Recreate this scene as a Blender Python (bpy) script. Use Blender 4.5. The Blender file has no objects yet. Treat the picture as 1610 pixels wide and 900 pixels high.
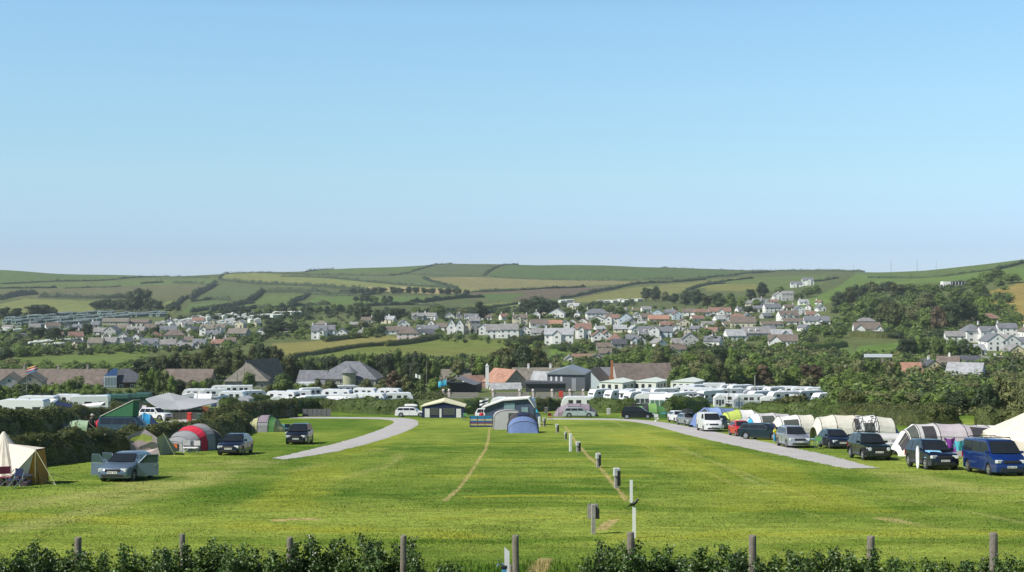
import bpy, math, random, bmesh
import numpy as np
from mathutils import Vector, Matrix, noise

# ---------------------------------------------------------------- camera, sky, sun, exposure
SC = bpy.context.scene
COL = SC.collection
F = 2236.0; CX = 805.0; HY = 430.0          # focal length in photo pixels, centre column, horizon row
cam_d = bpy.data.cameras.new('camera'); cam = bpy.data.objects.new('camera', cam_d); COL.objects.link(cam)
cam_d.sensor_width = 36.0; cam_d.lens = 36.0 * F / 1610.0
cam_d.shift_y = -20.0 / 1610.0
cam_d.clip_start = 0.5; cam_d.clip_end = 20000
cam.location = (0, 0, 0); cam.rotation_euler = (math.radians(90), 0, 0)
SC.camera = cam

SUN_EL = math.radians(47); SUN_AZ = math.radians(-116)    # azimuth from +Y, clockwise positive: low-left, slightly behind the camera
w = bpy.data.worlds.new("World"); SC.world = w; w.use_nodes = True
wn = w.node_tree.nodes; wl = w.node_tree.links
bg = wn['Background']
sky = wn.new('ShaderNodeTexSky'); sky.sky_type = 'NISHITA'; sky.sun_disc = False
sky.sun_elevation = SUN_EL; sky.sun_rotation = SUN_AZ
sky.air_density = 0.5; sky.dust_density = 0.2; sky.ozone_density = 6.0; sky.altitude = 1500
# colour correction of the sky: a gain that depends only on elevation
_g = wn.new('ShaderNodeTexCoord'); _s = wn.new('ShaderNodeSeparateXYZ'); wl.new(_g.outputs['Generated'], _s.inputs[0])
_r = wn.new('ShaderNodeValToRGB'); _r.color_ramp.interpolation = 'LINEAR'
_d = wn.new('ShaderNodeMath'); _d.operation = 'MULTIPLY'; _d.inputs[1].default_value = 2.0; wl.new(_s.outputs[2], _d.inputs[0]); wl.new(_d.outputs[0], _r.inputs[0])
for _k, (_p, _c) in enumerate([(0.0, (1.14,1.01,.98)), (.036, (1.27,1.10,1.01)), (.134, (2.24,1.88,1.25)), (.248, (2.9,2.6,1.68)), (.36, (3.3,3.1,2.1)), (.60, (2.2,2.15,1.65)), (1.0, (1.1,1.1,1.05))]):
    _e = _r.color_ramp.elements[_k] if _k < 2 else _r.color_ramp.elements.new(_p)
    _e.position = _p; _e.color = (*_c, 1)
_m = wn.new('ShaderNodeVectorMath'); _m.operation = 'MULTIPLY'; wl.new(sky.outputs[0], _m.inputs[0]); wl.new(_r.outputs[0], _m.inputs[1])
wl.new(_m.outputs[0], bg.inputs[0]); bg.inputs[1].default_value = 0.0945
sun_d = bpy.data.lights.new('sun', 'SUN'); sun_d.energy = 5.0; sun_d.angle = math.radians(0.55); sun_d.color = (1.0, 0.955, 0.88)
sun = bpy.data.objects.new('sun', sun_d); COL.objects.link(sun)
sdir = Vector((math.sin(SUN_AZ) * math.cos(SUN_EL), math.cos(SUN_AZ) * math.cos(SUN_EL), math.sin(SUN_EL)))
sun.rotation_euler = (-sdir).to_track_quat('-Z', 'Y').to_euler(); sun.location = (-60, 0, 80)
SC.view_settings.view_transform = 'Standard'; SC.view_settings.look = 'None'
SC.view_settings.exposure = 0.25; SC.view_settings.gamma = 1.0; SC.view_settings.use_curve_mapping = False
SC.cycles.max_bounces = 6; SC.cycles.diffuse_bounces = 2; SC.cycles.glossy_bounces = 2
SC.cycles.transmission_bounces = 3; SC.cycles.volume_bounces = 1; SC.cycles.transparent_max_bounces = 6

# ---------------------------------------------------------------- terrain
COLS = {
 -500: [(290,642),(380,621),(460,607),(560,575),(700,547),(900,522),(1100,507),(1400,488),(1800,465),(2300,436),(2800,405)],
 0:    [(290,640),(380,620),(460,606),(560,574),(700,546),(900,521),(1100,505),(1400,491),(1800,472),(2300,450),(2800,424)],
 130:  [(290,640),(380,620),(460,606),(560,574),(700,546),(900,521),(1100,505),(1400,491),(1800,474),(2300,453),(2800,430.5)],
 270:  [(290,640),(380,619),(460,605),(560,573),(700,545),(900,520),(1100,505),(1400,490),(1800,474),(2300,453),(2800,433)],
 400:  [(290,640),(380,619),(460,605),(560,573),(700,545),(900,520),(1100,504),(1400,489),(1800,471),(2300,450),(2800,429)],
 550:  [(290,640),(380,619),(460,605),(560,573),(700,545),(900,519),(1100,503),(1400,486),(1800,465),(2300,444),(2800,421)],
 690:  [(290,640),(380,619),(460,605),(560,573),(700,545),(900,519),(1100,502),(1400,485),(1800,463),(2300,441),(2800,413.5)],
 850:  [(290,640),(380,619),(460,605),(560,573),(700,545),(900,518),(1100,501),(1400,483),(1800,462),(2300,440),(2800,415.5)],
 1000: [(290,640),(380,619),(460,605),(560,573),(700,545),(900,517),(1100,498),(1400,479),(1800,459),(2300,438),(2800,416.5)],
 1100: [(290,640),(380,619),(460,605),(560,573),(700,544),(900,515),(1100,494),(1400,473),(1800,453),(2300,436),(2800,422)],
 1200: [(290,640),(380,619),(460,604),(560,572),(700,543),(900,513),(1100,491),(1400,467),(1800,447),(2300,434),(2800,426)],
 1320: [(290,640),(380,619),(460,604),(560,572),(700,543),(900,511),(1100,485),(1400,458),(1800,440),(2300,430),(2600,425.5)],
 1450: [(290,640),(380,619),(460,604),(560,572),(700,543),(900,504),(1100,468),(1400,445),(1800,431),(2250,424)],
 1540: [(290,640),(380,619),(460,604),(560,572),(700,544),(900,498),(1100,458),(1400,434),(1900,416)],
 1610: [(290,640),(380,619),(460,604),(560,572),(700,545),(850,506),(1000,472),(1200,441),(1500,418),(1750,407.5)],
 2100: [(290,640),(380,617),(460,600),(560,565),(700,530),(850,480),(1000,440),(1200,400),(1500,370),(1700,355)],
}
NEAR = [(-90,-1.7),(0,-1.7),(6,-2.2),(14,-3.9),(21,-5.5),(23,-5.72),(25.2,-5.72),(27,-6.6),(33,-7.7),(39,-8.16),(230,-22.68),(262,-25.1)]
YG = np.concatenate([np.arange(-90, 30, 1.0), np.exp(np.linspace(math.log(30), math.log(4600), 900))])
XS = sorted(COLS)
_tab = []
for x in XS:
    kn = COLS[x]
    ys = [a for a, b in NEAR] + [a for a, b in kn]
    zs = [b for a, b in NEAR] + [-(b - HY) / F * a for a, b in kn]
    Yk = kn[-1][0]; zk = zs[-1]
    for dy in (60, 150, 300, 700, 2500): ys.append(Yk + dy); zs.append(zk - {60: .6, 150: 4, 300: 14, 700: 45, 2500: 110}[dy])
    _tab.append(np.interp(YG, ys, zs))
_tab = np.array(_tab)
UG = np.linspace(-0.80, 0.80, 801)
_pxg = CX + UG * F
TAB = np.empty((len(UG), len(YG)))
xa = np.array(XS, float)
for j in range(len(YG)): TAB[:, j] = np.interp(_pxg, xa, _tab[:, j])
def _blur(a, s, axis):
    r = int(3 * s); k = np.exp(-0.5 * (np.arange(-r, r + 1) / s) ** 2); k /= k.sum()
    p = np.pad(a, [(r, r) if i == axis else (0, 0) for i in range(2)], mode='edge')
    return np.apply_along_axis(lambda v: np.convolve(v, k, 'valid'), axis, p)
TB = _blur(TAB, 7, 0); TB2 = _blur(TB, 5, 1)
wfar = np.clip((YG - 262) / 80, 0, 1)[None, :]
TAB = TAB * (1 - wfar) + TB2 * wfar
def groundv(X, Y):
    X = np.asarray(X, float); Y = np.asarray(Y, float)
    u = X / np.maximum(Y, 45.0)
    fi = np.clip((u - UG[0]) / (UG[1] - UG[0]), 0, len(UG) - 1.001)
    fj = np.clip(np.interp(Y, YG, np.arange(len(YG))), 0, len(YG) - 1.001)
    i = fi.astype(int); j = fj.astype(int); a = fi - i; b = fj - j
    z = (TAB[i, j] * (1 - a) + TAB[i + 1, j] * a) * (1 - b) + (TAB[i, j + 1] * (1 - a) + TAB[i + 1, j + 1] * a) * b
    far = np.clip((Y - 600) / 900, 0, 1)
    z = z + far * (1.6 * np.sin(X / 83.0 + 1.3) * np.sin(Y / 131.0) + 0.9 * np.sin(X / 37.0 + Y / 59.0))
    return z
def G(X, Y): return float(groundv(X, Y))
_YM = np.exp(np.linspace(math.log(28), math.log(3000), 5000))
def P(px, py, dz=0.0):
    """world point on the ground seen at photo pixel (px, py)"""
    u = (px - CX) / F
    z = groundv(u * _YM, _YM); yi = HY - z / _YM * F
    k = np.nonzero(yi <= py)[0]
    k = int(k[0]) if len(k) else int(np.argmin(yi))
    Y = _YM[k]
    if k > 0 and yi[k] <= py:
        t = (yi[k - 1] - py) / max(1e-9, yi[k - 1] - yi[k]); Y = _YM[k - 1] + (Y - _YM[k - 1]) * t
    return Vector((u * Y, Y, G(u * Y, Y) + dz))
def AT(px, Y, dz=0.0):
    u = (px - CX) / F; return Vector((u * Y, Y, G(u * Y, Y) + dz))
def S(Y): return F / Y

# ---------------------------------------------------------------- tags
def tag(o, label=None, cat=None, group=None, kind=None):
    if label: o['label'] = label
    if cat: o['category'] = cat
    if group: o['group'] = group
    if kind: o['kind'] = kind
    return o
PEND = []            # (object, description, place phrase, px) : numbered from the left once everything stands
def later(o, desc, zone, cat, group=None):
    o['category'] = cat
    if group: o['group'] = group
    PEND.append((o, desc, zone)); return o
ORD = ['', 'first', 'second', 'third', 'fourth', 'fifth', 'sixth', 'seventh', 'eighth', 'ninth', 'tenth', 'eleventh', 'twelfth', 'thirteenth', 'fourteenth', 'fifteenth', 'sixteenth', 'seventeenth', 'eighteenth', 'nineteenth']
TENS = {2: ('twentieth', 'twenty'), 3: ('thirtieth', 'thirty'), 4: ('fortieth', 'forty'), 5: ('fiftieth', 'fifty')}
def ordw(n):
    if n < 20: return ORD[n]
    t, r = divmod(n, 10); return TENS[t][0] if r == 0 else TENS[t][1] + '-' + ORD[r]
def finish_labels():
    g = {}
    for o, d, z in PEND: g.setdefault((d, z), []).append(o)
    for (d, z), L in g.items():
        L.sort(key=lambda o: o.location.x / max(1, o.location.y))
        n = len(L)
        for i, o in enumerate(L):
            if n == 1: o['label'] = f'{d} {z}'
            elif i == n - 1: o['label'] = f'rightmost {d} {z}'
            elif i == 0: o['label'] = f'leftmost {d} {z}'
            else: o['label'] = f'{ordw(i + 1)} {d} from left {z}'

# ---------------------------------------------------------------- materials
MATS = {}
def mat(name, col, rough=0.6, metal=0.0, var=0.12, scale=3.0, bump=0.0, spec=0.5, coord='Object', coat=0.0, rnd=0.0):
    if name in MATS: return MATS[name]
    m = bpy.data.materials.new(name); m.use_nodes = True; nt = m.node_tree; N = nt.nodes; L = nt.links
    b = N['Principled BSDF']; b.inputs['Roughness'].default_value = rough; b.inputs['Metallic'].default_value = metal
    b.inputs['Specular IOR Level'].default_value = spec; b.inputs['Coat Weight'].default_value = coat
    tc = N.new('ShaderNodeTexCoord'); nz = N.new('ShaderNodeTexNoise'); nz.inputs['Scale'].default_value = scale; nz.inputs['Detail'].default_value = 4
    L.new(tc.outputs[coord], nz.inputs['Vector'])
    mr = N.new('ShaderNodeMapRange'); mr.inputs[1].default_value = 0.25; mr.inputs[2].default_value = 0.75
    mr.inputs[3].default_value = 1 - var; mr.inputs[4].default_value = 1 + var
    L.new(nz.outputs[0], mr.inputs[0])
    mx = N.new('ShaderNodeVectorMath'); mx.operation = 'SCALE'; mx.inputs[0].default_value = col[:3]
    if rnd:
        oi = N.new('ShaderNodeObjectInfo'); m2 = N.new('ShaderNodeMapRange'); m2.inputs[3].default_value = 1 - rnd; m2.inputs[4].default_value = 1 + rnd
        L.new(oi.outputs['Random'], m2.inputs[0]); mm = N.new('ShaderNodeMath'); mm.operation = 'MULTIPLY'
        L.new(mr.outputs[0], mm.inputs[0]); L.new(m2.outputs[0], mm.inputs[1]); L.new(mm.outputs[0], mx.inputs['Scale'])
    else: L.new(mr.outputs[0], mx.inputs['Scale'])
    L.new(mx.outputs[0], b.inputs['Base Color'])
    if bump:
        bp = N.new('ShaderNodeBump'); bp.inputs['Strength'].default_value = bump; bp.inputs['Distance'].default_value = 0.03
        L.new(nz.outputs[0], bp.inputs['Height']); L.new(bp.outputs[0], b.inputs['Normal'])
    MATS[name] = m; return m
def leafmat(name, c1, c2, rough=0.55, spec=0.3, transl=0.25, nscale=0.35, rnd=0.25):
    """foliage: colour varies leaf by leaf, clump by clump and tree by tree"""
    if name in MATS: return MATS[name]
    m = bpy.data.materials.new(name); m.use_nodes = True; nt = m.node_tree; N = nt.nodes; L = nt.links
    b = N['Principled BSDF']; b.inputs['Roughness'].default_value = rough; b.inputs['Specular IOR Level'].default_value = spec
    ge = N.new('ShaderNodeNewGeometry'); tc = N.new('ShaderNodeTexCoord')
    nz = N.new('ShaderNodeTexNoise'); nz.inputs['Scale'].default_value = nscale; nz.inputs['Detail'].default_value = 2
    L.new(ge.outputs['Position'], nz.inputs['Vector'])
    ad = N.new('ShaderNodeMath'); ad.operation = 'MULTIPLY_ADD'; ad.inputs[1].default_value = 0.55; 
    L.new(ge.outputs['Random Per Island'], ad.inputs[0])
    mr = N.new('ShaderNodeMapRange'); mr.inputs[1].default_value = .3; mr.inputs[2].default_value = .7; mr.inputs[4].default_value = .45
    L.new(nz.outputs[0], mr.inputs[0]); L.new(mr.outputs[0], ad.inputs[2])
    mx = N.new('ShaderNodeMix'); mx.data_type = 'RGBA'; mx.inputs[6].default_value = (*c1, 1); mx.inputs[7].default_value = (*c2, 1)
    L.new(ad.outputs[0], mx.inputs[0])
    oi = N.new('ShaderNodeObjectInfo'); m2 = N.new('ShaderNodeMapRange'); m2.inputs[3].default_value = 1 - rnd; m2.inputs[4].default_value = 1 + rnd
    L.new(oi.outputs['Random'], m2.inputs[0])
    sc = N.new('ShaderNodeVectorMath'); sc.operation = 'SCALE'; L.new(mx.outputs[2], sc.inputs[0]); L.new(m2.outputs[0], sc.inputs['Scale'])
    L.new(sc.outputs[0], b.inputs['Base Color'])
    if transl:
        tr = N.new('ShaderNodeBsdfTranslucent'); L.new(sc.outputs[0], tr.inputs[0]); ms = N.new('ShaderNodeMixShader'); ms.inputs[0].default_value = transl
        L.new(b.outputs[0], ms.inputs[1]); L.new(tr.outputs[0], ms.inputs[2]); L.new(ms.outputs[0], N['Material Output'].inputs[0])
    MATS[name] = m; return m

# ---------------------------------------------------------------- mesh collector
class MB:
    def __init__(s): s.v = []; s.f = []; s.m = []; s.mi = 0
    def add(s, vs, fs, M=None):
        n = len(s.v)
        if M is not None: vs = [M @ Vector(p) for p in vs]
        s.v += [tuple(p) for p in vs]; s.f += [tuple(i + n for i in f) for f in fs]; s.m += [s.mi] * len(fs); return s
    def box(s, x0, x1, y0, y1, z0, z1, M=None):
        vs = [(x0,y0,z0),(x1,y0,z0),(x1,y1,z0),(x0,y1,z0),(x0,y0,z1),(x1,y0,z1),(x1,y1,z1),(x0,y1,z1)]
        return s.add(vs, [(3,2,1,0),(4,5,6,7),(0,1,5,4),(1,2,6,5),(2,3,7,6),(3,0,4,7)], M)
    def bevbox(s, x0, x1, y0, y1, z0, z1, b=0.03, M=None):
        # box with chamfered vertical and top edges
        def ring(z, i): return [(x0+i,y0,z),(x1-i,y0,z),(x1,y0+i,z),(x1,y1-i,z),(x1-i,y1,z),(x0+i,y1,z),(x0,y1-i,z),(x0,y0+i,z)]
        def ringi(z, d): return [(x0+b+d,y0+d,z),(x1-b-d,y0+d,z),(x1-d,y0+b+d,z),(x1-d,y1-b-d,z),(x1-b-d,y1-d,z),(x0+b+d,y1-d,z),(x0+d,y1-b-d,z),(x0+d,y0+b+d,z)]
        vs = ringi(z0, 0) + ringi(z1 - b, 0) + ringi(z1, b)
        fs = [tuple(reversed(range(8)))] + [(i, (i+1) % 8, 8+(i+1) % 8, 8+i) for i in range(8)] + [(8+i, 8+(i+1) % 8, 16+(i+1) % 8, 16+i) for i in range(8)] + [tuple(range(16, 24))]
        return s.add(vs, fs, M)
    def prism(s, poly, y0, y1, M=None):
        """polygon in x,z extruded along y"""
        n = len(poly); vs = [(x, y0, z) for x, z in poly] + [(x, y1, z) for x, z in poly]
        return s.add(vs, [tuple(range(n)), tuple(reversed(range(n, 2*n)))] + [((i+1) % n, i, n+i, n+(i+1) % n) for i in range(n)], M)
    def tube(s, pts, r, n=6, M=None, taper=1.0, caps=True):
        pts = [Vector(p) for p in pts]; vs = []; fs = []; K = len(pts)
        for k, p in enumerate(pts):
            d = (pts[min(k+1, K-1)] - pts[max(k-1, 0)]).normalized()
            a = d.cross(Vector((0,0,1))) if abs(d.z) < .9 else d.cross(Vector((1,0,0))); a.normalize(); b = d.cross(a)
            rr = (r[k] if isinstance(r, (list, tuple)) else r * (1 + (taper-1) * k / max(1, K-1)))
            for i in range(n):
                t = 2*math.pi*i/n; vs.append(p + a*math.cos(t)*rr + b*math.sin(t)*rr)
        for k in range(K-1):
            for i in range(n): fs.append((k*n+i, k*n+(i+1) % n, (k+1)*n+(i+1) % n, (k+1)*n+i))
        if caps: fs += [tuple(reversed(range(n))), tuple(range((K-1)*n, K*n))]
        return s.add(vs, fs, M)
    def lathe(s, prof, n=12, M=None, close=True):
        vs = []; fs = []
        for r, z in prof:
            for i in range(n): t = 2*math.pi*i/n; vs.append((r*math.cos(t), r*math.sin(t), z))
        for k in range(len(prof)-1):
            for i in range(n): fs.append((k*n+i, k*n+(i+1) % n, (k+1)*n+(i+1) % n, (k+1)*n+i))
        if close: fs += [tuple(reversed(range(n))), tuple(range((len(prof)-1)*n, len(prof)*n))]
        return s.add(vs, fs, M)
    def wheel(s, x, y, z, r, w):
        """cylinder with its axis along y"""
        n = 20; vs = []; fs = []
        for yy, rr in ((y-w/2, r*.93), (y-w/2+.02, r), (y+w/2-.02, r), (y+w/2, r*.93)):
            for i in range(n): t = 2*math.pi*i/n; vs.append((x+rr*math.cos(t), yy, z+rr*math.sin(t)))
        for k in range(3):
            for i in range(n): fs.append((k*n+i, k*n+(i+1) % n, (k+1)*n+(i+1) % n, (k+1)*n+i))
        fs += [tuple(reversed(range(n))), tuple(range(3*n, 4*n))]
        return s.add(vs, fs)
    def mesh(s, name, mats, smooth=False):
        me = bpy.data.meshes.new(name); me.from_pydata(s.v, [], s.f)
        if not isinstance(mats, (list, tuple)): mats = [mats]
        for m in mats: me.materials.append(m)
        if len(mats) > 1: me.polygons.foreach_set('material_index', s.m)
        if smooth: me.polygons.foreach_set('use_smooth', [True] * len(s.f))
        me.update(); return me
    def build(s, name, mats, parent=None, loc=None, smooth=False, fix=False):
        me = s.mesh(name, mats, smooth)
        if fix:
            b = bmesh.new(); b.from_mesh(me); bmesh.ops.recalc_face_normals(b, faces=b.faces); b.to_mesh(me); b.free()
        o = bpy.data.objects.new(name, me); COL.objects.link(o)
        if parent is not None: o.parent = parent
        if loc is not None: o.location = loc
        return o
def empty(name, loc, rz=0.0, sc=None):
    o = bpy.data.objects.new(name, None); COL.objects.link(o); o.location = loc; o.rotation_euler = (0, 0, rz); o.empty_display_size = 0.3
    if sc: o.scale = sc if isinstance(sc, (tuple, list)) else (sc, sc, sc)
    return o
def inst(name, me, parent=None, loc=None, rz=0.0, sc=None):
    o = bpy.data.objects.new(name, me); COL.objects.link(o)
    if parent is not None: o.parent = parent
    if loc is not None: o.location = loc
    o.rotation_euler = (0, 0, rz)
    if sc is not None: o.scale = sc if isinstance(sc, (tuple, list)) else (sc, sc, sc)
    return o
def copy_tree(o, parent=None, top=True):
    c = o.copy(); COL.objects.link(c); c.parent = parent
    if top:
        for k in ('label',):
            if k in c: del c[k]
    for ch in list(o.children): copy_tree(ch, c, False)
    return c
def subdiv_path(pts, step):
    out = [Vector(pts[0])]
    for a, b in zip(pts[:-1], pts[1:]):
        a = Vector(a); b = Vector(b); n = max(1, int((b - a).length / step))
        for i in range(1, n + 1): out.append(a.lerp(b, i / n))
    return out
def catmull(pts, n=8):
    pts = [Vector(p) for p in pts]; out = []
    for i in range(len(pts) - 1):
        p0 = pts[max(i-1, 0)]; p1 = pts[i]; p2 = pts[i+1]; p3 = pts[min(i+2, len(pts)-1)]
        for k in range(n):
            t = k / n; out.append(0.5 * ((2*p1) + (-p0+p2)*t + (2*p0-5*p1+4*p2-p3)*t*t + (-p0+3*p1-3*p2+p3)*t*t*t))
    out.append(pts[-1]); return out
# ---------------------------------------------------------------- the land as one sheet, coloured field by field
LG = (0.150, 0.185, 0.045)
def inpoly(px, py, poly):
    r = np.zeros(px.shape, bool); n = len(poly)
    for i in range(n):
        x1, y1 = poly[i]; x2, y2 = poly[(i+1) % n]
        if y1 == y2: continue
        c = ((y1 > py) != (y2 > py)) & (px < (x2-x1)*(py-y1)/(y2-y1)+x1); r ^= c
    return r
g1 = (0.085,0.125,0.042); g2 = (0.10,0.15,0.045); g3 = (0.12,0.165,0.05); olive = (0.135,0.14,0.062); tan = (0.215,0.205,0.085)
straw = (0.34,0.28,0.13); brown = (0.135,0.115,0.075); ygreen = (0.19,0.215,0.07); bright = (0.115,0.185,0.045)
FIELDS = [
 ([(-900,400),(-900,452),(0,447),(210,440),(340,436),(250,430)], g2),
 ([(-900,452),(0,448),(210,441),(345,437),(335,446),(180,450),(0,455)], g3),
 ([(-900,462),(0,456),(190,451),(335,447),(345,450),(300,475),(262,470),(0,470)], olive),
 ([(-900,480),(0,478),(40,470),(150,474),(150,492),(0,497),(-900,500)], ygreen),
 ([(250,490),(262,474),(285,472),(272,492)], ygreen),
 ([(345,440),(352,431),(400,429),(560,440),(640,447),(740,452),(760,456),(700,461),(610,455),(440,450)], ygreen),
 ([(560,452),(640,452),(760,458),(690,463),(610,458)], straw),
 ([(350,448),(430,454),(410,462),(330,478),(290,476)], (0.105,0.14,0.055)),
 ([(285,492),(300,478),(360,474),(330,488)], (0.11,0.165,0.055)),
 ([(345,495),(415,463),(485,463),(430,484)], g3),
 ([(465,485),(498,467),(700,466),(740,470),(600,476)], (0.115,0.175,0.05)),
 ([(480,430),(500,424),(640,417),(692,413),(655,428)], g2),
 ([(455,433),(655,431),(745,447),(690,451),(560,443)], (0.115,0.15,0.06)),
 ([(640,431),(694,415),(790,417),(760,434)], (0.10,0.13,0.058)),
 ([(665,437),(760,435),(860,440),(1050,444),(870,452),(738,455)], tan),
 ([(765,435),(800,416),(1000,410),(1185,426),(1100,437),(1000,440),(850,440)], (0.088,0.135,0.045)),
 ([(740,458),(870,454),(960,451),(925,466),(880,470),(740,474)], brown),
 ([(860,478),(905,470),(985,454),(1100,443),(1185,434),(1160,446),(1080,456),(1040,470)], (0.19,0.20,0.065)),
 ([(1110,448),(1180,436),(1300,432),(1290,450),(1180,460)], g3),
 ([(1110,447),(1190,447),(1190,458),(1110,458)], (0.19,0.195,0.06)),
 ([(675,488),(790,476),(860,470),(880,476),(780,484)], (0.17,0.20,0.06)),
 ([(740,470),(760,462),(830,462),(800,474)], g2),
 ([(425,541),(500,536),(600,527),(640,532),(560,545),(455,562)], (0.20,0.19,0.065)),
 ([(450,562),(560,546),(690,532),(860,538),(850,552),(760,570),(600,575),(460,575)], (0.135,0.17,0.045)),
 ([(620,545),(820,548),(700,560),(600,556)], (0.15,0.17,0.05)),
 ([(-900,560),(30,562),(230,552),(240,575),(100,592),(0,590),(-900,590)], (0.115,0.16,0.045)),
 ([(865,548),(905,548),(905,568),(865,570)], bright),
 ([(900,485),(930,478),(1060,490),(1000,497)], (0.14,0.17,0.055)),
 ([(1235,486),(1315,452),(1345,432),(1480,428),(1620,400),(1620,440),(1450,446),(1380,448),(1310,474),(1280,484)], (0.125,0.19,0.048)),
 ([(1340,430),(1400,424),(1620,400),(1620,418),(1480,436),(1380,437)], (0.11,0.16,0.05)),
 ([(1540,462),(1610,444),(2300,430),(2300,530),(1610,512),(1575,492),(1556,478)], (0.24,0.19,0.06)),
 ([(1335,562),(1350,545),(1420,538),(1425,562)], bright),
 ([(1290,558),(1300,546),(1340,542),(1345,560)], (0.11,0.16,0.05)),
]
def lineD(X, Y, pts):
    d = np.full(X.shape, 1e9)
    for a, b in zip(pts[:-1], pts[1:]):
        ax, ay = a[0], a[1]; bx, by = b[0]-ax, b[1]-ay; L2 = bx*bx+by*by+1e-9
        t = np.clip(((X-ax)*bx+(Y-ay)*by)/L2, 0, 1)
        d = np.minimum(d, np.hypot(X-ax-t*bx, Y-ay-t*by))
    return d
rng = np.random.default_rng(5)
def vnoise(X, Y, s, seed=0):
    r = np.random.default_rng(seed).random((64, 64)); x = X/s; y = Y/s
    i = np.floor(x).astype(int); j = np.floor(y).astype(int); a = x-i; b = y-j; a = a*a*(3-2*a); b = b*b*(3-2*b)
    g = lambda p, q: r[p % 64, q % 64]
    return (g(i,j)*(1-a)+g(i+1,j)*a)*(1-b)+(g(i,j+1)*(1-a)+g(i+1,j+1)*a)*b
rows = [-85, -40, -15, -2] + list(np.arange(3, 30, 1.5))
ydrv = np.arange(903, 404, -0.8)
# distances that step evenly down the picture, then past the ridge
Yc = []
Yprof = np.exp(np.linspace(math.log(30), math.log(2800), 6000)); yprof = HY - groundv(0.02*Yprof, Yprof)/Yprof*F
yprof = np.minimum.accumulate(yprof)
Yc = list(np.interp(-ydrv[ydrv > 417], -yprof, Yprof))
Yc = [y for y in Yc if y > 31]
rr = []; last = 30.5
for y in Yc:
    if y - last > max(0.25, last*0.0012): rr.append(y); last = y
# never let steps grow too long
r2 = [rows[-1]]
for y in rr:
    while y - r2[-1] > max(3.0, r2[-1]*0.012): r2.append(r2[-1] + max(3.0, r2[-1]*0.012) * .98)
    r2.append(y)
rows += r2[1:]; 
while rows[-1] < 4400: rows.append(rows[-1]*1.02)
rows = np.array(sorted(set(rows)))
us = np.concatenate([np.linspace(-0.79, -0.385, 60), np.arange(-0.384, 0.384, 0.00092), np.linspace(0.385, 0.79, 60)])
UU, YY = np.meshgrid(us, rows); XX = UU*np.maximum(YY, 45.0); ZZ = groundv(XX, YY)
PX = CX + XX/np.maximum(YY, 1)*F; PY = HY - ZZ/np.maximum(YY, 1)*F
C = np.empty(XX.shape + (3,)); C[:] = (0.105, 0.13, 0.05)
far = YY > 480
fx = PX + (vnoise(XX, YY, 9, 3)-.5)*2; fy = PY + (vnoise(XX, YY, 12, 4)-.5)*1.0
for poly, c in FIELDS: C[inpoly(fx, fy, poly) & far] = c
# camping field
near = YY < 300
# greener / yellower patches: mown and trodden ground
n1 = vnoise(XX, YY, 11, 7); n2 = vnoise(XX, YY, 3.1, 8); n3 = vnoise(XX, YY, 1.1, 9); n4 = vnoise(XX+YY*.3, YY, 27, 10)
mix = np.clip(1.9*(0.48*n1+0.26*n2+0.20*n3+0.40*n4-0.67)+.50, 0, 1)[..., None]; mix = np.clip(mix+.22*(vnoise(XX*.35, YY, .55, 77)-.5)[..., None]+.16*(vnoise(XX*.5, YY, .22, 78)-.5)[..., None], 0, 1)
A = np.array((0.070, 0.140, 0.016)); B = np.array((0.225, 0.280, 0.048))
C[near] = (A*(1-mix)+B*mix)[near]
def blend(mask, col):
    global C
    m = mask[..., None]; C = C*(1-m)+np.array(col)*m
def sm(x, a, b): t = np.clip((x-a)/(b-a), 0, 1); return t*t*(3-2*t)
def W(pts): return [P(*p).to_2d() for p in pts]
# mowing bands seen across the middle pitch and the front
def band(pts, width, col, strength=.6, soft=.5, brk=0.35, seed=0, ns=4.0):
    d = lineD(XX, YY, W(pts)) + (vnoise(XX, YY, ns*.35, seed+30)-.5)*width*.7
    m = (1-sm(d, width*(1-soft), width))*strength*np.clip(sm(vnoise(XX, YY, ns, seed+20), brk-.25, brk+.25), 0, 1)
    blend(np.where(near, m, 0), col)
DK = (0.055,0.125,0.008); YL = (0.30,0.31,0.035); TN = (0.42,0.33,0.15); DRY = (0.29,0.30,0.09)
band([(740,770),(830,767),(985,770)], 1.5, DK, .55, .6, .1, 1)
band([(745,781),(860,779),(975,781)], 0.9, YL, .75, .7, .1, 2)
band([(700,795),(830,792),(985,796)], 2.2, DK, .55, .6, .1, 3)
band([(690,815),(760,812),(980,815)], 1.2, YL, .35, .7, .2, 3)
band([(640,850),(780,853),(930,848)], 1.0, DK, .6, .7, .1, 4)
band([(1010,800),(1230,805),(1420,800)], 1.6, DK, .55, .7, .2, 5)
band([(0,812),(300,822),(700,842)], 1.8, YL, .55, .8, .35, 6)
band([(0,850),(250,846),(620,856)], 1.5, DK, .35, .8, .3, 6)
band([(1000,845),(1300,838),(1610,838)], 1.6, YL, .45, .8, .35, 7)
band([(1250,860),(1450,850),(1610,852)], 1.5, DK, .5, .8, .3, 17)
band([(780,690),(840,688),(905,690)], 1.5, DK, .4, .8, .3, 8)
band([(700,700),(840,702),(905,700)], 1.5, YL, .35, .8, .3, 9)
band([(600,775),(640,755),(690,742)], 2.5, DK, .35, .8, .3, 12)
band([(1100,720),(1250,750),(1500,790),(1610,800)], 4.0, DK, .4, .8, .3, 13)
for i, yy_ in enumerate((672,680,697,712,722,735,748,758)): band([(690,yy_),(850,yy_+1),(1000,yy_)], 1.1+.04*i, DK if i % 2 else YL, .6, .8, .35, 40+i)
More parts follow.
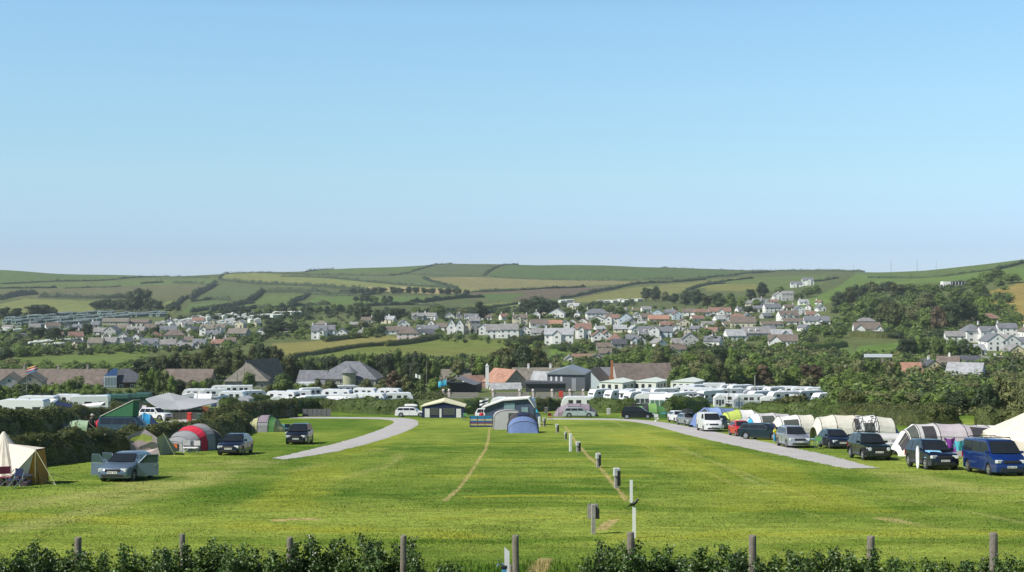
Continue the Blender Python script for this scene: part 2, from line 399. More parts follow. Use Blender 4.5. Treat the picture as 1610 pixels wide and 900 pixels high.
# tyre tracks and the worn turning area
band([(420,722),(330,738),(240,762),(100,785),(0,800)], 3.0, DRY, .75, .9, .3, 14)
band([(430,726),(340,748),(200,788),(0,838)], 1.6, DRY, .6, .9, .3, 15)
band([(600,705),(520,728),(400,752),(250,772)], 1.0, DRY, .4, .9, .4, 16)
band([(1380,738),(1480,762),(1610,785)], 2.5, DRY, .6, .9, .35, 18)
for a, b, k in (([(960,662),(1090,712),(1200,765),(1300,792)],.32,21),([(935,665),(1040,712),(1150,760),(1275,790)],.28,22),([(1050,700),(1180,748),(1290,786)],.3,23),([(1190,730),(1340,770),(1610,822)],.35,24),([(1390,815),(1440,825),(1490,835)],.5,25),([(1100,760),(1200,792),(1290,812)],.25,26)):
    band(a, b*.9, DRY if k != 25 else TN, .55, .6, .4, k, 5.0)
for i, (x0, x1) in enumerate(((640,430),(600,300),(1010,1330),(1040,1500),(980,1180))):   # long mown stripes running away to either side
    band([(x0,672+i*3),((x0+x1)/2,716+i*3),(x1,800)], 2.4, DK if i % 2 else YL, .38, .7, .15, 60+i, 9.0)
# bare lines along the pitch edges
band([(770,672),(768,690),(764,706),(740,743),(722,768),(699,788)], .14, TN, .68, .5, .12, 31, 2.2)
band([(888,670),(905,695),(925,718),(940,731),(957,752),(976,775),(985,788)], .15, TN, .72, .5, .08, 32, 2.2)
band([(945,833),(957,823),(968,817)], .35, TN, .8, .5, .1, 33)
band([(440,818),(470,816),(500,817)], .35, TN, .9, .4, .05, 34)
band([(847,899),(852,886),(858,879)], .25, TN, .8, .4, .05, 35)
band([(715,771),(735,771)], .2, TN, .5, .4, .05, 36)
band([(560,742),(600,738),(640,715)], .4, DRY, .4, .8, .3, 37)
band([(480,760),(560,748),(620,722),(640,700)], .5, DRY, .35, .8, .4, 38)
# beneath the near hedge the bank is darker
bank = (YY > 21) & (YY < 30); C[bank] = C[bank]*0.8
# valley: mottled rough ground
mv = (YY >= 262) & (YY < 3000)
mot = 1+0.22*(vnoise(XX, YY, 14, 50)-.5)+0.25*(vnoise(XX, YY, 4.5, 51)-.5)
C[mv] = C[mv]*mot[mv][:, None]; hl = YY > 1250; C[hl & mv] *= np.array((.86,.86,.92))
nr, nc = XX.shape
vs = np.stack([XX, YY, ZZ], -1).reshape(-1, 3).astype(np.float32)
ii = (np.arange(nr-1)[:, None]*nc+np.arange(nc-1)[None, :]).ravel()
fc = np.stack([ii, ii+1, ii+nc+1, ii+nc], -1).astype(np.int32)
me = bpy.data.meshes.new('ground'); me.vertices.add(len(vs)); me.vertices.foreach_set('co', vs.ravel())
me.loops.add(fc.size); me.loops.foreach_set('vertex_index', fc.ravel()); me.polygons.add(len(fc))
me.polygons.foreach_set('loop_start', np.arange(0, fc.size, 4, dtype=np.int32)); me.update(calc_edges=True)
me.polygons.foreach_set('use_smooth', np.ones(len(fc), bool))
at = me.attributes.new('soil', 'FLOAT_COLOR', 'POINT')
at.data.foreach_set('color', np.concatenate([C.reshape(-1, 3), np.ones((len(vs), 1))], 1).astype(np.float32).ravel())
gm = bpy.data.materials.new('grassland'); gm.use_nodes = True; N = gm.node_tree.nodes; L = gm.node_tree.links; b = N['Principled BSDF']
b.inputs['Roughness'].default_value = 1.0; b.inputs['Specular IOR Level'].default_value = 0.03
a_ = N.new('ShaderNodeAttribute'); a_.attribute_name = 'soil'
ge = N.new('ShaderNodeNewGeometry')
def nzn(scale, det=4, sx=1.0, sy=1.0, rgh=.6):
    mp = N.new('ShaderNodeMapping'); mp.inputs['Scale'].default_value = (sx, sy, 1); L.new(ge.outputs['Position'], mp.inputs[0])
    n = N.new('ShaderNodeTexNoise'); n.inputs['Scale'].default_value = scale; n.inputs['Detail'].default_value = det; n.inputs['Roughness'].default_value = rgh
    L.new(mp.outputs[0], n.inputs['Vector']); return n
def mrn(n, lo, hi, a=.3, b_=.7):
    m = N.new('ShaderNodeMapRange'); m.inputs[1].default_value = a; m.inputs[2].default_value = b_; m.inputs[3].default_value = lo; m.inputs[4].default_value = hi
    L.new(n.outputs[0], m.inputs[0]); return m
def mul(a, b2):
    m = N.new('ShaderNodeMath'); m.operation = 'MULTIPLY'; L.new(a.outputs[0], m.inputs[0]); L.new(b2.outputs[0], m.inputs[1]); return m
t = mul(mrn(nzn(7, 5), .62, 1.42), mrn(nzn(1.7, 5, .35, 1.0, .7), .70, 1.28)); t = mul(t, mrn(nzn(26, 3), .6, 1.4)); t = mul(t, mrn(nzn(.45, 4), .9, 1.1))
sc_ = N.new('ShaderNodeVectorMath'); sc_.operation = 'SCALE'; L.new(a_.outputs['Color'], sc_.inputs[0]); L.new(t.outputs[0], sc_.inputs['Scale'])
L.new(sc_.outputs[0], b.inputs['Base Color'])
bp = N.new('ShaderNodeBump'); bp.inputs['Strength'].default_value = .5; bp.inputs['Distance'].default_value = .06; L.new(nzn(9, 5).outputs[0], bp.inputs['Height']); L.new(bp.outputs[0], b.inputs['Normal'])
me.materials.append(gm)
ground = bpy.data.objects.new('ground', me); COL.objects.link(ground); tag(ground, 'rolling green land from the mown camping field to the far hills', kind='structure')

# gravel tracks, draped just above the grass
def ribbon(name, edge_l, edge_r, m, label, lift=.004, n=14, jag=.2):
    L_ = catmull([P(*p) for p in edge_l], n); R_ = catmull([P(*p) for p in edge_r], n)
    K = 420
    def res(pl):
        d = [0]
        for a, b in zip(pl[:-1], pl[1:]): d.append(d[-1]+(b-a).length)
        return [Vector((np.interp(t, d, [p.x for p in pl]), np.interp(t, d, [p.y for p in pl]), 0)) for t in np.linspace(0, d[-1], K)]
    L_ = res(L_); R_ = res(R_); vs = []; fs = []; c = 9; rnd = random.Random(4)
    for k in range(K):
        jl, jr = rnd.uniform(-jag, jag), rnd.uniform(-jag, jag); dv = (R_[k]-L_[k]); ln = max(dv.length, .3)
        a = L_[k]+dv*(jl/ln); b = R_[k]+dv*(jr/ln)
        for i in range(c):
            p = a.lerp(b, i/(c-1)); vs.append((p.x, p.y, G(p.x, p.y)+(lift+.022 if 0 < i < c-1 else lift-.012)))
    for k in range(K-1):
        for i in range(c-1): fs.append((k*c+i, k*c+i+1, (k+1)*c+i+1, (k+1)*c+i))
    mb = MB(); mb.add(vs, fs); o = mb.build(name, m, smooth=True, fix=True); tag(o, label, kind='structure'); return o
gravel = mat('gravel', (0.41,0.395,0.385), .95, 0, .09, .6, 0, .1)
ribbon('gravel_path', [(426,721),(500,704),(560,688),(600,674),(618,664),(600,659.6),(540,658.4),(455,658)], [(446,723),(530,710),(600,692),(645,676),(659,666),(648,659),(600,656.6),(455,655.6)], gravel, 'grey gravel track bending across the field in front of the white caravans')
ribbon('gravel_path', [(1385,737),(1290,713),(1180,690),(1100,674),(1050,665),(1010,660.6),(960,658.4),(860,657.8)], [(1330,737),(1240,719),(1150,700),(1080,684),(1040,673),(1010,666),(965,661),(860,660)], gravel, 'grey gravel track running diagonally past the parked cars')
ribbon('gravel_path', [(196,672),(250,664),(310,656),(352,648),(372,642)], [(206,676),(262,671),(330,662),(368,653),(386,645)], mat('pale_gravel', (0.42,0.40,0.38), .9, 0, .12, 1.5, .4, .2), 'pale gravel lane behind the dark hedge and below the canvas roofs')
road = mat('asphalt', (0.20,0.20,0.21), .9, 0, .12, 1.2, .3, .2)

# grass tufts over the near half of the field, thinning with distance
def tufts(n, y0, y1, label, seed, hk=1.0):
    r = np.random.default_rng(seed); Y = 1/(1/y0+(1/y1-1/y0)*r.random(n)); X = (r.random(n)*2-1)*.56*Y
    clump = vnoise(X, Y, .9, 60+seed); keep = (r.random(n) < .35+1.1*clump*clump) & (np.abs(X/Y) < .40+.16*r.random(n)**2); X = X[keep]; Y = Y[keep]; n = len(X); Z = groundv(X, Y)
    a = r.random(n)*np.pi; w_ = r.uniform(.012,.032, n)*(Y/45)**.75; h = hk*r.uniform(.025,.075, n)*(.6+.8*vnoise(X, Y, 2.3, 61)); lx = r.normal(0,.025,n); ly = r.normal(0,.03,n)
    c, s_ = np.cos(a)*w_, np.sin(a)*w_
    v = np.empty((n,3,3), np.float32); v[:,0] = np.stack([X-c,Y-s_,Z-.004],-1); v[:,1] = np.stack([X+c,Y+s_,Z-.004],-1); v[:,2] = np.stack([X+lx,Y+ly,Z+h],-1)
    m = bpy.data.meshes.new('grass'); m.vertices.add(n*3); m.vertices.foreach_set('co', v.ravel()); m.loops.add(n*3); m.loops.foreach_set('vertex_index', np.arange(n*3, dtype=np.int32)); m.polygons.add(n); m.polygons.foreach_set('loop_start', np.arange(0,n*3,3,dtype=np.int32)); m.update(calc_edges=True)
    i = np.clip(np.searchsorted(rows, Y), 0, nr-1); j = np.clip(np.searchsorted(us, X/np.maximum(Y,45)), 0, nc-1); col = C[i, j]*r.uniform(.72,1.42,(n,1))*np.array([[1,1,1]])
    dry = r.random(n) < .06; col[dry] = np.array((.34,.30,.13))*r.uniform(.7,1.1,(dry.sum(),1))
    at = m.attributes.new('soil', 'FLOAT_COLOR', 'POINT'); at.data.foreach_set('color', np.repeat(np.concatenate([col, np.ones((n,1))],1), 3, axis=0).astype(np.float32).ravel())
    g = bpy.data.materials.new('grass_blade'); g.use_nodes = True; N = g.node_tree.nodes; L = g.node_tree.links; b = N['Principled BSDF']; b.inputs['Roughness'].default_value = .7; b.inputs['Specular IOR Level'].default_value = .15
    a_ = N.new('ShaderNodeAttribute'); a_.attribute_name = 'soil'; L.new(a_.outputs[0], b.inputs[0]); tr = N.new('ShaderNodeBsdfTranslucent'); L.new(a_.outputs[0], tr.inputs[0]); ms = N.new('ShaderNodeMixShader'); ms.inputs[0].default_value = .35; L.new(b.outputs[0], ms.inputs[1]); L.new(tr.outputs[0], ms.inputs[2]); L.new(ms.outputs[0], N['Material Output'].inputs[0])
    m.materials.append(g); o = bpy.data.objects.new('grass', m); COL.objects.link(o); tag(o, label, 'grass', kind='stuff')
tufts(320000, 34, 120, 'short grass blades of the mown camping field', 1, .62)
tufts(75000, 27, 41, 'longer unmown grass at the foot of the foreground bank', 2, 2.6)
# ---------------------------------------------------------------- foliage
LEAF = {
 'pine': leafmat('pine_foliage', (0.024,0.044,0.019), (0.070,0.100,0.038), nscale=.25),
 'ever': leafmat('evergreen_foliage', (0.034,0.046,0.014), (0.120,0.130,0.038), nscale=.3),
 'leafy': leafmat('broadleaf_foliage', (0.050,0.090,0.022), (0.190,0.265,0.062), nscale=.3),
 'bright': leafmat('young_foliage', (0.080,0.135,0.024), (0.215,0.300,0.055), nscale=.3),
 'olive': leafmat('willow_foliage', (0.080,0.098,0.036), (0.225,0.235,0.090), nscale=.3),
 'rust': leafmat('copper_foliage', (0.078,0.055,0.034), (0.176,0.137,0.078), nscale=.3),
 'hedge': leafmat('hedge_foliage', (0.028,0.046,0.014), (0.135,0.150,0.045), nscale=.5),
 'hedgegreen': leafmat('green_hedge_foliage', (0.042,0.073,0.018), (0.130,0.182,0.044), nscale=.5),
 'farhedge': leafmat('hedgerow_foliage', (0.029,0.047,0.023), (0.065,0.091,0.036), nscale=.06, transl=.1),
 'shrub': leafmat('glossy_shrub_leaf', (0.016,0.044,0.009), (0.100,0.175,0.030), rough=.42, spec=.5, transl=.12, nscale=1.3),
}
BARK = mat('bark', (0.12,0.10,0.075), .9, 0, .3, 6, .4); PALEBARK = mat('pale_bark', (0.40,0.37,0.31), .9, 0, .2, 6, .3)
NAMEOF = {'pine': ('pine_tree', 'very dark green pine tree'), 'ever': ('evergreen_tree', 'dark olive evergreen tree'), 'leafy': ('broadleaf_tree', 'mid green leafy tree'),
          'bright': ('broadleaf_tree', 'bright yellow-green leafy tree'), 'olive': ('willow_tree', 'pale olive bushy tree'), 'rust': ('broadleaf_tree', 'brownish thin-leaved tree')}
def leafquads(mb, rnd, c, nrm, size):
    """one irregular leaf clump face near c, roughly facing nrm"""
    n = (Vector(nrm) + Vector((rnd.uniform(-1,1), rnd.uniform(-1,1), rnd.uniform(-.6,1)))*.75).normalized()
    a = n.cross(Vector((rnd.uniform(-1,1), rnd.uniform(-1,1), rnd.uniform(-1,1)))); 
    if a.length < .05: a = n.cross(Vector((1,0,0)))
    a.normalize(); b = n.cross(a); s = size*rnd.uniform(.55, 1.25); c = Vector(c)
    k = len(mb.v); q = rnd.uniform(.35, .8)
    mb.v += [tuple(c+a*s*.5+n*s*.08), tuple(c+b*s*.5*q), tuple(c-a*s*.5-n*s*.05), tuple(c-b*s*.5*q*rnd.uniform(.6,1.2))]
    mb.f.append((k, k+1, k+2, k+3)); mb.m.append(mb.mi)
ICO = None
def ico(sub=2):
    b = bmesh.new(); bmesh.ops.create_icosphere(b, subdivisions=sub, radius=1); vs = [v.co.copy() for v in b.verts]; fs = [tuple(v.index for v in f.verts) for f in b.faces]; b.free(); return vs, fs
ICO2 = ico(2); ICO1 = ico(1)
def crown_mesh(seed, form, nleaf=1700, ls=.075):
    rnd = random.Random(seed); mb = MB(); lobes = []
    if form == 'round':
        lobes.append((Vector((0,0,.48)), Vector((.36,.36,.38))))
        for i in range(11):
            t = i*2.4+rnd.random(); r = rnd.uniform(.16,.30); lobes.append((Vector((math.cos(t)*r, math.sin(t)*r, rnd.uniform(.17,.76))), Vector((1,1,rnd.uniform(.75,1)))*rnd.uniform(.13,.22)))
        lobes.append((Vector((rnd.uniform(-.1,.1),rnd.uniform(-.1,.1),.80)), Vector((.2,.2,.17))))
    elif form == 'flat':     # wind-shaped pine or cypress: broad shelves
        for i in range(12):
            t = i*2.4+rnd.random(); r = rnd.uniform(.04,.34); lobes.append((Vector((math.cos(t)*r, math.sin(t)*r, rnd.uniform(.2,.84)*(1-r*.25))), Vector((rnd.uniform(.15,.24), rnd.uniform(.15,.24), rnd.uniform(.08,.15)))))
        lobes.append((Vector((0,0,.42)), Vector((.34,.34,.32))))
    elif form == 'tall':
        for i in range(11):
            t = i*2.4; z = .2+.068*i; r = .2*(1-(z-.1))+.03; lobes.append((Vector((math.cos(t)*r, math.sin(t)*r, z)), Vector((.2,.2,.16))*(1.25-z*.75)))
    else:                    # bush: sits on the ground
        for i in range(10):
            t = i*2.4+rnd.random(); r = rnd.uniform(.05,.30); lobes.append((Vector((math.cos(t)*r, math.sin(t)*r, rnd.uniform(.15,.66)*(1-r*.5))), Vector((1,1,rnd.uniform(.8,1.1)))*rnd.uniform(.16,.27)))
        lobes.append((Vector((0,0,.35)), Vector((.38,.38,.34))))
    for c, r in lobes:
        vs = []
        for v in ICO1[0]:
            k = .78+.14*noise.noise(v*2.3+Vector((seed,c.x*9,c.z*9))); vs.append((c.x+v.x*r.x*k, c.y+v.y*r.y*k, c.z+v.z*r.z*k))
        mb.add(vs, ICO1[1])
    tot = sum(r.x*r.y+r.x*r.z for c, r in lobes)
    for c, r in lobes:
        n = int(nleaf*(r.x*r.y+r.x*r.z)/tot)
        for _ in range(n):
            v = Vector((rnd.gauss(0,1), rnd.gauss(0,1), rnd.gauss(0,1)+.25)).normalized()
            k = rnd.uniform(.80, 1.05)+(.16 if rnd.random() < .13 else 0)
            p = Vector((c.x+v.x*r.x*k, c.y+v.y*r.y*k, c.z+v.z*r.z*k))
            if p.z < .02: continue
            leafquads(mb, rnd, p, v, ls)
    xs = [p[0] for p in mb.v]; zs = [p[2] for p in mb.v]; sx = 1/(max(xs)-min(xs)); sz = 1/max(zs)
    mb.v = [(p[0]*sx*1.02, p[1]*sx*1.02, p[2]*sz) for p in mb.v]
    return mb.mesh('crown', LEAF['leafy'])
CROWNS = {f: [crown_mesh(i*7+k, f, 1500 if f != 'bush' else 1200, .078 if f != 'bush' else .09) for i in range(5)] for k, f in enumerate(('round', 'flat', 'tall', 'bush'))}
def trunk_mesh(seed, forks=4):
    rnd = random.Random(seed); mb = MB()
    mb.tube([(0,0,-.08),(0,0,0),(rnd.uniform(-.02,.02),0,.2),(rnd.uniform(-.04,.04),rnd.uniform(-.03,.03),.42),(0,0,.62)], [.042,.034,.026,.02,.01], 7)
    for i in range(forks):
        t = i*6.28/forks+rnd.random(); z = rnd.uniform(.2,.38); r = rnd.uniform(.16,.28)
        mb.tube([(0,0,z),(math.cos(t)*r*.5,math.sin(t)*r*.5,z+.14),(math.cos(t)*r,math.sin(t)*r,z+.34)], [.016,.011,.005], 5)
    return mb.mesh('trunk', BARK)
TRUNKS = [trunk_mesh(s) for s in range(3)]
TR = random.Random(11); NTREE = 0
FORM = {'pine': ('flat', 'round'), 'ever': ('flat', 'round'), 'leafy': ('round', 'round', 'tall'), 'bright': ('round', 'bush'), 'olive': ('round', 'bush', 'tall'), 'rust': ('round', 'tall')}
def setmat(o, m):
    o.material_slots[0].link = 'OBJECT'; o.material_slots[0].material = m
def tree(px, pyb, hpx, wpx, kind, zone, Y=None, form=None, group=None):
    global NTREE
    p = P(px, pyb) if Y is None else AT(px, Y)
    s = S(p.y); h = hpx/s; wd = wpx/s; name, desc = NAMEOF[kind]
    if form == 'bush': name, desc = name.replace('_tree', '_bush').replace('broadleaf', 'leafy'), desc.replace('tree', 'bush')
    r = empty(name, p, TR.uniform(0, 6.28)); f = form or TR.choice(FORM[kind])
    c = inst('crown', TR.choice(CROWNS[f]), r, None, 0, (wd, wd*TR.uniform(.85,1.1), h)); setmat(c, LEAF[kind])
    inst('trunk' if form != 'bush' else 'stem', TR.choice(TRUNKS), r, None, 0, (wd*.9, wd*.9, h*.9))
    later(r, desc, zone, 'tree' if form != 'bush' else 'bush', group or 'trees and bushes '+zone); NTREE += 1
    return r
def belt(x0, x1, base, top, wpx, kinds, zone, seed=1, fill=.55, form=None):
    rnd = random.Random(seed); x = x0
    bx = [p[0] for p in base]; by = [p[1] for p in base]; tx = [p[0] for p in top]; ty = [p[1] for p in top]
    while x < x1:
        w_ = wpx*rnd.uniform(.75, 1.35); b = np.interp(x, bx, by)+rnd.uniform(-1, 1); t = np.interp(x, tx, ty)+rnd.uniform(-.12,.12)*(b-np.interp(x, tx, ty))
        tree(x, b, b-t, w_, rnd.choice(kinds), zone, form=form); x += w_*fill*rnd.uniform(.85, 1.15)

def hedge(pts, h, wd, kind='hedge', label=None, leaf=.16, dens=1.0, cover='bank', hvar=.18, name='hedge', zone=None, group=None, pix=True, round_=.25):
    """clipped or wild hedge along pixel points: one lumpy body with leaf clumps over it"""
    w3 = [P(*p) for p in pts] if pix else [Vector(p) for p in pts]
    path = catmull(w3, 6); Y = sum(p.y for p in path)/len(path)
    step = max(.5, min(4, wd*.6)) if Y < 600 else max(4, Y*.0035)
    path = subdiv_path(path, step); o0 = path[len(path)//2].copy(); o0.z = G(o0.x, o0.y)
    rnd = random.Random(int(abs(o0.x*7+o0.y*3))); mb = MB(); n = 9; vs = []; fs = []; K = len(path); surf = []
    for k, p in enumerate(path):
        d = (path[min(k+1, K-1)]-path[max(k-1, 0)]); d.z = 0; d.normalize(); s = Vector((d.y, -d.x, 0)); g = G(p.x, p.y)
        e = min(1, (min(k, K-1-k)+.05)*step/(h*.9))**.6; hh = h*(1+hvar*1.6*noise.noise(Vector((p.x*.35/max(1, h*.5), p.y*.35/max(1, h*.5), 3.1))))*(.12+.88*e)
        ww = wd*(1+.3*noise.noise(Vector((p.x*.4, p.y*.4, 7))))*(.35+.65*e)
        for i in range(n):
            t = i/(n-1); a = math.pi*t; x = -math.cos(a); z = math.sin(a)**.55
            rr = 1+.26*noise.noise(Vector((p.x*1.3, p.y*1.3, i*2.7)))*(1 if Y < 500 else .6)
            q = Vector((p.x, p.y, g))+s*(x*ww*.5*rr)+Vector((0, 0, z*hh*rr-(.25 if i in (0, n-1) else 0)))
            vs.append(q-o0); surf.append((q-o0, s*x*.9+Vector((0,0,z+.15))))
    for k in range(K-1):
        for i in range(n-1): fs.append((k*n+i, (k+1)*n+i, (k+1)*n+i+1, k*n+i+1))
    fs += [tuple(range(n)), tuple(reversed(range((K-1)*n, K*n)))]
    mb.add(vs, fs)
    if Y < 600:          # knobbly growth breaking the outline
        tot = sum((path[i+1]-path[i]).length for i in range(K-1))
        for _ in range(int(tot/ (.42 if Y < 300 else 1.2))):
            k = rnd.randrange(K-1); i = rnd.randrange(1, n-1); c = vs[k*n+i]; nn = surf[k*n+i][1].normalized(); rr_ = h*rnd.uniform(.10,.36); c = c-nn*rr_*.35
            e_ = min(1, min(k, K-1-k)*step/h+.25)
            mb.add([(c.x+v.x*rr_*.8*e_, c.y+v.y*rr_*.8*e_, c.z+v.z*rr_*.7*e_) for v in ICO1[0]], ICO1[1])
            for _q in range(34): v = Vector((rnd.gauss(0,1), rnd.gauss(0,1), rnd.gauss(0,1)+.3)).normalized(); leafquads(mb, rnd, c+v*rr_*e_*rnd.uniform(.8,1.12), v, leaf*1.15)
    area = sum((path[i+1]-path[i]).length for i in range(K-1))*(h*2+wd); nl = int(min(22000, area/(leaf*leaf)*dens*2.4))
    for _ in range(nl):
        k = rnd.randrange(K-1); i = rnd.randrange(n-1); a = rnd.random(); b = rnd.random()
        q = (surf[k*n+i][0]*(1-a)+surf[(k+1)*n+i][0]*a)*(1-b)+(surf[k*n+i+1][0]*(1-a)+surf[(k+1)*n+i+1][0]*a)*b
        nn = surf[k*n+i][1]; q = q+nn.normalized()*rnd.uniform(-.2, .9)*leaf; leafquads(mb, rnd, q, nn, leaf)
    o = mb.build(name, LEAF[kind], loc=o0)
    if label: tag(o, label, 'hedge', group)
    elif zone: later(o, zone[0], zone[1], 'hedge', group)
    return o

# hedgerows dividing the far hillside fields
FH = 'hedgerows between the hillside fields'
def fh(pts, h=3.2, wd=3.0, d='thin dark hedgerow', z='among the hillside fields', lf=None):
    Y = P(*pts[len(pts)//2]).y; hedge(pts, h*.52, wd*.7, 'farhedge', leaf=lf or max(.9, Y*.0011), dens=.55, zone=(d, z), group=FH, hvar=.75)
U = 'on the upper hillside beneath the skyline'; M_ = 'across the middle of the hillside'; LW = 'at the foot of the hillside'
for p, h in (([(0,447),(90,443),(180,440),(250,436),(330,437)],3.5),([(0,454),(40,453.5),(90,453)],4),([(100,454),(170,452),(190,450)],2.5),([(220,446.5),(258,444.5)],5),([(270,445.5),(320,446)],5),
             ([(345,441),(349,434),(362,430.5),(400,429)],3.5),([(400,429),(440,430),(520,433),(600,434),(630,432),(660,424),(690,415.5),(710,414)],2.8),
             ([(480,428),(500,424),(525,421)],4),([(628,432),(700,434),(760,436),(850,440),(1010,440),(1060,438)],2.6),([(760,435),(775,424),(800,416.5),(815,415.5)],3.2),
             ([(700,416),(740,418),(778,420)],1.6),([(1010,440),(1110,438),(1190,430),(1240,428)],3.5),([(1040,421),(1170,426),(1260,427)],1.5),
             ([(1180,428),(1270,427),(1360,425)],5),([(1365,437),(1420,438),(1470,436),(1520,430),(1560,425)],2.5),([(1560,430),(1580,422),(1612,413)],5)):
    fh(p, h, 3.2, 'thin dark hedgerow', U)
for p, h in (([(0,472),(25,466),(60,463)],8),([(60,468),(100,469),(160,470),(210,469)],8),([(345,441),(400,447),(440,449),(520,453),(580,458)],6),([(440,435),(510,437),(555,441),(600,446),(680,452),(720,453)],3),
             ([(665,438),(690,447),(720,456)],4),([(300,472),(318,460),(340,447)],9),([(390,477),(410,462),(420,460),(480,461),(520,465),(560,464)],7),([(330,493),(360,484),(390,477)],6),
             ([(455,480),(480,468),(495,464),(560,466),(600,462)],5),([(740,460),(830,456),(900,453),(920,452)],3.2),([(880,470),(910,466),(940,459),(985,450),(1060,444),(1110,440)],4.2),
             ([(1110,447),(1140,443),(1185,438)],3.5),([(1080,457),(1110,449),(1140,446)],4),([(1270,446),(1300,441),(1318,438)],2.5),([(300,475),(330,472),(362,473)],5),
             ([(262,490),(285,474),(300,470)],6)):
    fh(p, h*1.25, 4.5, 'bushy dark hedgerow', M_)
for p, h in (([(300,492),(350,484),(400,477)],5),([(340,497),(390,487),(430,486),(470,482),(520,480)],7),([(640,478),(700,472),(762,468)],7),([(680,492),(740,487),(790,482),(850,474)],4),([(560,484),(640,480),(690,482)],5),
             ([(690,500),(760,494),(800,490)],5),([(850,472),(870,480)],5)):
    fh(p, h, 5, 'bushy dark hedgerow', LW, 1.3)
def vh(pts, h, wd, lab, kind='hedge', leaf=.55, dens=.8): hedge(pts, h, wd, kind, lab, leaf, dens, group=None)
vh([(455,564),(510,556),(560,547),(620,543),(640,541)], 1.7, 2.4, 'dark hedge dividing the tan meadow from the green meadow')
vh([(605,545),(650,540),(695,531)], 2.6, 3, 'clipped dark green hedge below the pinkish-white hipped house')
vh([(510,538),(550,533),(575,531)], 2.5, 3, 'low dark hedge beneath the two white houses left of the meadow')
vh([(800,545),(850,538),(862,534)], 3.5, 3, 'dark hedge closing the right end of the green meadow')
vh([(862,549),(900,549)], 2.2, 2, 'clipped green hedge below the large white house with front gables', 'leafy', .4)
vh([(1340,529),(1380,532),(1420,531)], 3.5, 4, 'dark hedge below the brown-roofed white bungalow')
vh([(1240,553),(1290,550),(1330,545)], 3, 4, 'hedge below the long white house above the right woodland', 'leafy')

# ---- far clumps and trees on the hill
Z = 'in the far clump above the holiday park'
for x, yb, h, w_ in ((152,489,17,24),(165,489,20,26),(180,490,19,26),(194,490,20,28),(208,490,32,34),(222,489,36,38),(236,490,22,30),(248,490,17,24)): tree(x, yb, h, w_, 'pine', Z, form='flat' if x not in (208,222) else 'round')
Z = 'at the far left above the holiday park'
for x, yb, h, w_ in ((6,502,20,26),(24,503,19,26),(52,499,19,28),(66,499,21,34),(82,498,16,24)): tree(x, yb, h, w_, 'pine', Z)
for x, yb, h, w_ in ((268,491,12,16),(280,489,10,12)): tree(x, yb, h, w_, 'pine', 'beside the right end of the far dark clump')
belt(330, 575, [(330,497),(575,492)], [(330,489),(430,482),(575,476)], 16, ['pine','leafy','pine'], 'above the rows of far caravans', 3, .8)
belt(560, 620, [(560,476),(640,480)], [(560,466),(600,463),(640,470)], 14, ['pine','leafy'], 'on the lower middle hillside', 4, .8)
belt(540, 745, [(540,464),(640,462),(745,466)], [(540,455),(600,450),(690,452),(745,455)], 14, ['pine'], 'below the straw-coloured strip', 5, .85)
Z = 'behind the middle of the village'
for x, yb, h, w_, k in ((570,508,28,34,'pine'),(596,512,26,30,'pine'),(622,508,24,34,'pine'),(655,500,17,22,'leafy'),(690,497,18,26,'leafy'),(728,500,16,24,'olive'),(756,505,32,26,'pine'),(745,512,14,18,'leafy'),(786,500,14,20,'leafy'),(804,505,13,18,'leafy'),
   (828,500,30,32,'pine'),(850,500,35,42,'pine'),(868,498,26,30,'pine'),(838,508,14,20,'leafy'),(894,498,15,26,'leafy'),(912,495,15,26,'leafy'),(938,492,12,20,'leafy'),(958,494,14,24,'leafy'),(975,495,13,20,'leafy')): tree(x, yb, h, w_, k, Z)
Z = 'above the right of the village'
for x, yb, h, w_, k in ((1016,474,22,22,'pine'),(1030,474,25,20,'pine'),(1046,474,16,16,'olive'),(1060,478,17,22,'pine'),(1078,480,24,22,'pine'),(1094,482,28,26,'pine'),(1112,484,22,26,'ever'),(1130,484,24,26,'pine'),(1148,480,20,24,'leafy'),(1150,488,14,20,'leafy'),(1168,484,18,20,'leafy'),(1182,476,22,20,'pine'),(1198,468,25,22,'pine'),(1190,484,14,20,'leafy'),
   (1226,462,12,18,'leafy'),(1240,470,12,16,'leafy'),(1256,474,14,20,'leafy'),(1270,468,16,22,'leafy'),(1284,462,14,18,'leafy'),(1232,488,14,22,'leafy'),(1246,494,12,18,'leafy'),(1100,492,10,16,'leafy'),(1060,490,9,14,'leafy'),(1176,494,13,26,'pine')): tree(x, yb, h, w_, k, Z)
# garden trees through the village
Z = 'among the village houses'
for x, yb, h, w_, k in ((845,548,13,18,'leafy'),(905,552,14,18,'leafy'),(918,548,16,20,'olive'),(930,552,15,18,'leafy'),(940,548,13,18,'pine'),(880,518,9,14,'leafy'),(852,520,9,12,'leafy'),(920,520,9,12,'leafy'),(936,514,14,20,'leafy'),(960,520,10,14,'olive'),(985,518,13,16,'leafy'),(1000,512,12,16,'leafy'),(1012,522,14,20,'leafy'),(990,534,9,14,'olive'),
   (1070,530,10,12,'leafy'),(1075,508,8,14,'leafy'),(1090,514,8,14,'leafy'),(1110,510,10,20,'leafy'),(1130,518,14,20,'olive'),(1135,528,16,22,'olive'),(1110,530,14,22,'leafy'),(1118,546,18,26,'pine'),(1100,550,14,20,'leafy'),(1208,540,12,20,'leafy'),(1190,512,10,16,'leafy'),(1166,508,10,14,'olive'),(1205,522,8,12,'leafy'),(1230,514,9,16,'bright'),
   (1260,520,12,20,'leafy'),(1280,526,14,22,'bright'),(1298,530,20,22,'leafy'),(1320,532,20,24,'leafy'),(1270,536,12,18,'leafy'),(1310,510,10,16,'leafy'),(1296,522,16,20,'pine'),(808,560,14,20,'leafy'),(960,546,12,16,'leafy')): tree(x, yb, h, w_, k, Z)
Z = 'around the houses of the left village'
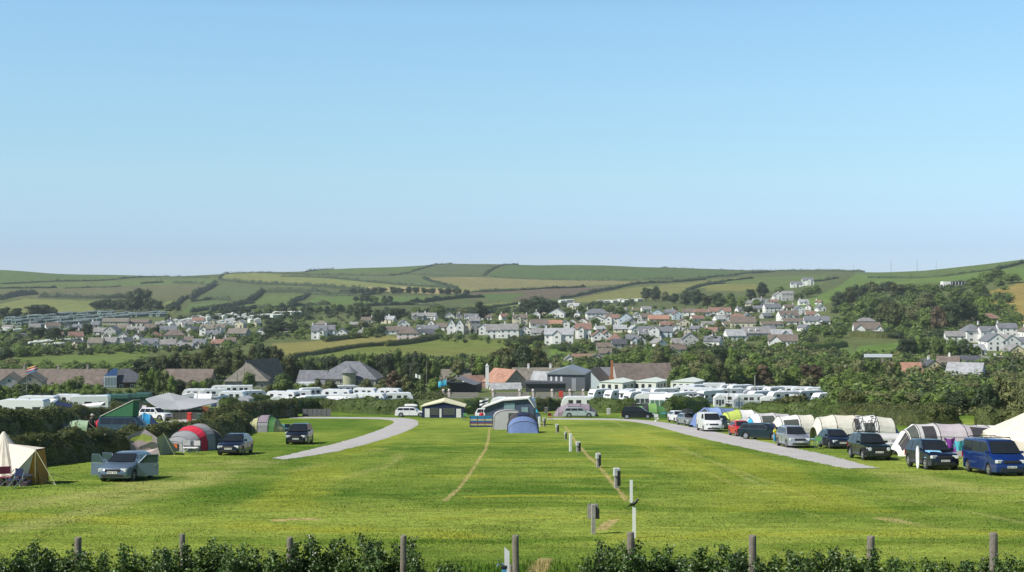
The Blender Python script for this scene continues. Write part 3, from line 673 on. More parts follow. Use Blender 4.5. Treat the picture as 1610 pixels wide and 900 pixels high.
for x, yb, h, w_, k in ((62,534,19,30,'pine'),(82,536,22,34,'pine'),(98,532,14,18,'pine'),(114,528,14,20,'pine'),(136,530,22,22,'pine'),(128,534,14,16,'pine'),(243,528,15,18,'pine'),(204,540,11,18,'leafy'),(216,536,9,14,'leafy'),(178,550,9,16,'leafy'),(196,552,12,22,'leafy'),(228,552,10,16,'leafy'),(310,522,12,20,'leafy'),(345,532,10,18,'leafy'),(300,532,9,14,'leafy'),
   (425,512,13,20,'pine'),(438,524,24,34,'pine'),(424,530,20,26,'pine'),(460,524,16,24,'pine'),(470,532,14,22,'leafy'),(480,520,12,18,'leafy'),(404,532,10,16,'leafy'),(392,540,10,20,'leafy'),(360,546,12,22,'leafy'),(110,546,10,18,'leafy'),(130,548,10,18,'leafy'),
   (560,528,12,18,'leafy'),(580,530,16,24,'leafy'),(600,526,14,22,'pine'),(548,520,11,18,'leafy'),(572,518,14,22,'olive'),(660,512,10,18,'leafy'),(690,526,10,16,'leafy'),(745,534,8,20,'leafy'),(668,532,8,12,'leafy')): tree(x, yb, h, w_, k, Z)
Z = 'on rough ground left of the meadow'
for x, yb, h, w_, k in ((8,566,22,34,'pine'),(30,562,20,30,'leafy'),(48,560,17,28,'leafy'),(70,556,11,24,'leafy'),(18,580,18,30,'olive'),(40,582,14,26,'olive'),(112,588,16,26,'leafy'),(130,586,15,26,'pine'),(162,588,18,28,'leafy'),(185,585,12,22,'leafy'),(60,588,12,24,'leafy')): tree(x, yb, h, w_, k, Z, form='bush')
# the near belts
belt(222, 470, [(222,598),(300,596),(470,602)], [(222,566),(290,556),(330,548),(380,541),(430,545),(455,560),(470,575)], 30, ['ever','ever','pine','ever'], 'in the dark belt behind the stone house', 6, .6)
belt(240, 330, [(240,588),(330,590)], [(240,560),(290,553),(330,556)], 24, ['leafy','ever'], 'behind the roof with solar panels', 16, .8)
belt(455, 690, [(455,600),(690,604)], [(455,564),(500,562),(560,556),(620,552),(665,548),(672,560),(690,572)], 22, ['leafy','leafy','pine'], 'in the belt behind the slate-roofed hall', 7, .55)
belt(672, 800, [(672,598),(800,600)], [(672,568),(720,562),(770,556),(800,560)], 24, ['olive','bright','olive','leafy'], 'in the thicket behind the middle roofs', 8, .6)
for x, yb, h, w_ in ((782,598,48,34),(802,599,56,42),(824,600,60,44),(846,600,56,40),(812,594,54,36)): tree(x, yb, h, w_, 'ever' if x != 824 else 'pine', 'in the clump behind the orange-roofed house', form='round')
belt(868, 960, [(868,594),(960,592)], [(868,572),(900,568),(930,566),(960,558)], 20, ['leafy','bright','olive'], 'between farmhouse roofs and village', 9, .6)
belt(960, 1060, [(960,572),(1060,580)], [(960,556),(1000,548),(1040,544),(1060,548)], 24, ['leafy','bright','leafy','olive'], 'on the rise behind the big grey house', 10, .6)
belt(985, 1060, [(985,560),(1060,560)], [(985,545),(1020,538),(1060,542)], 20, ['leafy','olive'], 'above the big grey house', 33, .7)
WR = 'in the woodland behind the caravan rows'
belt(1062, 1600, [(1062,590),(1300,580),(1600,572)], [(1062,556),(1110,546),(1150,546),(1200,560),(1300,562),(1350,565),(1400,562),(1600,560)], 30, ['leafy','olive','leafy','bright','pine'], 'at the back of the right woodland', 12, .62)
belt(1060, 1380, [(1060,612),(1380,606)], [(1060,576),(1110,564),(1160,572),(1220,574),(1300,572),(1380,588)], 32, ['olive','leafy','bright','olive','rust','leafy'], WR, 13, .55)
belt(1300, 1610, [(1300,628),(1610,630)], [(1300,588),(1370,592),(1440,602),(1500,606),(1540,598),(1610,584)], 36, ['olive','leafy','bright','olive','leafy'], 'midway through the right woodland', 14, .6)
belt(1320, 1640, [(1320,648),(1640,655)], [(1320,606),(1350,612),(1420,616),(1500,620),(1560,600),(1600,584),(1640,580)], 40, ['leafy','leafy','olive','bright','pine'], 'in the row above the rough grass', 15, .5)
belt(1150, 1300, [(1150,600),(1300,596)], [(1150,562),(1220,566),(1300,564)], 30, ['leafy','olive'], 'deep in the right woodland', 18, .8)
# wood on the right hill
ZW = 'in the hillside wood at the right'
for x, yb, h, w_, k in ((1318,484,26,26,'pine'),(1336,480,30,30,'ever'),(1352,472,26,30,'pine'),(1372,466,24,32,'ever'),(1392,462,20,30,'pine'),(1412,470,26,30,'ever'),(1332,500,26,28,'leafy'),(1352,506,34,32,'leafy'),(1372,500,34,30,'leafy'),(1392,510,40,34,'ever'),(1408,524,50,34,'ever'),(1330,514,18,26,'leafy'),(1345,518,16,22,'leafy'),
  (1432,466,20,30,'leafy'),(1452,462,16,28,'leafy'),(1470,466,18,26,'leafy'),(1436,490,28,32,'leafy'),(1456,492,34,36,'olive'),(1478,486,24,32,'leafy'),(1500,480,24,32,'leafy'),(1436,512,34,36,'olive'),(1458,520,38,38,'leafy'),(1478,524,44,34,'rust'),(1496,524,50,36,'pine'),(1516,512,44,40,'pine'),(1522,492,34,34,'leafy'),(1546,500,36,36,'bright'),(1542,510,20,26,'leafy'),
  (1500,540,22,26,'leafy'),(1516,548,16,22,'leafy'),(1520,528,26,24,'olive'),(1530,452,16,26,'leafy'),(1548,444,16,28,'leafy'),(1568,440,18,30,'leafy'),(1590,446,16,32,'leafy'),(1540,466,22,28,'leafy'),(1506,462,14,20,'leafy'),(1422,520,26,24,'leafy'),(1586,515,16,22,'leafy'),(1600,510,18,24,'leafy')): tree(x, yb, h, w_, k, ZW)
belt(1420, 1540, [(1420,560),(1540,562)], [(1420,530),(1480,528),(1540,545)], 20, ['leafy','leafy','pine'], 'below the hillside wood', 19, .6)
belt(1330, 1480, [(1330,582),(1480,580)], [(1330,562),(1400,566),(1480,564)], 18, ['leafy','pine','leafy'], 'around the long white board', 20, .7)
# left foreground strip of trees
belt(0, 165, [(0,632),(165,632)], [(0,603),(90,604),(110,596),(165,607)], 20, ['leafy','bright','leafy','pine'], 'in the strip above the left caravans', 21, .5)
belt(0, 240, [(0,642),(240,634)], [(0,616),(100,612),(240,612)], 22, ['leafy','leafy','pine','leafy'], 'in front, above the left caravans', 22, .55)
belt(225, 350, [(225,620),(350,622)], [(225,580),(250,576),(290,600),(330,592),(350,600)], 22, ['leafy','bright','pine','olive'], 'left of the hipped stone house', 23, .55)
for x, yb, h, w_, k in ((392,614,30,24,'leafy'),(350,622,16,20,'leafy'),(424,622,18,22,'olive'),(446,624,38,44,'leafy'),(470,624,22,30,'leafy'),(490,622,20,26,'bright'),(140,608,20,26,'olive'),(122,612,22,24,'olive')): tree(x, yb, h, w_, k, 'in front of the stone houses')
for x, yb, h, w_, k in ((500,622,28,22,'olive'),(520,624,28,24,'olive'),(576,626,32,28,'olive'),(600,624,28,26,'olive'),(618,622,40,42,'rust'),(640,622,34,30,'olive'),(660,622,26,24,'leafy'),(684,618,24,26,'bright'),(700,620,16,22,'leafy'),(716,612,12,16,'olive'),(590,626,14,20,'olive')): tree(x, yb, h, w_, k, 'beside and right of the turreted hall')
for x in (1352,1366,1382,1396,1410): tree(x, 0, 41+x%3, 26, 'leafy' if x % 4 else 'olive', 'just below the long white board', Y=448)
# rhododendron-like big bushes by the caravans right
for x, yb, h, w_, k in ((1338,652,42,60,'ever'),(1372,652,34,44,'leafy'),(1250,652,34,62,'ever'),(1226,652,26,44,'hedge'),(1282,652,28,46,'leafy'),(1200,652,22,40,'ever'),(1308,654,24,40,'leafy')):
    k = 'ever' if k == 'hedge' else k; tree(x, yb, h, w_, k, 'in the rounded thicket beside the right caravans', form='bush')
print('trees', NTREE)

# ---- scrub, gardens and undergrowth nobody could count
SCR = []
for s_ in range(4):
    rnd = random.Random(90+s_); m_ = MB()
    for i in range(4):
        t = rnd.uniform(0,6.28); c = Vector((math.cos(t)*.22, math.sin(t)*.22, rnd.uniform(.3,.6))) if i else Vector((0,0,.4)); r = rnd.uniform(.24,.38)
        m_.add([(c.x+v.x*r*.85, c.y+v.y*r*.85, c.z+v.z*r*.85) for v in ico(1)[0]], ico(1)[1]) if i == 0 else None
        for _ in range(26):
            v = Vector((rnd.gauss(0,1), rnd.gauss(0,1), rnd.gauss(0,1)+.3)).normalized(); leafquads(m_, rnd, c+v*r*rnd.uniform(.8,1.1), v, .2)
    SCR.append((np.array(m_.v), m_.f))
def scrub(polys, kind, label, seed=1):
    rnd = random.Random(seed); V = []; FF = []; n0 = 0
    for poly, n, h0, h1 in polys:
        xa, xb = min(p[0] for p in poly), max(p[0] for p in poly); ya, yb = min(p[1] for p in poly), max(p[1] for p in poly); got = 0; tr = 0
        while got < n and tr < n*12:
            tr += 1; x = rnd.uniform(xa, xb); y = rnd.uniform(ya, yb)
            if not inpoly(np.array([x]), np.array([y]), poly)[0]: continue
            got += 1; p = P(x, y); h = rnd.uniform(h0, h1); w_ = h*rnd.uniform(1.0, 1.9); v, f = SCR[rnd.randrange(4)]; a = rnd.uniform(0, 6.28)
            c, s2 = math.cos(a), math.sin(a); q = np.stack([(v[:,0]*c-v[:,1]*s2)*w_+p.x, (v[:,0]*s2+v[:,1]*c)*w_+p.y, v[:,2]*h+p.z-.1*h], -1)
            V.append(q); FF += [tuple(i+n0 for i in t) for t in f]; n0 += len(v)
    m = bpy.data.meshes.new('undergrowth'); m.from_pydata(np.concatenate(V).tolist(), [], FF); m.materials.append(LEAF[kind]); o = bpy.data.objects.new('undergrowth', m); COL.objects.link(o)
    tag(o, label, 'undergrowth', kind='stuff')
VIL = [(560,500),(800,492),(1000,486),(1200,480),(1290,490),(1330,545),(1200,552),(1060,560),(900,560),(860,552),(640,532),(500,536),(400,534),(400,505)]
LV = [(0,512),(120,518),(400,510),(420,540),(350,552),(240,556),(30,562),(0,562)]
WD = [(1060,560),(1200,548),(1340,560),(1500,566),(1620,560),(1620,640),(1320,650),(1320,612),(1060,606)]
scrub([(VIL,420,2,5),(LV,260,2,5),(WD,330,3,6),([(1310,470),(1400,455),(1580,440),(1600,512),(1500,545),(1310,520)],260,4,7),([(220,570),(470,566),(690,566),(960,566),(1060,566),(1060,600),(220,604)],240,2.5,5),([(0,575),(230,572),(230,606),(0,606)],160,1.5,4)], 'leafy', 'mid green garden shrubs and undergrowth between houses and trees', 3)
scrub([(VIL,260,2,5),(LV,240,2,5),(WD,130,3,6),([(1310,470),(1400,455),(1580,440),(1600,512),(1500,545),(1310,520)],140,4,7),([(220,570),(470,566),(690,566),(960,566),(960,600),(220,604)],180,2.5,5),([(260,498),(700,488),(900,480),(1000,476),(1000,484),(700,500),(420,506),(260,506)],200,3,7),([(0,494),(130,498),(130,503),(0,505)],40,2,5)], 'pine', 'dark green shrubs and undergrowth filling the valley', 4)
scrub([(WD,230,3,6),(VIL,120,2,4),(LV,80,2,4),([(660,572),(960,572),(960,600),(660,604)],90,2,4),([(1300,640),(1620,648),(1620,660),(1300,652)],120,1,2.2)], 'olive', 'olive and yellowish scrub among the woodland trees', 5)
scrub([([(0,636),(160,634),(240,638),(160,648),(0,648)],120,1.2,2.5),([(480,622),(700,622),(700,630),(480,632)],90,1.2,2.6)], 'hedge', 'low dark scrub around the caravan pitches', 6)

# ---- hedges of the camping field
hedge([(-40,748),(15,736),(60,731),(110,725),(160,719),(215,712)], 1.75, 2.2, 'hedge', 'thick dark hedge behind the cream bell tent and silver car', .17, 1.0)
hedge([(205,710),(260,704),(320,697),(350,688),(385,674)], 1.8, 2.2, 'hedge', 'dark hedge behind the red and grey tunnel tent', .17, 1.0)
hedge([(335,676),(370,667),(400,660),(440,657),(458,655)], 2.2, 2.6, 'hedge', 'olive hedge bank curving behind the khaki dome tent', .2, 1.0)
hedge([(-60,696),(0,688),(50,683),(95,676),(140,669)], 2.2, 2.6, 'hedge', 'dark hedge behind the pale green tunnel tent', .2, 1.0)
hedge([(130,668),(170,663),(200,655)], 1.6, 2.0, 'hedge', 'brownish hedge behind the rainbow-striped camper van', .2, 1.0)
hedge([(352,642),(380,638),(420,634),(440,632)], 1.8, 2.4, 'hedgegreen', 'clipped green hedge below the white caravans left of centre', .22, 1.0)
hedge([(405,653),(440,652),(480,648),(540,648),(565,651),(620,652),(660,652)], 2.2, 2.6, 'hedgegreen', 'long low green hedge behind the white estate car', .22, 1.0)
hedge([(726,652),(745,650),(770,650)], 2.1, 2.4, 'hedgegreen', 'green hedge behind the striped windbreak', .22, 1.0)
hedge([(838,648),(860,646),(885,645)], 1.9, 2.2, 'hedge', 'short olive hedge left of the lilac tunnel tent', .22, 1.0)
hedge([(930,649),(965,650),(1000,650)], 2.2, 2.6, 'hedgegreen', 'green hedge between the lilac tent and the green tent', .22, 1.0)
hedge([(1046,652),(1075,651),(1110,649)], 2.4, 2.8, 'hedgegreen', 'green hedge behind the silver cars right of centre', .22, 1.0)
hedge([(1170,655),(1230,657),(1300,658),(1340,660)], 2.0, 3.4, 'hedgegreen', 'low rambling hedge behind the cream tunnel tents', .22, 1.0)
hedge([(1330,662),(1400,665),(1450,670),(1490,673)], 2.2, 4.2, 'hedge', 'olive bramble bank between the right tents', .24, 1.0)
hedge([(1540,676),(1580,676),(1640,678)], 2.0, 3.2, 'hedge', 'bramble hedge behind the big white bell tent', .22, 1.0)
hedge([(215,648),(270,647),(320,646)], 1.2, 1.6, 'hedge', 'low hedge in front of the huge pale canvas roof', .2, 1.0)
# ---------------------------------------------------------------- fence posts, glossy shrubs at the near bank
def shrub_mesh(seed, n=6500):
    rnd = random.Random(seed); mb = MB(); tips = []
    for i in range(26):
        t = rnd.uniform(0, 6.28); r = rnd.uniform(.05, .52)*.95; hh = rnd.uniform(.62, 1.0)*(1-.35*r) if i > 2 else rnd.uniform(1.0, 1.22)
        tips.append([Vector((math.cos(t)*r*.3*k/3+math.cos(t)*r*.7*(k/3)**1.5, math.sin(t)*r*.5*(k/3), hh*k/3)) for k in range(4)])
    for _ in range(n):
        s = rnd.choice(tips); k = rnd.uniform(.3, 1.0)**.7*3; i = min(2, int(k)); p = s[i].lerp(s[i+1], k-i)
        sp = .13*(1.15-k/3)+.02; p = p+Vector((rnd.gauss(0, sp), rnd.gauss(0, sp), rnd.gauss(0, sp*.7)))
        n_ = Vector((rnd.uniform(-1,1), rnd.uniform(-1,1), rnd.uniform(.1,1.5))).normalized(); a = n_.cross(Vector((rnd.uniform(-1,1),rnd.uniform(-1,1),rnd.uniform(-1,1)))).normalized(); b = n_.cross(a)
        L_ = rnd.uniform(.045,.080); wd = L_*.30; q = len(mb.v); cup = n_*L_*.12
        mb.v += [tuple(p), tuple(p+a*L_*.5+b*wd-cup*0+n_*L_*.10), tuple(p+a*L_*.55), tuple(p+a*L_*.5-b*wd+n_*L_*.10), tuple(p+a*L_-cup)]
        mb.f += [(q, q+2, q+1), (q, q+3, q+2), (q+1, q+2, q+4), (q+2, q+3, q+4)]; mb.m += [0]*4
    lv = mb.mesh('foliage', LEAF['shrub']); st = MB()
    for s in tips: st.tube([(0,0,-.12)]+s[1:], [.012,.009,.006,.003], 5)
    return lv, st.mesh('stem', BARK)
SHR = [shrub_mesh(s) for s in range(5)]
rs = random.Random(3); xs = []
def shrubs(x0, x1, top):
    x = x0; i = 0
    while x < x1:
        tp = np.interp(x, [a for a, b in top], [b for a, b in top])+rs.uniform(3, 20); Y = rs.uniform(22.6, 24.0); p = AT(x, Y); s = S(Y)
        h = max(.7, (p.z*-1*s+HY-tp)/s); r = empty('glossy_shrub', p, rs.uniform(0, 6.28)); k = rs.randrange(5)
        inst('foliage', SHR[k][0], r, None, 0, (rs.uniform(.85,1.15), rs.uniform(.8,1.0), h)); inst('stem', SHR[k][1], r, None, 0, (1, 1, h))
        later(r, 'glossy green shrub', 'along the foreground bank', 'shrub', 'glossy shrubs along the near bank'); x += rs.uniform(22, 38)
shrubs(-30, 715, [(-30,876),(20,866),(90,862),(150,868),(170,872),(200,868),(300,857),(360,858),(430,866),(470,862),(560,856),(610,858),(660,878),(720,888)])
shrubs(935, 1220, [(935,868),(985,862),(1050,866),(1110,872),(1180,868),(1220,880)])
shrubs(1262, 1460, [(1262,872),(1340,868),(1400,872),(1460,880)])
shrubs(1490, 1640, [(1490,874),(1560,872),(1610,874)])
POSTW = mat('weathered_wood', (0.20,0.175,0.14), .85, 0, .3, 9, .5)
def fpost(px, top, wpx, lab, Y=23.5):
    p = AT(px, Y); s = S(Y); h = (HY-p.z*s-top)/s; r = wpx/s/2; mb = MB()
    lean = Vector((rs.uniform(-.02,.02), 0, h)); pts = [Vector((0,0,-.3)), Vector((0,0,0)), lean*.5, lean*.985, lean]
    mb.tube(pts, [r*1.05, r*1.04, r, r*.97, r*.88], 14); o = mb.build('fence_post', POSTW, loc=p, smooth=False); tag(o, lab, 'fence post', 'round fence posts along the near bank')
for x, t, w_, lab in ((122,845,11,'leftmost round wooden fence post rising from the shrubs'),(288,840,9,'round wooden fence post, second from the left in the near hedge'),(455,845,10,'round wooden fence post, third from the left in the near hedge'),
   (633,842,10,'tall round wooden fence post left of the gap in the near hedge'),(812,842,11,'round wooden fence post in the gap, beside the white marker board'),(992,837,12,'dark fence post stub directly in front of the white marker board with crow'),
   (1183,842,12,'round wooden fence post, third from the right in the near hedge'),(1368,843,12,'round wooden fence post, second from the right in the near hedge'),(1563,838,13,'rightmost round wooden fence post in the near hedge')): fpost(x, t, w_, lab)
# ---------------------------------------------------------------- houses
WALLS = {'white': mat('white_render', (0.78,0.77,0.73), .85, 0, .05, .6, 0, .2), 'cream': mat('cream_render', (0.66,0.60,0.44), .85, 0, .06, .6, 0, .2), 'grey': mat('grey_render', (0.42,0.42,0.40), .85, 0, .08, .6, 0, .2),
         'stone': mat('grey_stone', (0.30,0.28,0.24), .9, 0, .22, 2.2, .5, .2), 'darkstone': mat('dark_slate_hanging', (0.13,0.13,0.135), .8, 0, .2, 2.5, .3, .3), 'timber': mat('dark_stained_timber', (0.055,0.035,0.028), .8, 0, .25, 4, .3, .3),
         'pink': mat('pinkish_render', (0.66,0.56,0.52), .85, 0, .05, .6, 0, .2), 'blue': mat('pale_blue_render', (0.50,0.58,0.62), .85, 0, .05, .6, 0, .2), 'yellow': mat('yellow_render', (0.70,0.60,0.34), .85, 0, .05, .6, 0, .2), 'olivew': mat('olive_render', (0.34,0.35,0.24), .85, 0, .05, .6, 0, .2)}
def roofmat(name, col, sc=5):
    m = mat(name, col, .8, 0, .30, .8, 0, .25); nt = m.node_tree; N = nt.nodes; L = nt.links
    wv = N.new('ShaderNodeTexBrick'); wv.inputs['Scale'].default_value = 1.0; wv.inputs['Brick Width'].default_value = .5; wv.inputs['Row Height'].default_value = .32; wv.inputs['Mortar Size'].default_value = .03
    tc = N.new('ShaderNodeTexCoord'); mp = N.new('ShaderNodeMapping'); mp.inputs['Rotation'].default_value = (math.radians(90), 0, 0); L.new(tc.outputs['Object'], mp.inputs[0]); L.new(mp.outputs[0], wv.inputs['Vector'])
    bp = N.new('ShaderNodeBump'); bp.inputs['Strength'].default_value = .5; bp.inputs['Distance'].default_value = .05; L.new(wv.outputs['Fac'], bp.inputs['Height']); bp.invert = True; L.new(bp.outputs[0], N['Principled BSDF'].inputs['Normal']); return m
ROOFS = {'slate': roofmat('slate_roof', (0.165,0.172,0.19)), 'grey': roofmat('grey_tile_roof', (0.235,0.23,0.225)), 'brown': roofmat('brown_tile_roof', (0.165,0.135,0.115)), 'red': roofmat('red_brown_tile_roof', (0.235,0.145,0.115)),
         'orange': roofmat('orange_tile_roof', (0.36,0.20,0.14)), 'dark': roofmat('dark_slate_roof', (0.085,0.09,0.105)), 'moss': roofmat('mossy_stone_tile_roof', (0.19,0.175,0.145)), 'pale': roofmat('pale_slate_roof', (0.34,0.35,0.36))}
RN = {'slate': 'slate grey', 'grey': 'pale grey tiled', 'brown': 'brown tiled', 'red': 'reddish-brown', 'orange': 'orange tiled', 'dark': 'dark slate', 'moss': 'weathered brown-grey', 'pale': 'pale slate'}
WN = {'white': 'white', 'cream': 'cream', 'grey': 'grey', 'stone': 'grey stone', 'darkstone': 'dark slate-hung', 'timber': 'dark timber', 'pink': 'pinkish', 'blue': 'pale blue', 'yellow': 'yellow', 'olivew': 'olive'}
GLASS = mat('window_glass', (0.03,0.035,0.04), .12, 0, .1, 1, 0, .6); TRIM = mat('white_trim', (0.78,0.78,0.76), .5, 0, .03, 1, 0, .3)
BRICK = mat('red_brick', (0.42,0.17,0.08), .9, 0, .2, 5, .3, .2); POT = mat('clay_pot', (0.42,0.20,0.12), .85)
_w = MB(); _w.mi = 0; _w.box(-.5,.5,-.04,.02,-.5,.5); _w.mi = 1; _w.box(-.40,-.03,-.055,-.041,-.40,.42); _w.box(.03,.40,-.055,-.041,-.40,.42); WINME = _w.mesh('window', [TRIM, GLASS])
_w = MB(); _w.box(-.5,.5,-.03,.02,-.5,.5); FRAMEME = _w.mesh('window', TRIM); _w = MB(); _w.box(-.41,-.03,-.045,-.031,-.41,.41); _w.box(.03,.41,-.045,-.031,-.41,.41); PANEME = _w.mesh('pane', GLASS)
_w = MB(); _w.box(-.5,.5,-.06,.02,0,1); _w.box(-.4,-.36,-.075,-.061,.45,.52); DOORME = _w.mesh('door', mat('dark_door', (0.06,0.05,0.05), .5))
_w = MB(); _w.box(-.35,.35,-.3,.3,-.9,.9); _w.box(-.41,.41,-.36,.36,.9,1.03); CHIMME = _w.mesh('chimney', WALLS['white']); _w = MB(); _w.lathe([(.11,0),(.13,.06),(.10,.12),(.09,.42),(.12,.46)], 8); POTME = _w.mesh('chimney_pot', POT)
CHIMB = CHIMME.copy(); CHIMB.materials.clear(); CHIMB.materials.append(WALLS['stone'])
HR = random.Random(21); NH = 0; HP = []
def roof_gable(mb, w, L, e, r, oh=.35, th=.16):
    """two slabs, ridge along y, over span w"""
    sl = (r-e)/(w/2); 
    for sg in (-1, 1):
        x1 = sg*(w/2+oh); z1 = e-oh*sl; poly = [(0, r+.02), (x1, z1+.02), (x1, z1+th), (0, r+th+.06)]
        if sg > 0: poly = poly[::-1]
        mb.prism(poly, -L/2-oh*.7, L/2+oh*.7)
def house(x0, x1, yr, yb, roof='slate', wall='white', o='S', zone='', desc=None, D=None, yaw=None, ch=(), gb=(), rise=None, hip=False, Y=None, rows=None, nwin=None, near=False, chw='white', name='house', door=True, below=1.2, cat='house', ww=None, side=True, dorm=()):
    global NH
    HP.append((x0, x1, yr, yb))
    xc = (x0+x1)/2; p = P(xc, yb) if Y is None else AT(xc, Y); s = S(p.y)
    if Y is not None: zb = -(yb-HY)/s; p.z = min(p.z, zb) if zb < p.z else p.z
    W_ = (x1-x0)/s; Ht = -(yr-HY)/s-p.z
    span = W_ if o == 'G' else (D or min(9, max(6, W_*.6))); L_ = (D or max(8, W_*1.1)) if o == 'G' else W_
    rs_ = rise if rise is not None else min(Ht*.5, span*.36); e = Ht-rs_
    ya = math.radians(HR.uniform(-9, 9) if yaw is None else yaw)
    # the front stands at p: shift the body back
    r = empty(name, (p.x, p.y+(L_ if o == 'G' else span)/2, p.z), ya)
    M = Matrix.Identity(4) if o == 'G' else Matrix.Rotation(math.pi/2, 4, 'Z')
    def xf(mb): mb.v = [tuple(M @ Vector(v)) for v in mb.v]; return mb
    wm = MB()
    if hip: wm.box(-span/2, span/2, -L_/2, L_/2, -below, e)
    else: wm.prism([(-span/2,-below),(span/2,-below),(span/2,e),(0,Ht-.02),(-span/2,e)], -L_/2, L_/2)
    xf(wm).build('wall', WALLS[wall], r, fix=True)
    rm = MB()
    if hip:
        a = span/2+.4; b = L_/2+.4; c = max(.3, L_/2-span*.42); z0 = e-.06; t = .14
        vs = [(-a,-b,z0),(a,-b,z0),(a,b,z0),(-a,b,z0),(-a,-b,z0+t),(a,-b,z0+t),(a,b,z0+t),(-a,b,z0+t),(0,-c,Ht),(0,c,Ht)]
        rm.add(vs, [(3,2,1,0),(0,1,5,4),(1,2,6,5),(2,3,7,6),(3,0,4,7),(4,5,8),(5,6,9,8),(6,7,9),(7,4,8,9)])
    else: roof_gable(rm, span, L_, e, Ht)
    ro = xf(rm).build('roof', ROOFS[roof], r, fix=True)
    fx = W_/2; fy = -(L_/2 if o == 'G' else span/2)
    for c in ch:
        z = Ht+.35; q = (c*fx*.9, 0, z) if o == 'S' else (0, c*L_*.42, z)
        cs = inst('chimney', CHIMME if chw == 'white' else CHIMB, ro, q); inst('chimney_pot', POTME, None, (q[0], q[1], q[2]+1.0)).parent = ro
    nst = rows or (1 if e < 3.6 else 2 if e < 6.4 else 3)
    ws = ww or 1.15; n = nwin or max(1, int(W_/3.0)); fw = W_/n
    def win(q, rz, sx, sz):
        if near:
            f = inst('window', FRAMEME, r, q, rz, (sx, 1, sz)); g = inst('pane', PANEME, f); 
        else: inst('window', WINME, r, q, rz, (sx, 1, sz))
    for k in range(nst):
        z = e*(k+.52)/nst if nst > 1 else min(1.75, e*.6)
        for i in range(n):
            if door and k == 0 and i == n//2 and n > 1: inst('door', DOORME, r, (-fx+fw*(i+.5), fy-.003, 0), 0, (1.0, 1, 2.05)); continue
            win((-fx+fw*(i+.5), fy-.003, z), 0, ws, 1.15)
    if o == 'G' and rs_ > 1.6 and not hip: win((0, fy-.003, e+rs_*.3), 0, .9, .95)
    if side:
        m = 2 if (L_ if o == 'G' else span) > 6 else 1; SL = L_ if o == 'G' else span
        for k in range(nst):
            z = e*(k+.52)/nst if nst > 1 else min(1.75, e*.6)
            for sg in (-1, 1):
                for i in range(m): win((sg*(fx+.003), -SL/2+SL*(i+.5)/m, z), sg*math.pi/2, 1.0, 1.1)
    for gx, gw in gb:            # cross gables on the front
        g = MB(); gw_ = gw*W_; hh = e+gw_*.42; g.prism([(-gw_/2,-below),(gw_/2,-below),(gw_/2,e-.1),(0,hh),(-gw_/2,e-.1)], -1.2, 2.5); q = (gx*fx, fy, 0)
        go = g.build('front_gable', WALLS[wall], r, q, fix=True); g2 = MB(); roof_gable(g2, gw_, 3.9, e-.1, hh, .25); g2.v = [(a, b+.55, c) for a, b, c in g2.v]; g2.build('gable_roof', ROOFS[roof], r, q, fix=True)
        for k in range(nst): win((q[0], fy-1.205, e*(k+.52)/nst if nst > 1 else 1.5), 0, min(1.4, gw_*.5), 1.1)
    for dx in dorm:
        g = MB(); g.box(-.7, .7, -.9, 1.2, 0, 1.3); q = (dx*fx, fy+span*.2, e+rs_*.28); g.build('dormer', WALLS['white'], r, q); inst('window', WINME, r, (q[0], q[1]-.903, q[2]+.7), 0, (1.0, 1, .9))
    d = desc or f'{WN[wall]} {"gable-fronted " if o == "G" else "hipped " if hip else ""}house with {RN[roof]} roof'
    if zone: later(r, d, zone, cat, 'houses '+zone)
    else: tag(r, d, cat)
    NH += 1; return r
V1 = 'in the main village'; V2 = 'in the upper village rows'; V3 = 'left of the main village'; V4 = 'in the far left village'; V5 = 'on the right side slope'; V6 = 'in the right hamlet'
H = house
# --- main village (photo x0, x1, ridge row, base row)
H(857,902,517,543,'pale','white','S','', 'large white house with front gables and pale slate roof above a clipped hedge', gb=[(-.15,.32)], ch=(-1,), D=8, nwin=5, yaw=-4)
H(886,902,517,541,'slate','white','S','', 'white wing with slate roof attached right of the large white house', gb=[(.2,.6)], D=8)
H(806,829,495,511,'brown','cream','S',V1,'cream gabled house with tall chimneys',ch=(-1,1),gb=[(-.3,.4)])
H(800,815,510,530,'slate','white','S','','white house with wide slate roof touching the balcony house on its right',D=8)
H(817,836,513,531,'brown','white','G',V1); H(836,862,517,534,'grey','white','S',V1,gb=[(.6,.4)]); H(833,862,503,516,'brown','white','S',V1); H(843,858,511,520,'slate','blue','S',V1)
H(863,884,504,516,'orange','cream','S',V1); H(884,896,504,516,'slate','white','G',V1); H(892,908,502,513,'red','white','G',V1); H(908,926,501,512,'red','white','G',V1); H(905,930,509,533,'red','white','S',V1,'white house with red gable and reddish-brown roof',gb=[(-.3,.38)],D=8,ch=(.4,))
H(896,912,513,525,'grey','white','G',V1); H(864,889,486,500,'pale','white','G',V2); H(922,956,486,503,'slate','white','S',V2,hip=True,ch=(-1,)); H(928,952,497,508,'brown','white','G',V1); H(953,974,495,511,'red','white','S',V1,gb=[(-.6,.5)]); H(974,998,493,513,'slate','blue','G',V1)
H(985,1000,501,514,'slate','grey','G',V1); H(997,1008,492,504,'grey','white','G',V1); H(1008,1026,494,506,'brown','grey','S',V2); H(1020,1052,496,508,'orange','cream','S',V1,D=7); H(1024,1046,487,499,'slate','blue','G',V2)
H(1046,1062,487,498,'slate','white','S',V2,ch=(.5,)); H(1058,1074,489,503,'red','blue','G',V2); H(1074,1096,486,497,'brown','white','S',V2); H(1090,1116,486,497,'red','white','S',V2,hip=True); H(1115,1150,484,496,'red','white','S',V2,gb=[(.1,.3)]); H(1150,1172,493,506,'red','white','S',V1,hip=True); H(1140,1152,495,505,'brown','white','G',V1)
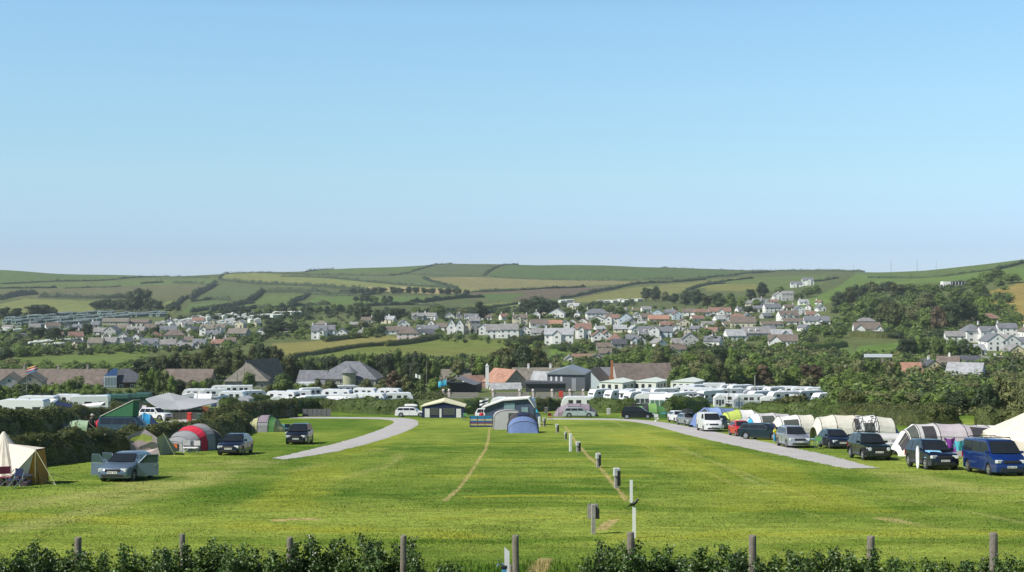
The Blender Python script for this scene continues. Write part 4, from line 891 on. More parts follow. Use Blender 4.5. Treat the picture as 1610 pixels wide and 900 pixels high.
H(1150,1190,499,516,'brown','cream','S',V1,D=9); H(1168,1184,494,503,'slate','white','G',V1); H(1066,1086,501,513,'brown','cream','G',V1); H(1038,1060,506,516,'red','white','S',V1); H(1055,1076,511,520,'brown','white','G',V1); H(1005,1036,514,532,'slate','white','S','','white house with dormers and steep slate roof mid-village',dorm=(-.4,.1),rise=4,D=9); H(1022,1038,513,533,'grey','white','G',V1)
H(1036,1058,515,532,'slate','blue','S',V1); H(1056,1072,517,529,'pale','cream','G',V1); H(1072,1088,516,529,'grey','cream','G',V1); H(1056,1078,533,547,'grey','cream','S',V1); H(1074,1100,524,548,'slate','grey','G','','grey house with big steep slate gable at the village lower right',D=10); H(1050,1078,543,556,'brown','white','S',V1,gb=[(-.7,.35)])
H(1142,1172,519,537,'pale','white','S','','long low white house with pale grey roof and roof windows',D=9,nwin=4); H(1168,1212,515,533,'grey','grey','S','','long grey-roofed house behind the long low white house',D=9,dorm=(-.5,0)); H(1104,1126,506,516,'grey','grey','S',V1)
H(931,952,521,540,'red','white','G',V1); H(946,962,521,538,'red','white','G',V1); H(956,980,525,546,'red','stone','S','','tall red-roofed house in the village centre',hip=True,D=9); H(938,962,540,551,'brown','white','S',V1); H(962,984,534,548,'dark','grey','S',V1); H(985,1004,527,543,'slate','blue','S',V1,gb=[(.4,.45)]); H(1000,1014,530,543,'grey','white','G',V1); H(1014,1028,520,528,'slate','white','S',V1)
H(942,962,549,562,'brown','grey','S',V1,gb=[(.5,.4)]); H(900,938,558,569,'red','white','S','','reddish-brown bungalow below the village centre',D=8); H(888,904,560,572,'grey','white','G','','small white gable left of the reddish-brown bungalow'); H(926,950,558,571,'brown','grey','G','','brown-roofed annex right of the reddish-brown bungalow')
# --- behind and left
H(703,716,502,527,'slate','white','G','','leftmost tall white gable of the three-gabled villa',D=9,rise=3.6,yaw=0); H(716,729,502,527,'slate','white','G','','middle gable of the tall three-gabled white villa',D=9,rise=3.6,yaw=0); H(729,740,502,526,'slate','cream','G','','cream right-hand gable beside the three-gabled villa',D=9,rise=3.2,yaw=0)
H(738,754,499,524,'grey','grey','S','','grey house with white chimney just right of the three-gabled villa',ch=(.3,)); H(753,771,508,527,'brown','white','G',V3); H(764,790,511,532,'grey','white','S','','left of the two white houses with balconies and grey roofs',D=8,yaw=0); H(786,814,510,532,'grey','white','S','','right of the two white houses with balconies, gable at its end',D=8,ch=(-.5,),yaw=0)
H(687,706,509,520,'brown','white','S',V3); H(655,690,512,524,'slate','white','S',V3); H(604,638,514,526,'brown','white','S','','long low white bungalow with brown roof left of the pinkish house',D=8); H(625,643,503,516,'slate','white','G',V3); H(624,658,515,536,'brown','pink','S','','pinkish-white house with hipped roof beside the clipped hedge',hip=True,D=9)
H(653,664,513,524,'slate','white','G',V3); H(660,682,518,532,'dark','white','S',V3,gb=[(-.6,.4)]); H(700,714,492,504,'slate','white','G',V3); H(730,752,494,506,'slate','white','S',V3,gb=[(-.5,.3)])
H(489,513,512,534,'slate','white','S','','tall white house with slate roof and chimneys by the tan meadow',ch=(-1,.9),gb=[(.3,.35)],D=8); H(508,526,512,533,'slate','white','S','','white side wing of the tall house by the tan meadow'); H(527,545,517,531,'slate','white','G','','small white gabled cottage right of the tall white house',D=11); H(495,515,505,518,'moss','stone','S',V3,hip=True); H(550,563,507,514,'grey','white','S',V3)
H(403,418,516,527,'slate','white','G',V3); H(414,428,517,527,'slate','white','S',V3); H(447,460,516,522,'grey','white','S',V3)
# --- far left village
H(137,160,532,549,'moss','cream','S',V4,'cream house with weathered roof and chimneys',ch=(.9,)); H(158,182,531,548,'grey','cream','S',V4,ch=(0,)); H(146,172,516,529,'grey','white','S',V4); H(164,184,513,530,'slate','grey','G',V4); H(183,198,523,533,'grey','white','G',V4); H(178,204,511,522,'moss','cream','S',V4); H(198,226,514,526,'grey','white','S',V4,'terraced cottages with grey roof',ch=(-.6,0,.6),nwin=6,rows=2)
H(226,244,510,520,'brown','cream','S',V4,ch=(1,)); H(230,250,523,534,'orange','yellow','G',V4); H(256,288,519,536,'brown','cream','S',V4,hip=True,D=8); H(250,276,513,525,'slate','white','S',V4); H(208,220,540,550,'grey','grey','S',V4); H(220,246,533,550,'slate','white','S',V4,gb=[(-.4,.3),(.8,.25)]); H(250,274,535,548,'grey','pale' if False else 'white','S',V4); H(275,290,534,544,'slate','white','G',V4)
H(288,302,530,541,'brown','grey','S',V4,ch=(0,)); H(276,302,540,550,'grey','white','S',V4); H(302,322,534,548,'slate','white','S',V4,gb=[(-.1,.35)]); H(314,336,511,528,'moss','white','S',V4,gb=[(-.4,.4)]); H(330,352,510,528,'moss','white','S',V4,gb=[(.2,.35)]); H(324,346,521,533,'slate','white','S',V4,gb=[(-.3,.3)]); H(358,388,517,532,'moss','grey','S',V4,D=9); H(98,110,512,522,'slate','white','G',V4); H(24,38,525,533,'grey','white','G',V4); H(2,20,512,519,'grey','white','S',V4)
H(160,200,501,511,'moss','cream','S','','long brownish building at the front edge of the holiday park',nwin=10); H(200,234,503,511,'brown','grey','S','','long low brown-roofed hall behind the terraced cottages',nwin=8)
# --- right slope
H(1244,1262,443,452,'slate','white','S',V5,gb=[(-.4,.4)]); H(1262,1280,437,449,'slate','white','S',V5,gb=[(.1,.4)]); H(1217,1236,459,472,'grey','white','G',V5); H(1230,1248,458,473,'grey','grey','S',V5); H(1172,1186,473,484,'grey','cream','S',V5); H(1186,1206,481,491,'slate','white','S',V5); H(1202,1228,478,492,'slate','white','S',V5,ch=(-.5,)); H(1225,1256,489,506,'brown','white','S','','large white house with a row of chimneys on the right slope',ch=(-.7,-.1,.5),gb=[(-.6,.3),(.1,.3)],D=9)
H(1250,1266,481,496,'slate','white','G',V5); H(1232,1268,501,511,'brown','white','S',V5,gb=[(.6,.25)]); H(1266,1306,498,511,'slate','white','S',V5,gb=[(.2,.2)],nwin=6); H(1196,1232,506,515,'brown','white','S',V5); H(1200,1220,513,524,'slate','grey','S',V5)
H(1214,1246,519,533,'pale','white','S','','upper storey of the wide white house above the right woodland',gb=[(.2,.45)],D=9); H(1210,1256,527,545,'brown','white','S','','wide white house with dark base and many windows above the woodland',gb=[(-.5,.4)],D=8,nwin=8)
H(1345,1386,508,527,'brown','white','S','','brown-roofed white bungalow with left gable below the hillside wood',gb=[(-.6,.4),(.85,.3)],D=9); H(1350,1376,500,512,'grey','grey','S',V5,hip=True)
# modern white house on the hill
p = P(1503, 452); s = S(p.y); r = empty('modern_house', p, 0); m = MB(); m.box(-20/s,-8/s,0,8,-2,9/s); m.box(-20/s,20/s,1,9,-2,2.2); m.build('wall', WALLS['white'], r)
m = MB(); m.box(-7.9/s,21/s,.6,9,2.21,4.6); m.build('window_band', GLASS, r); m = MB(); m.lathe([(15/s,4.62),(15/s,5.1),(14/s,5.3)],24,Matrix.Translation((6/s,5,0)) @ Matrix.Scale(.5,4,(0,1,0))); m.build('roof', ROOFS['dark'], r)
m = MB()
for i in range(6): m.box((-6+i*5)/s,(-5.2+i*5)/s,.3,.58,2.21,4.6)
m.build('column', TRIM, r); tag(r, 'modern white house with a dark flat roof and glass band on the right hilltop', 'house')
# --- right hamlet
H(1534,1574,493,509,'red','stone','S','','red-roofed grey house peeping from the trees beside the golden slope',hip=True,D=10)
H(1518,1546,510,539,'slate','white','S','','big white house with four square windows under a hipped slate roof',hip=True,D=10,rows=2,nwin=2,ww=1.6,ch=(.9,),below=4); H(1542,1568,514,540,'slate','white','S',V6,gb=[(.2,.4)]); H(1570,1600,509,530,'slate','white','S',V6,ch=(-1,)); H(1552,1584,525,552,'slate','white','G',V6,D=12); H(1574,1604,527,552,'grey','white','G',V6,D=12,ch=(.4,)); H(1590,1630,531,548,'slate','white','S',V6,ch=(-.3,.6)); H(1586,1614,543,566,'grey','yellow','G',V6,D=10)
H(1388,1452,572,590,'orange','white','S','','low building with long orange roof and brick chimney in the woodland',D=9,rise=3.2,Y=500,chw='stone',ch=(-.93,)); H(1452,1482,567,592,'dark','yellow','G','','pale yellow gable with dark slate roof right of the orange roof',D=11,Y=520,ch=(0,)); H(1480,1514,562,590,'brown','white','S','','white house with brown roof and brick-topped chimney in the right woodland',D=9,Y=520,ch=(0.1,),yaw=-22)
H(1508,1546,561,585,'dark','cream','S','','dark slate-roofed house behind the pale grey barn roof',D=9,Y=545); H(1540,1592,562,588,'grey','white','S','','grey-roofed cottage row with white gable at the far right',D=9,Y=560,gb=[(-.4,.25)],ch=(.2,)); H(1502,1556,573,604,'pale','white','S','','white barn with large pale slate roof in the right woodland',D=14,Y=470,yaw=-26,rise=4)
# --- near strip behind the caravans (about 450 m away)
H(-12,24,590,622,'moss','grey','G','','grey gabled cottage at the far left edge',D=12,Y=400,near=True,yaw=14); H(22,58,588,622,'moss','stone','G','','grey stone gabled cottage with dark chimney at the left',D=12,Y=400,near=True,ch=(-.5,),chw='stone',yaw=12)
H(-10,162,583,612,'brown','stone','S','','very long low terrace with brown roof behind the left trees',D=10,Y=440,rise=4.2,ch=(-.6,.1,.7),chw='stone',yaw=0,nwin=14)
r = H(155,222,582,617,'dark','timber','S','','dark timber house with slate hipped roof, blue solar panel and white bay window',hip=True,D=13,Y=430,rise=3.8,near=True,nwin=4,yaw=18,door=False)
b = MB(); b.box(-6.6,-3.0,-7.4,-6.4,-1,5.0); bo = b.build('bay_window', TRIM, r); g = MB()
for i in range(4):
    for k in range(2): g.box(-6.45+i*.86,-5.8+i*.86,-7.43,-7.403,-.4+k*2.7,1.9+k*2.7)
g.build('pane', mat('pale_glass', (.35,.42,.45), .1), bo)
sp = MB(); sp.add([(-6.8,-7.0,4.9),(-3.0,-7.0,4.9),(-2.4,-3.4,6.9),(-4.0,-3.4,6.9)],[(0,1,2,3)]); sp.add([(-6.8,-7.0,4.98),(-3.0,-7.0,4.98),(-2.4,-3.4,6.98),(-4.0,-3.4,6.98)],[(0,1,2,3)]); sp.build('solar_panel', mat('blue_solar', (0.03,0.07,0.16), .25, 0, .2, 2), r)
t = MB(); t.box(-1.4,1.0,-6.75,-6.6,.2,1.3); t.build('banner', mat('pink_cloth', (.75,.16,.25), .8), r)
r = H(256,330,583,606,'brown','stone','S','','long low building with brown roof and solar panels',D=10,Y=440,rise=3.5,near=True,yaw=0)
sp = MB(); k = ROOFS['brown']
for i in range(5):
    for j in range(2):
        x = -2.6+i*1.75; zt = 3.5/5; y0 = -4.6+j*2.2; z0 = .06+r.children[1].bound_box[0][2]*0
        e_ = max(v[2] for v in r.children[0].bound_box)-3.5+.28; f = lambda yy: e_+(yy+5)*zt
        sp.mi = 0; sp.add([(x,y0,f(y0)),(x+1.6,y0,f(y0)),(x+1.6,y0+2.05,f(y0+2.05)),(x,y0+2.05,f(y0+2.05))],[(0,1,2,3)]); sp.mi = 1
        for q in (0.0, 1.6): sp.tube([(x+q,y0,f(y0)+.03),(x+q,y0+2.05,f(y0+2.05)+.03)],.05,4)
sp.build('solar_panel', [mat('solar_cell', (0.015,0.02,0.05), .15, 0, .2, 2), mat('alu', (.6,.6,.62), .4, .6)], r)
H(350,416,574,616,'moss','stone','S','','grey stone house with hipped weathered roof behind two poles',hip=True,D=14,Y=430,rise=5,near=True,yaw=6,nwin=4); H(386,424,568,612,'moss','white','G','','steep weathered gable rising behind the stone house',D=16,Y=446,rise=7,near=True,yaw=-28); H(414,436,574,606,'moss','grey','S','','weathered roof with dormers right of the steep gable',D=10,Y=462,rise=4,near=True,dorm=(0,),yaw=-30)
H(440,482,583,606,'moss','stone','S','','long low weathered roof left of the grey annex',D=10,Y=470,rise=3.6,near=True,yaw=0); H(468,512,585,612,'slate','stone','S','','low grey slate annex joined to the big slate-roofed hall',D=10,Y=455,rise=3.8,near=True,yaw=-6)
r = H(500,598,571,616,'slate','stone','S','','big stone hall with long hipped slate roof and round turret',hip=True,D=18,Y=455,rise=5.2,near=True,yaw=-8,nwin=8,rows=2,ww=1.5)
t = MB(); t.lathe([(2.1,-1.5),(2.1,6.2)],20); t.v = [(x+1.8,y-10.8,z) for x,y,z in t.v]; t.build('turret', WALLS['olivew'], r, smooth=False); t = MB(); t.lathe([(2.7,6.1),(2.75,6.25),(.12,8.3),(.05,9.1)],20); t.v = [(x+1.8,y-10.8,z) for x,y,z in t.v]; t.build('turret_roof', ROOFS['slate'], r)
t = MB()
for a, b_ in ((-7,-3.5),(5.5,9)): t.box(a,b_,-12.2,-9.2,-1,2.6)
t.build('porch', WALLS['stone'], r)
H(690,740,583,612,'moss','stone','S','','weathered grey-brown roof with white chimney left of the red-roofed cottage',D=9,Y=470,rise=4,near=True,yaw=0,ch=(0,)); H(728,760,593,622,'red','white','S','','small cottage with red roof and white left gable',D=8,Y=430,rise=3.4,near=True,yaw=14,gb=())
r = H(772,816,583,622,'orange','stone','G','','house with orange tiled roof slope and slate-grey gable facing the camera',D=11,Y=425,rise=3.6,near=True,yaw=36)
c = MB(); c.box(-.8,.8,-.8,.8,0,11.3); c.box(-.95,.95,-.95,.95,11.3,11.6); c.lathe([(.4,11.6),(.4,12.1),(.15,12.6)],8); cc = c.build('white_chimney_stack', WALLS['white'], loc=AT(766,421)); tag(cc, 'tall white chimney stack left of the orange-roofed house', 'chimney'); cc.scale = (.62,.62,(-(572-HY)/S(421)-cc.location.z)/12.6)
H(770,818,604,622,'pale','cream','S','','low pale extension with light roof before the orange-roofed house',D=4,Y=408,rise=1.4,near=True,yaw=8); H(806,884,581,616,'moss','grey','S','','long farmhouse with grey roof and two white chimneys',D=11,Y=440,rise=5.4,near=True,yaw=0,ch=(-.4,.6),nwin=5); H(860,918,581,612,'brown','stone','S','','brown-grey roofed wing right of the long farmhouse',D=11,Y=450,rise=5.0,near=True,yaw=0); H(838,876,587,612,'pale','white','S','','lean pale-roofed barn in front of the long farmhouse',D=9,Y=420,rise=5,near=True,yaw=-26)
# dark sheds
r = empty('shed', AT(890,400), math.radians(-10)); s = S(400); m = MB(); m.box(-30/s,30/s,0,14,0,4.6); m.build('wall', mat('dark_cladding', (.12,.13,.14), .6, 0, .15, 3), r); m = MB(); m.prism([(-31/s,4.62),(31/s,4.62),(31/s,4.9),(0,6.6),(-31/s,4.9)],-.4,14.4); m.build('roof', mat('sheet_metal', (.27,.30,.32), .45, .3, .15, .8), r); m = MB(); m.box(9/s,16/s,-.08,-.003,0,3.6); m.build('door', mat('grey_door', (.3,.32,.34), .6), r); 
for i in range(3): m = MB(); m.box((-25+i*8)/s,(-22+i*8)/s,-.05,-.003,1.8,4); m.build('window', TRIM, r)
tag(r, 'dark-clad shed with ribbed sheet metal roof right of the farmhouse', 'shed')
r = empty('shed', AT(858,392), 0); m = MB(); m.box(-5.5,5.5,0,5,0,2.2); m.build('wall', mat('black_cladding', (.05,.05,.053), .7), r); m = MB(); m.prism([(-5.8,2.22),(5.8,2.22),(5.8,2.5),(-5.8,2.9)],-.5,5.4); m.build('roof', ROOFS['dark'], r); tag(r, 'low black shelter in front of the long farmhouse', 'shed')
r = empty('shed', AT(722,390), math.radians(-14)); m = MB(); m.box(-4.8,4.8,0,6,0,2.4); m.build('wall', mat('black_cladding', (.03,.03,.032), .7), r); m = MB(); roof_gable(m, 9.6, 6, 2.4, 4.0, .6); m.build('roof', ROOFS['slate'], r, fix=True); tag(r, 'low dark shed with slate roof behind the cream awning', 'shed')
H(912,960,582,614,'brown','blue','G','','pale blue-grey gabled house with a round window',D=14,Y=425,rise=4.6,near=True,yaw=-16); H(936,960,580,606,'slate','grey','S','','slate roof behind the pale blue-grey gabled house',D=9,Y=450,near=True,yaw=0)
r = H(966,1057,574,614,'brown','grey','S','','big grey house with long brown roof and cream left gable',D=11,Y=430,rise=5.2,near=True,yaw=10,nwin=6,rows=2)
c = MB(); c.box(-1.1,.9,-1,1,0,5); c.box(-.75,.6,-.8,.8,5,9.0); c.box(-.5,.5,-.6,.6,9,12.2); cc = c.build('brick_chimney_stack', BRICK, loc=AT(962,423)); tag(cc, 'orange brick chimney stack on the left end of the big grey house', 'chimney'); cc.scale = (.62,.62,(-(567-HY)/S(423)-cc.location.z)/12.2)
# white long board and garden wall with pillars
p = AT(1381, 455); s = S(455); zt_ = -(557-HY)/s-p.z; zb_ = -(562-HY)/s-p.z; r = empty('white_board', p, 0); m = MB(); m.box(-22/s,22/s,0,.4,zb_,zt_); m.build('panel', mat('bright_white', (.85,.86,.88), .4), r)
for i in (-18,0,18): m = MB(); m.box(i/s-.15,i/s+.15,.1,.3,-.3,zb_); m.build('leg', POSTW, r)
tag(r, 'long narrow white board standing above the right woodland', 'board')
r = empty('garden_wall', AT(820,352), 0); s = S(352); m = MB()
for a, b_ in ((690,752),(776,832),(840,876),(884,918)): m.box((a-820)/s,(b_-820)/s,0,.35,-.4,1.1)
m.build('wall', WALLS['stone'], r)
for x in (697,706,775,817,838,868,896,917): m = MB(); m.box(-.3,.3,-.1,.5,-.3,1.6); m.lathe([(.36,1.6),(.3,1.8),(.08,2.0)],8); m.build('pillar', WALLS['pink'], r, ((x-820)/s,0,0))
tag(r, 'low stone garden wall with pale capped pillars before the farmhouse', 'wall')
m = MB(); m.box(-.5,.5,0,.6,-.2,1.5); o_ = m.build('red_box', mat('red_paint', (.6,.06,.04), .5), loc=AT(882,349)); tag(o_, 'small red box against the garden wall', 'box')
p0 = [AT(x, 345) for x in (560,700,850,990)]; mb = MB(); vs = []
for q in p0: vs += [(q.x, q.y-2.2, G(q.x,q.y-2.2)+.03), (q.x, q.y+2.2, G(q.x,q.y+2.2)+.05)]
mb.add(vs, [(0,2,3,1),(2,4,5,3),(4,6,7,5)]); tag(mb.build('village_road', road), 'narrow lane in front of the garden wall', kind='structure')
# --- the smaller houses between them
def filler(poly, n, zone, seed, w0, w1):
    rnd = random.Random(seed); got = 0; tr = 0; xa, xb = min(p[0] for p in poly), max(p[0] for p in poly); ya, yb_ = min(p[1] for p in poly), max(p[1] for p in poly)
    while got < n and tr < 4000:
        tr += 1; x = rnd.uniform(xa, xb); y = rnd.uniform(ya, yb_)
        if not inpoly(np.array([x]), np.array([y]), poly)[0]: continue
        k = (y-478)/60; w_ = w0+(w1-w0)*max(0, min(1, k))*1.0; w_ *= rnd.uniform(.75, 1.35); h_ = w_*rnd.uniform(.52, .72)
        if any(x-w_/2 < b-2 and x+w_/2 > a+2 and y-h_ < d-1.5 and y > c+1.5 for a, b, c, d in HP): continue
        got += 1; g = rnd.random() < .4; H(x-w_*(.35 if g else .5), x+w_*(.35 if g else .5), y-h_, y, rnd.choice(['slate','grey','brown','slate','red','pale','grey']), rnd.choice(['white','white','white','cream','grey','white']), 'G' if g else 'S', zone, ch=(rnd.choice([-.8,.8,0]),) if rnd.random() < .6 else (), gb=[(rnd.uniform(-.5,.5),.35)] if (not g and rnd.random() < .4) else (), side=rnd.random() < .6, yaw=rnd.uniform(-28,28))
filler([(820,500),(880,488),(1000,492),(1120,490),(1230,484),(1300,505),(1300,514),(1180,548),(1060,552),(985,556),(930,546),(860,545),(815,530)], 58, V1, 3, 12, 24)
filler([(1180,478),(1290,476),(1300,500),(1200,500)], 8, V5, 4, 13, 18)
filler([(560,508),(700,500),(820,500),(815,520),(690,528),(560,530)], 9, V3, 5, 14, 20)
filler([(40,520),(150,514),(400,510),(420,528),(350,546),(220,552),(130,550)], 26, V4, 6, 13, 22)
filler([(1500,540),(1620,530),(1620,575),(1560,570)], 6, V6, 7, 26, 32)
# --- static caravans of the far holiday park
_w = MB(); _w.mi = 0; _w.box(-5.5,5.5,-1.8,1.8,.4,2.7); _w.mi = 1; _w.prism([(-1.95,2.7),(1.95,2.7),(0,3.3)],-5.6,5.6,Matrix.Rotation(math.pi/2,4,'Z')); _w.mi = 2
for i in range(4): _w.box(-4.4+i*2.4,-3.0+i*2.4,-1.84,-1.81,1.3,2.3)
_w.box(-5.54,-5.51,-1.1,1.1,1.3,2.3)
SC1 = _w.mesh('static_caravan', [mat('static_green', (.22,.30,.27), .6, rnd=.2), mat('static_roof_green', (.20,.25,.25), .6, rnd=.25), GLASS])
SC2 = SC1.copy(); SC2.materials.clear(); [SC2.materials.append(m) for m in (mat('static_cream', (.66,.68,.62), .6, rnd=.1), mat('static_roof_pale', (.50,.56,.54), .6, rnd=.2), GLASS)]
def statics(rowsl, me, lab, grp, sc_=None):
    for (x0, y0, x1, y1, n, rz) in rowsl:
        for i in range(n):
            t = (i+.5)/n; o_ = inst('static_caravan', me, None, P(x0+(x1-x0)*t+HR.uniform(-2.5,2.5), y0+(y1-y0)*t+HR.uniform(-1.1,1.1)), math.radians(rz+HR.uniform(-14,14)+38), sc_ or 1); tag(o_, lab, 'static caravan', grp)
statics([(8,506,110,497,9,40),(6,511,140,499,11,40),(30,514,180,498,12,40),(55,517,200,500,11,40),(90,497,180,493,8,40),(110,512,215,498,8,40),(180,497,262,495,7,30),(200,501,262,497,5,30)], SC1, 'dull green static caravan in the packed rows at the far left', 'green static caravans of the far holiday park')
statics([(252,512,330,504,8,60),(262,516,340,508,7,60),(290,508,400,497,10,60),(300,503,405,494,10,60),(320,513,410,500,9,60),(345,516,412,506,6,60),(410,496,470,495,5,20),(395,503,440,499,4,20)], SC2, 'pale cream static caravan in the rows right of the far dark clump', 'pale static caravans of the far holiday park')
statics([(820,480,862,477,4,15),(880,477,900,475,2,15),(940,477,1010,474,7,15)], SC2, 'pale static caravan on the slope behind the middle of the village', 'pale caravans behind the village')
statics([(52,543,85,540,4,20),(60,548,100,545,4,20),(92,540,135,536,5,20),(0,521,25,519,3,20),(0,525,30,522,3,20)], SC2, 'white caravan in the cluster before the far left village', 'white caravans before the far left village', .62)
print('houses', NH)
# ---------------------------------------------------------------- vehicles
def paint(name, col, metal=.0, rough=.28): return mat('paint_'+name, col, rough, metal, .03, .8, 0, .4, coat=.6)
CG = mat('car_glass', (0.018,0.022,0.026), .06, 0, .1, 1, 0, .6); TYRE = mat('tyre_rubber', (0.02,0.02,0.02), .85); RIM = mat('alloy', (0.55,0.56,0.58), .3, .8, .05, 2); BLK = mat('black_plastic', (0.02,0.02,0.022), .55)
LAMP = mat('headlamp', (0.75,0.78,0.80), .1, .3, .15, 6, 0, .7); TAIL = mat('tail_lamp', (0.35,0.02,0.015), .2); PLW = mat('plate_white', (0.78,0.78,0.72), .5); PLC = mat('plate_marks', (0.05,0.05,0.05), .6); CHR = mat('chrome', (.7,.7,.72), .15, 1.0, .02, 2)
KIND = {  # L, W, H, cowl from front, roof front, roof rear from tail, tail at belt, belt z, hood z, wheel r, front overhang, rear overhang, clearance
 'hatch': (4.2,1.76,1.47, 1.05,1.85,.62,.10,.93,.80,.31,.80,.72,.18), 'small': (3.7,1.66,1.47, .85,1.6,.55,.08,.93,.82,.29,.68,.6,.18),
 'mpv': (4.5,1.82,1.68, .95,1.85,.35,.06,1.02,.88,.33,.85,.78,.18), 'estate': (4.75,1.80,1.47, 1.25,2.0,.50,.08,.93,.78,.32,.92,.98,.17),
 'suv': (4.5,1.86,1.72, 1.25,1.95,.45,.08,1.06,.98,.37,.85,.80,.26), 'jeep': (4.4,1.82,1.72, 1.30,1.80,.22,.04,1.08,1.02,.36,.80,.78,.26), 'van': (4.9,1.92,1.96, .72,1.42,.10,.03,1.18,1.00,.34,.95,.95,.20)}
def ringed(mb, prof, wf, inset, taper=None):
    """closed body from a side profile (x,z): full profile inside, pulled-in profile at the outer skin"""
    n = len(prof); cx = sum(p[0] for p in prof)/n; vs = []
    for y, sh in ((-1, 1), (-1, 0), (1, 0), (1, 1)):
        for x, z in prof:
            hw = wf(x, z); xx, zz = x, z
            if sh: xx, zz = inset(x, z)
            else: hw -= .11
            vs.append((xx, y*hw, zz))
    fs = [tuple(range(n)), tuple(reversed(range(3*n, 4*n)))]
    for k in range(3): fs += [(k*n+(i+1) % n, k*n+i, (k+1)*n+i, (k+1)*n+(i+1) % n) for i in range(n)]
    mb.add(vs, fs)
def car_meshes(kind, pm, opt=()):
    L, W, H, c, rf, rr, tb, bz, hz_, wr, fo, ro_, gc = KIND[kind]; f = L/2; xf, xr = f-fo, -f+ro_; A = wr+.07; zb = gc+.04; out = {}
    arch = lambda x0: [(x0+A*math.cos(t), max(zb, wr*.98+A*math.sin(t))) for t in [math.radians(a) for a in range(-12, 193, 17)]]
    prof = [(f-.06, zb), (f, zb+.14), (f+.0, zb+.34), (f-.05, hz_-.14), (f-.16, hz_-.03), (f-.45, hz_+.03), (f-c+.1, bz+.0), (f-c-.2, bz+.02), (-f+tb+.25, bz+.03), (-f+tb, bz), (-f+.02, bz-.25), (-f, zb+.3), (-f+.05, zb)]
    bottom = [q for q in reversed(arch(xr))] + [q for q in reversed(arch(xf))]
    prof = prof + bottom
    tp = lambda x: 1-.12*max(0, (abs(x)-f+.75)/.75)**2
    b = MB(); ringed(b, prof, lambda x, z: (W/2)*tp(x), lambda x, z: (x*(1-.03) if abs(x) > f-.3 else x, z-.075 if z > .62*bz+.2 else z)); out['body'] = (b, pm)
    yw = lambda z: W/2-.07-(z-bz)/(H-bz)*(.20 if kind != 'van' else .12)
    g = MB(); gp = [(f-c+.02, bz-.04), (f-rf, H-.07), (f-rf-.25, H-.015), ((f-rf-f+rr)/2, H), (-f+rr+.2, H-.03), (-f+rr, H-.09), (-f+tb+.03, bz-.04)]
    ringed(g, gp, lambda x, z: yw(z), lambda x, z: (x, z-.05 if z > H-.12 else z)); out['cabin'] = (g, pm)
    # glass
    GL = {}; zt = H-.15; zl = bz+.045
    fx = lambda z: (f-c+.02)+((f-rf)-(f-c+.02))*(z-bz+.04)/(H-.03-bz); rx = lambda z: (-f+tb+.03)+((-f+rr)-(-f+tb+.03))*(z-bz+.04)/(H-.05-bz)
    a0, a1 = fx(zl)-.14, fx(zt)-.12; r0, r1 = rx(zl)+.14, rx(zt)+.12
    span = a0-r0; cuts = [0, .36, .68, 1.0] if kind not in ('small',) else [0, .52, 1.0]
    for sg in (-1, 1):
        gl = MB(); GL[sg] = gl
        for u, v in zip(cuts[:-1], cuts[1:]):
            if kind == 'van' and 'panel' in opt and u > .3: continue
            xb0, xb1 = a0-span*u-.03, a0-span*v+.03; top = lambda xx: max(min(xx, a1), r1)
            q = [(xb0, zl), (xb1, zl), (top(xb1), zt), (top(xb0), zt)]; vs = [(x, sg*(yw(z)+.007), z) for x, z in q]
            gl.add(vs, [(0,1,2,3) if sg < 0 else (3,2,1,0)])
    out['side_window'] = (GL[-1], CG); out['side_window_b'] = (GL[1], CG)
    ws = MB(); n = Vector((H-bz, 0, (rf-c))).normalized(); zt2 = H-.10
    q = [Vector((fx(zl), -(yw(zl)-.05), zl)), Vector((fx(zl)+.05, 0, zl)), Vector((fx(zl), yw(zl)-.05, zl)), Vector((fx(zt2), yw(zt2)-.06, zt2)), Vector((fx(zt2)+.05, 0, zt2)), Vector((fx(zt2), -(yw(zt2)-.06), zt2))]
    ws.add([p+n*.03 for p in q], [(0,1,4,5), (1,2,3,4)]); out['windscreen'] = (ws, CG)
    rw = MB(); n = Vector((-(H-bz), 0, max(.05, rr-tb))).normalized(); q = [(rx(zl+.05), -(yw(zl)-.12), zl+.05), (rx(zl+.05), yw(zl)-.12, zl+.05), (rx(zt), yw(zt)-.12, zt), (rx(zt), -(yw(zt)-.12), zt)]
    rw.add([Vector(p)+n*.02 for p in q], [(3,2,1,0)]); out['rear_window'] = (rw, CG)
    gr = MB(); zg = (zb+hz_)/2
    gr.bevbox(f-.10, f+.008, -W*.24, W*.24, hz_-.26, hz_-.12, .02); gr.bevbox(f-.2, f+.012, -W*.34, W*.34, zb+.06, zb+.22, .03)
    gr.box(-f+.4, f-.4, -W/2+.12, W/2-.12, gc-.02, gc+.22)
    for x0 in (xf, xr): gr.box(x0-A, x0+A, -W/2+.28, W/2-.28, gc, wr+A)
    for sg in (-1, 1):
        for x0 in (a0-span*.36, a0-span*.68): gr.box(x0-.008, x0+.008, sg*(W/2+.001)-.006, sg*(W/2+.001)+.006, zb+.06, bz-.09)
        gr.box(xr+A+.02, xf-A-.02, sg*(W/2-.01)-.02, sg*(W/2-.01)+.02, zb-.01, zb+.07)
        if kind == 'jeep' or 'flare' in opt:
            for x0 in (xf, xr):
                for t0 in range(0, 180, 20): 
                    t_ = math.radians(t0+10); gr.box(-.09,.09,-.05,.05,-.03,.03, Matrix.Translation((x0+(A+.03)*math.cos(t_), sg*(W/2), wr+(A+.03)*math.sin(t_))) @ Matrix.Rotation(-t_+math.pi/2, 4, 'Y'))
    if kind == 'jeep':
        for k in range(7): gr.box(f-.02, f+.02, -.42+k*.14-.035, -.42+k*.14+.035, hz_-.36, hz_-.12)
    out['grille'] = (gr, BLK)
    pl = MB(); pl.mi = 0; pl.box(f+.012, f+.03, -.26, .26, zb+.23, zb+.345); pl.mi = 1
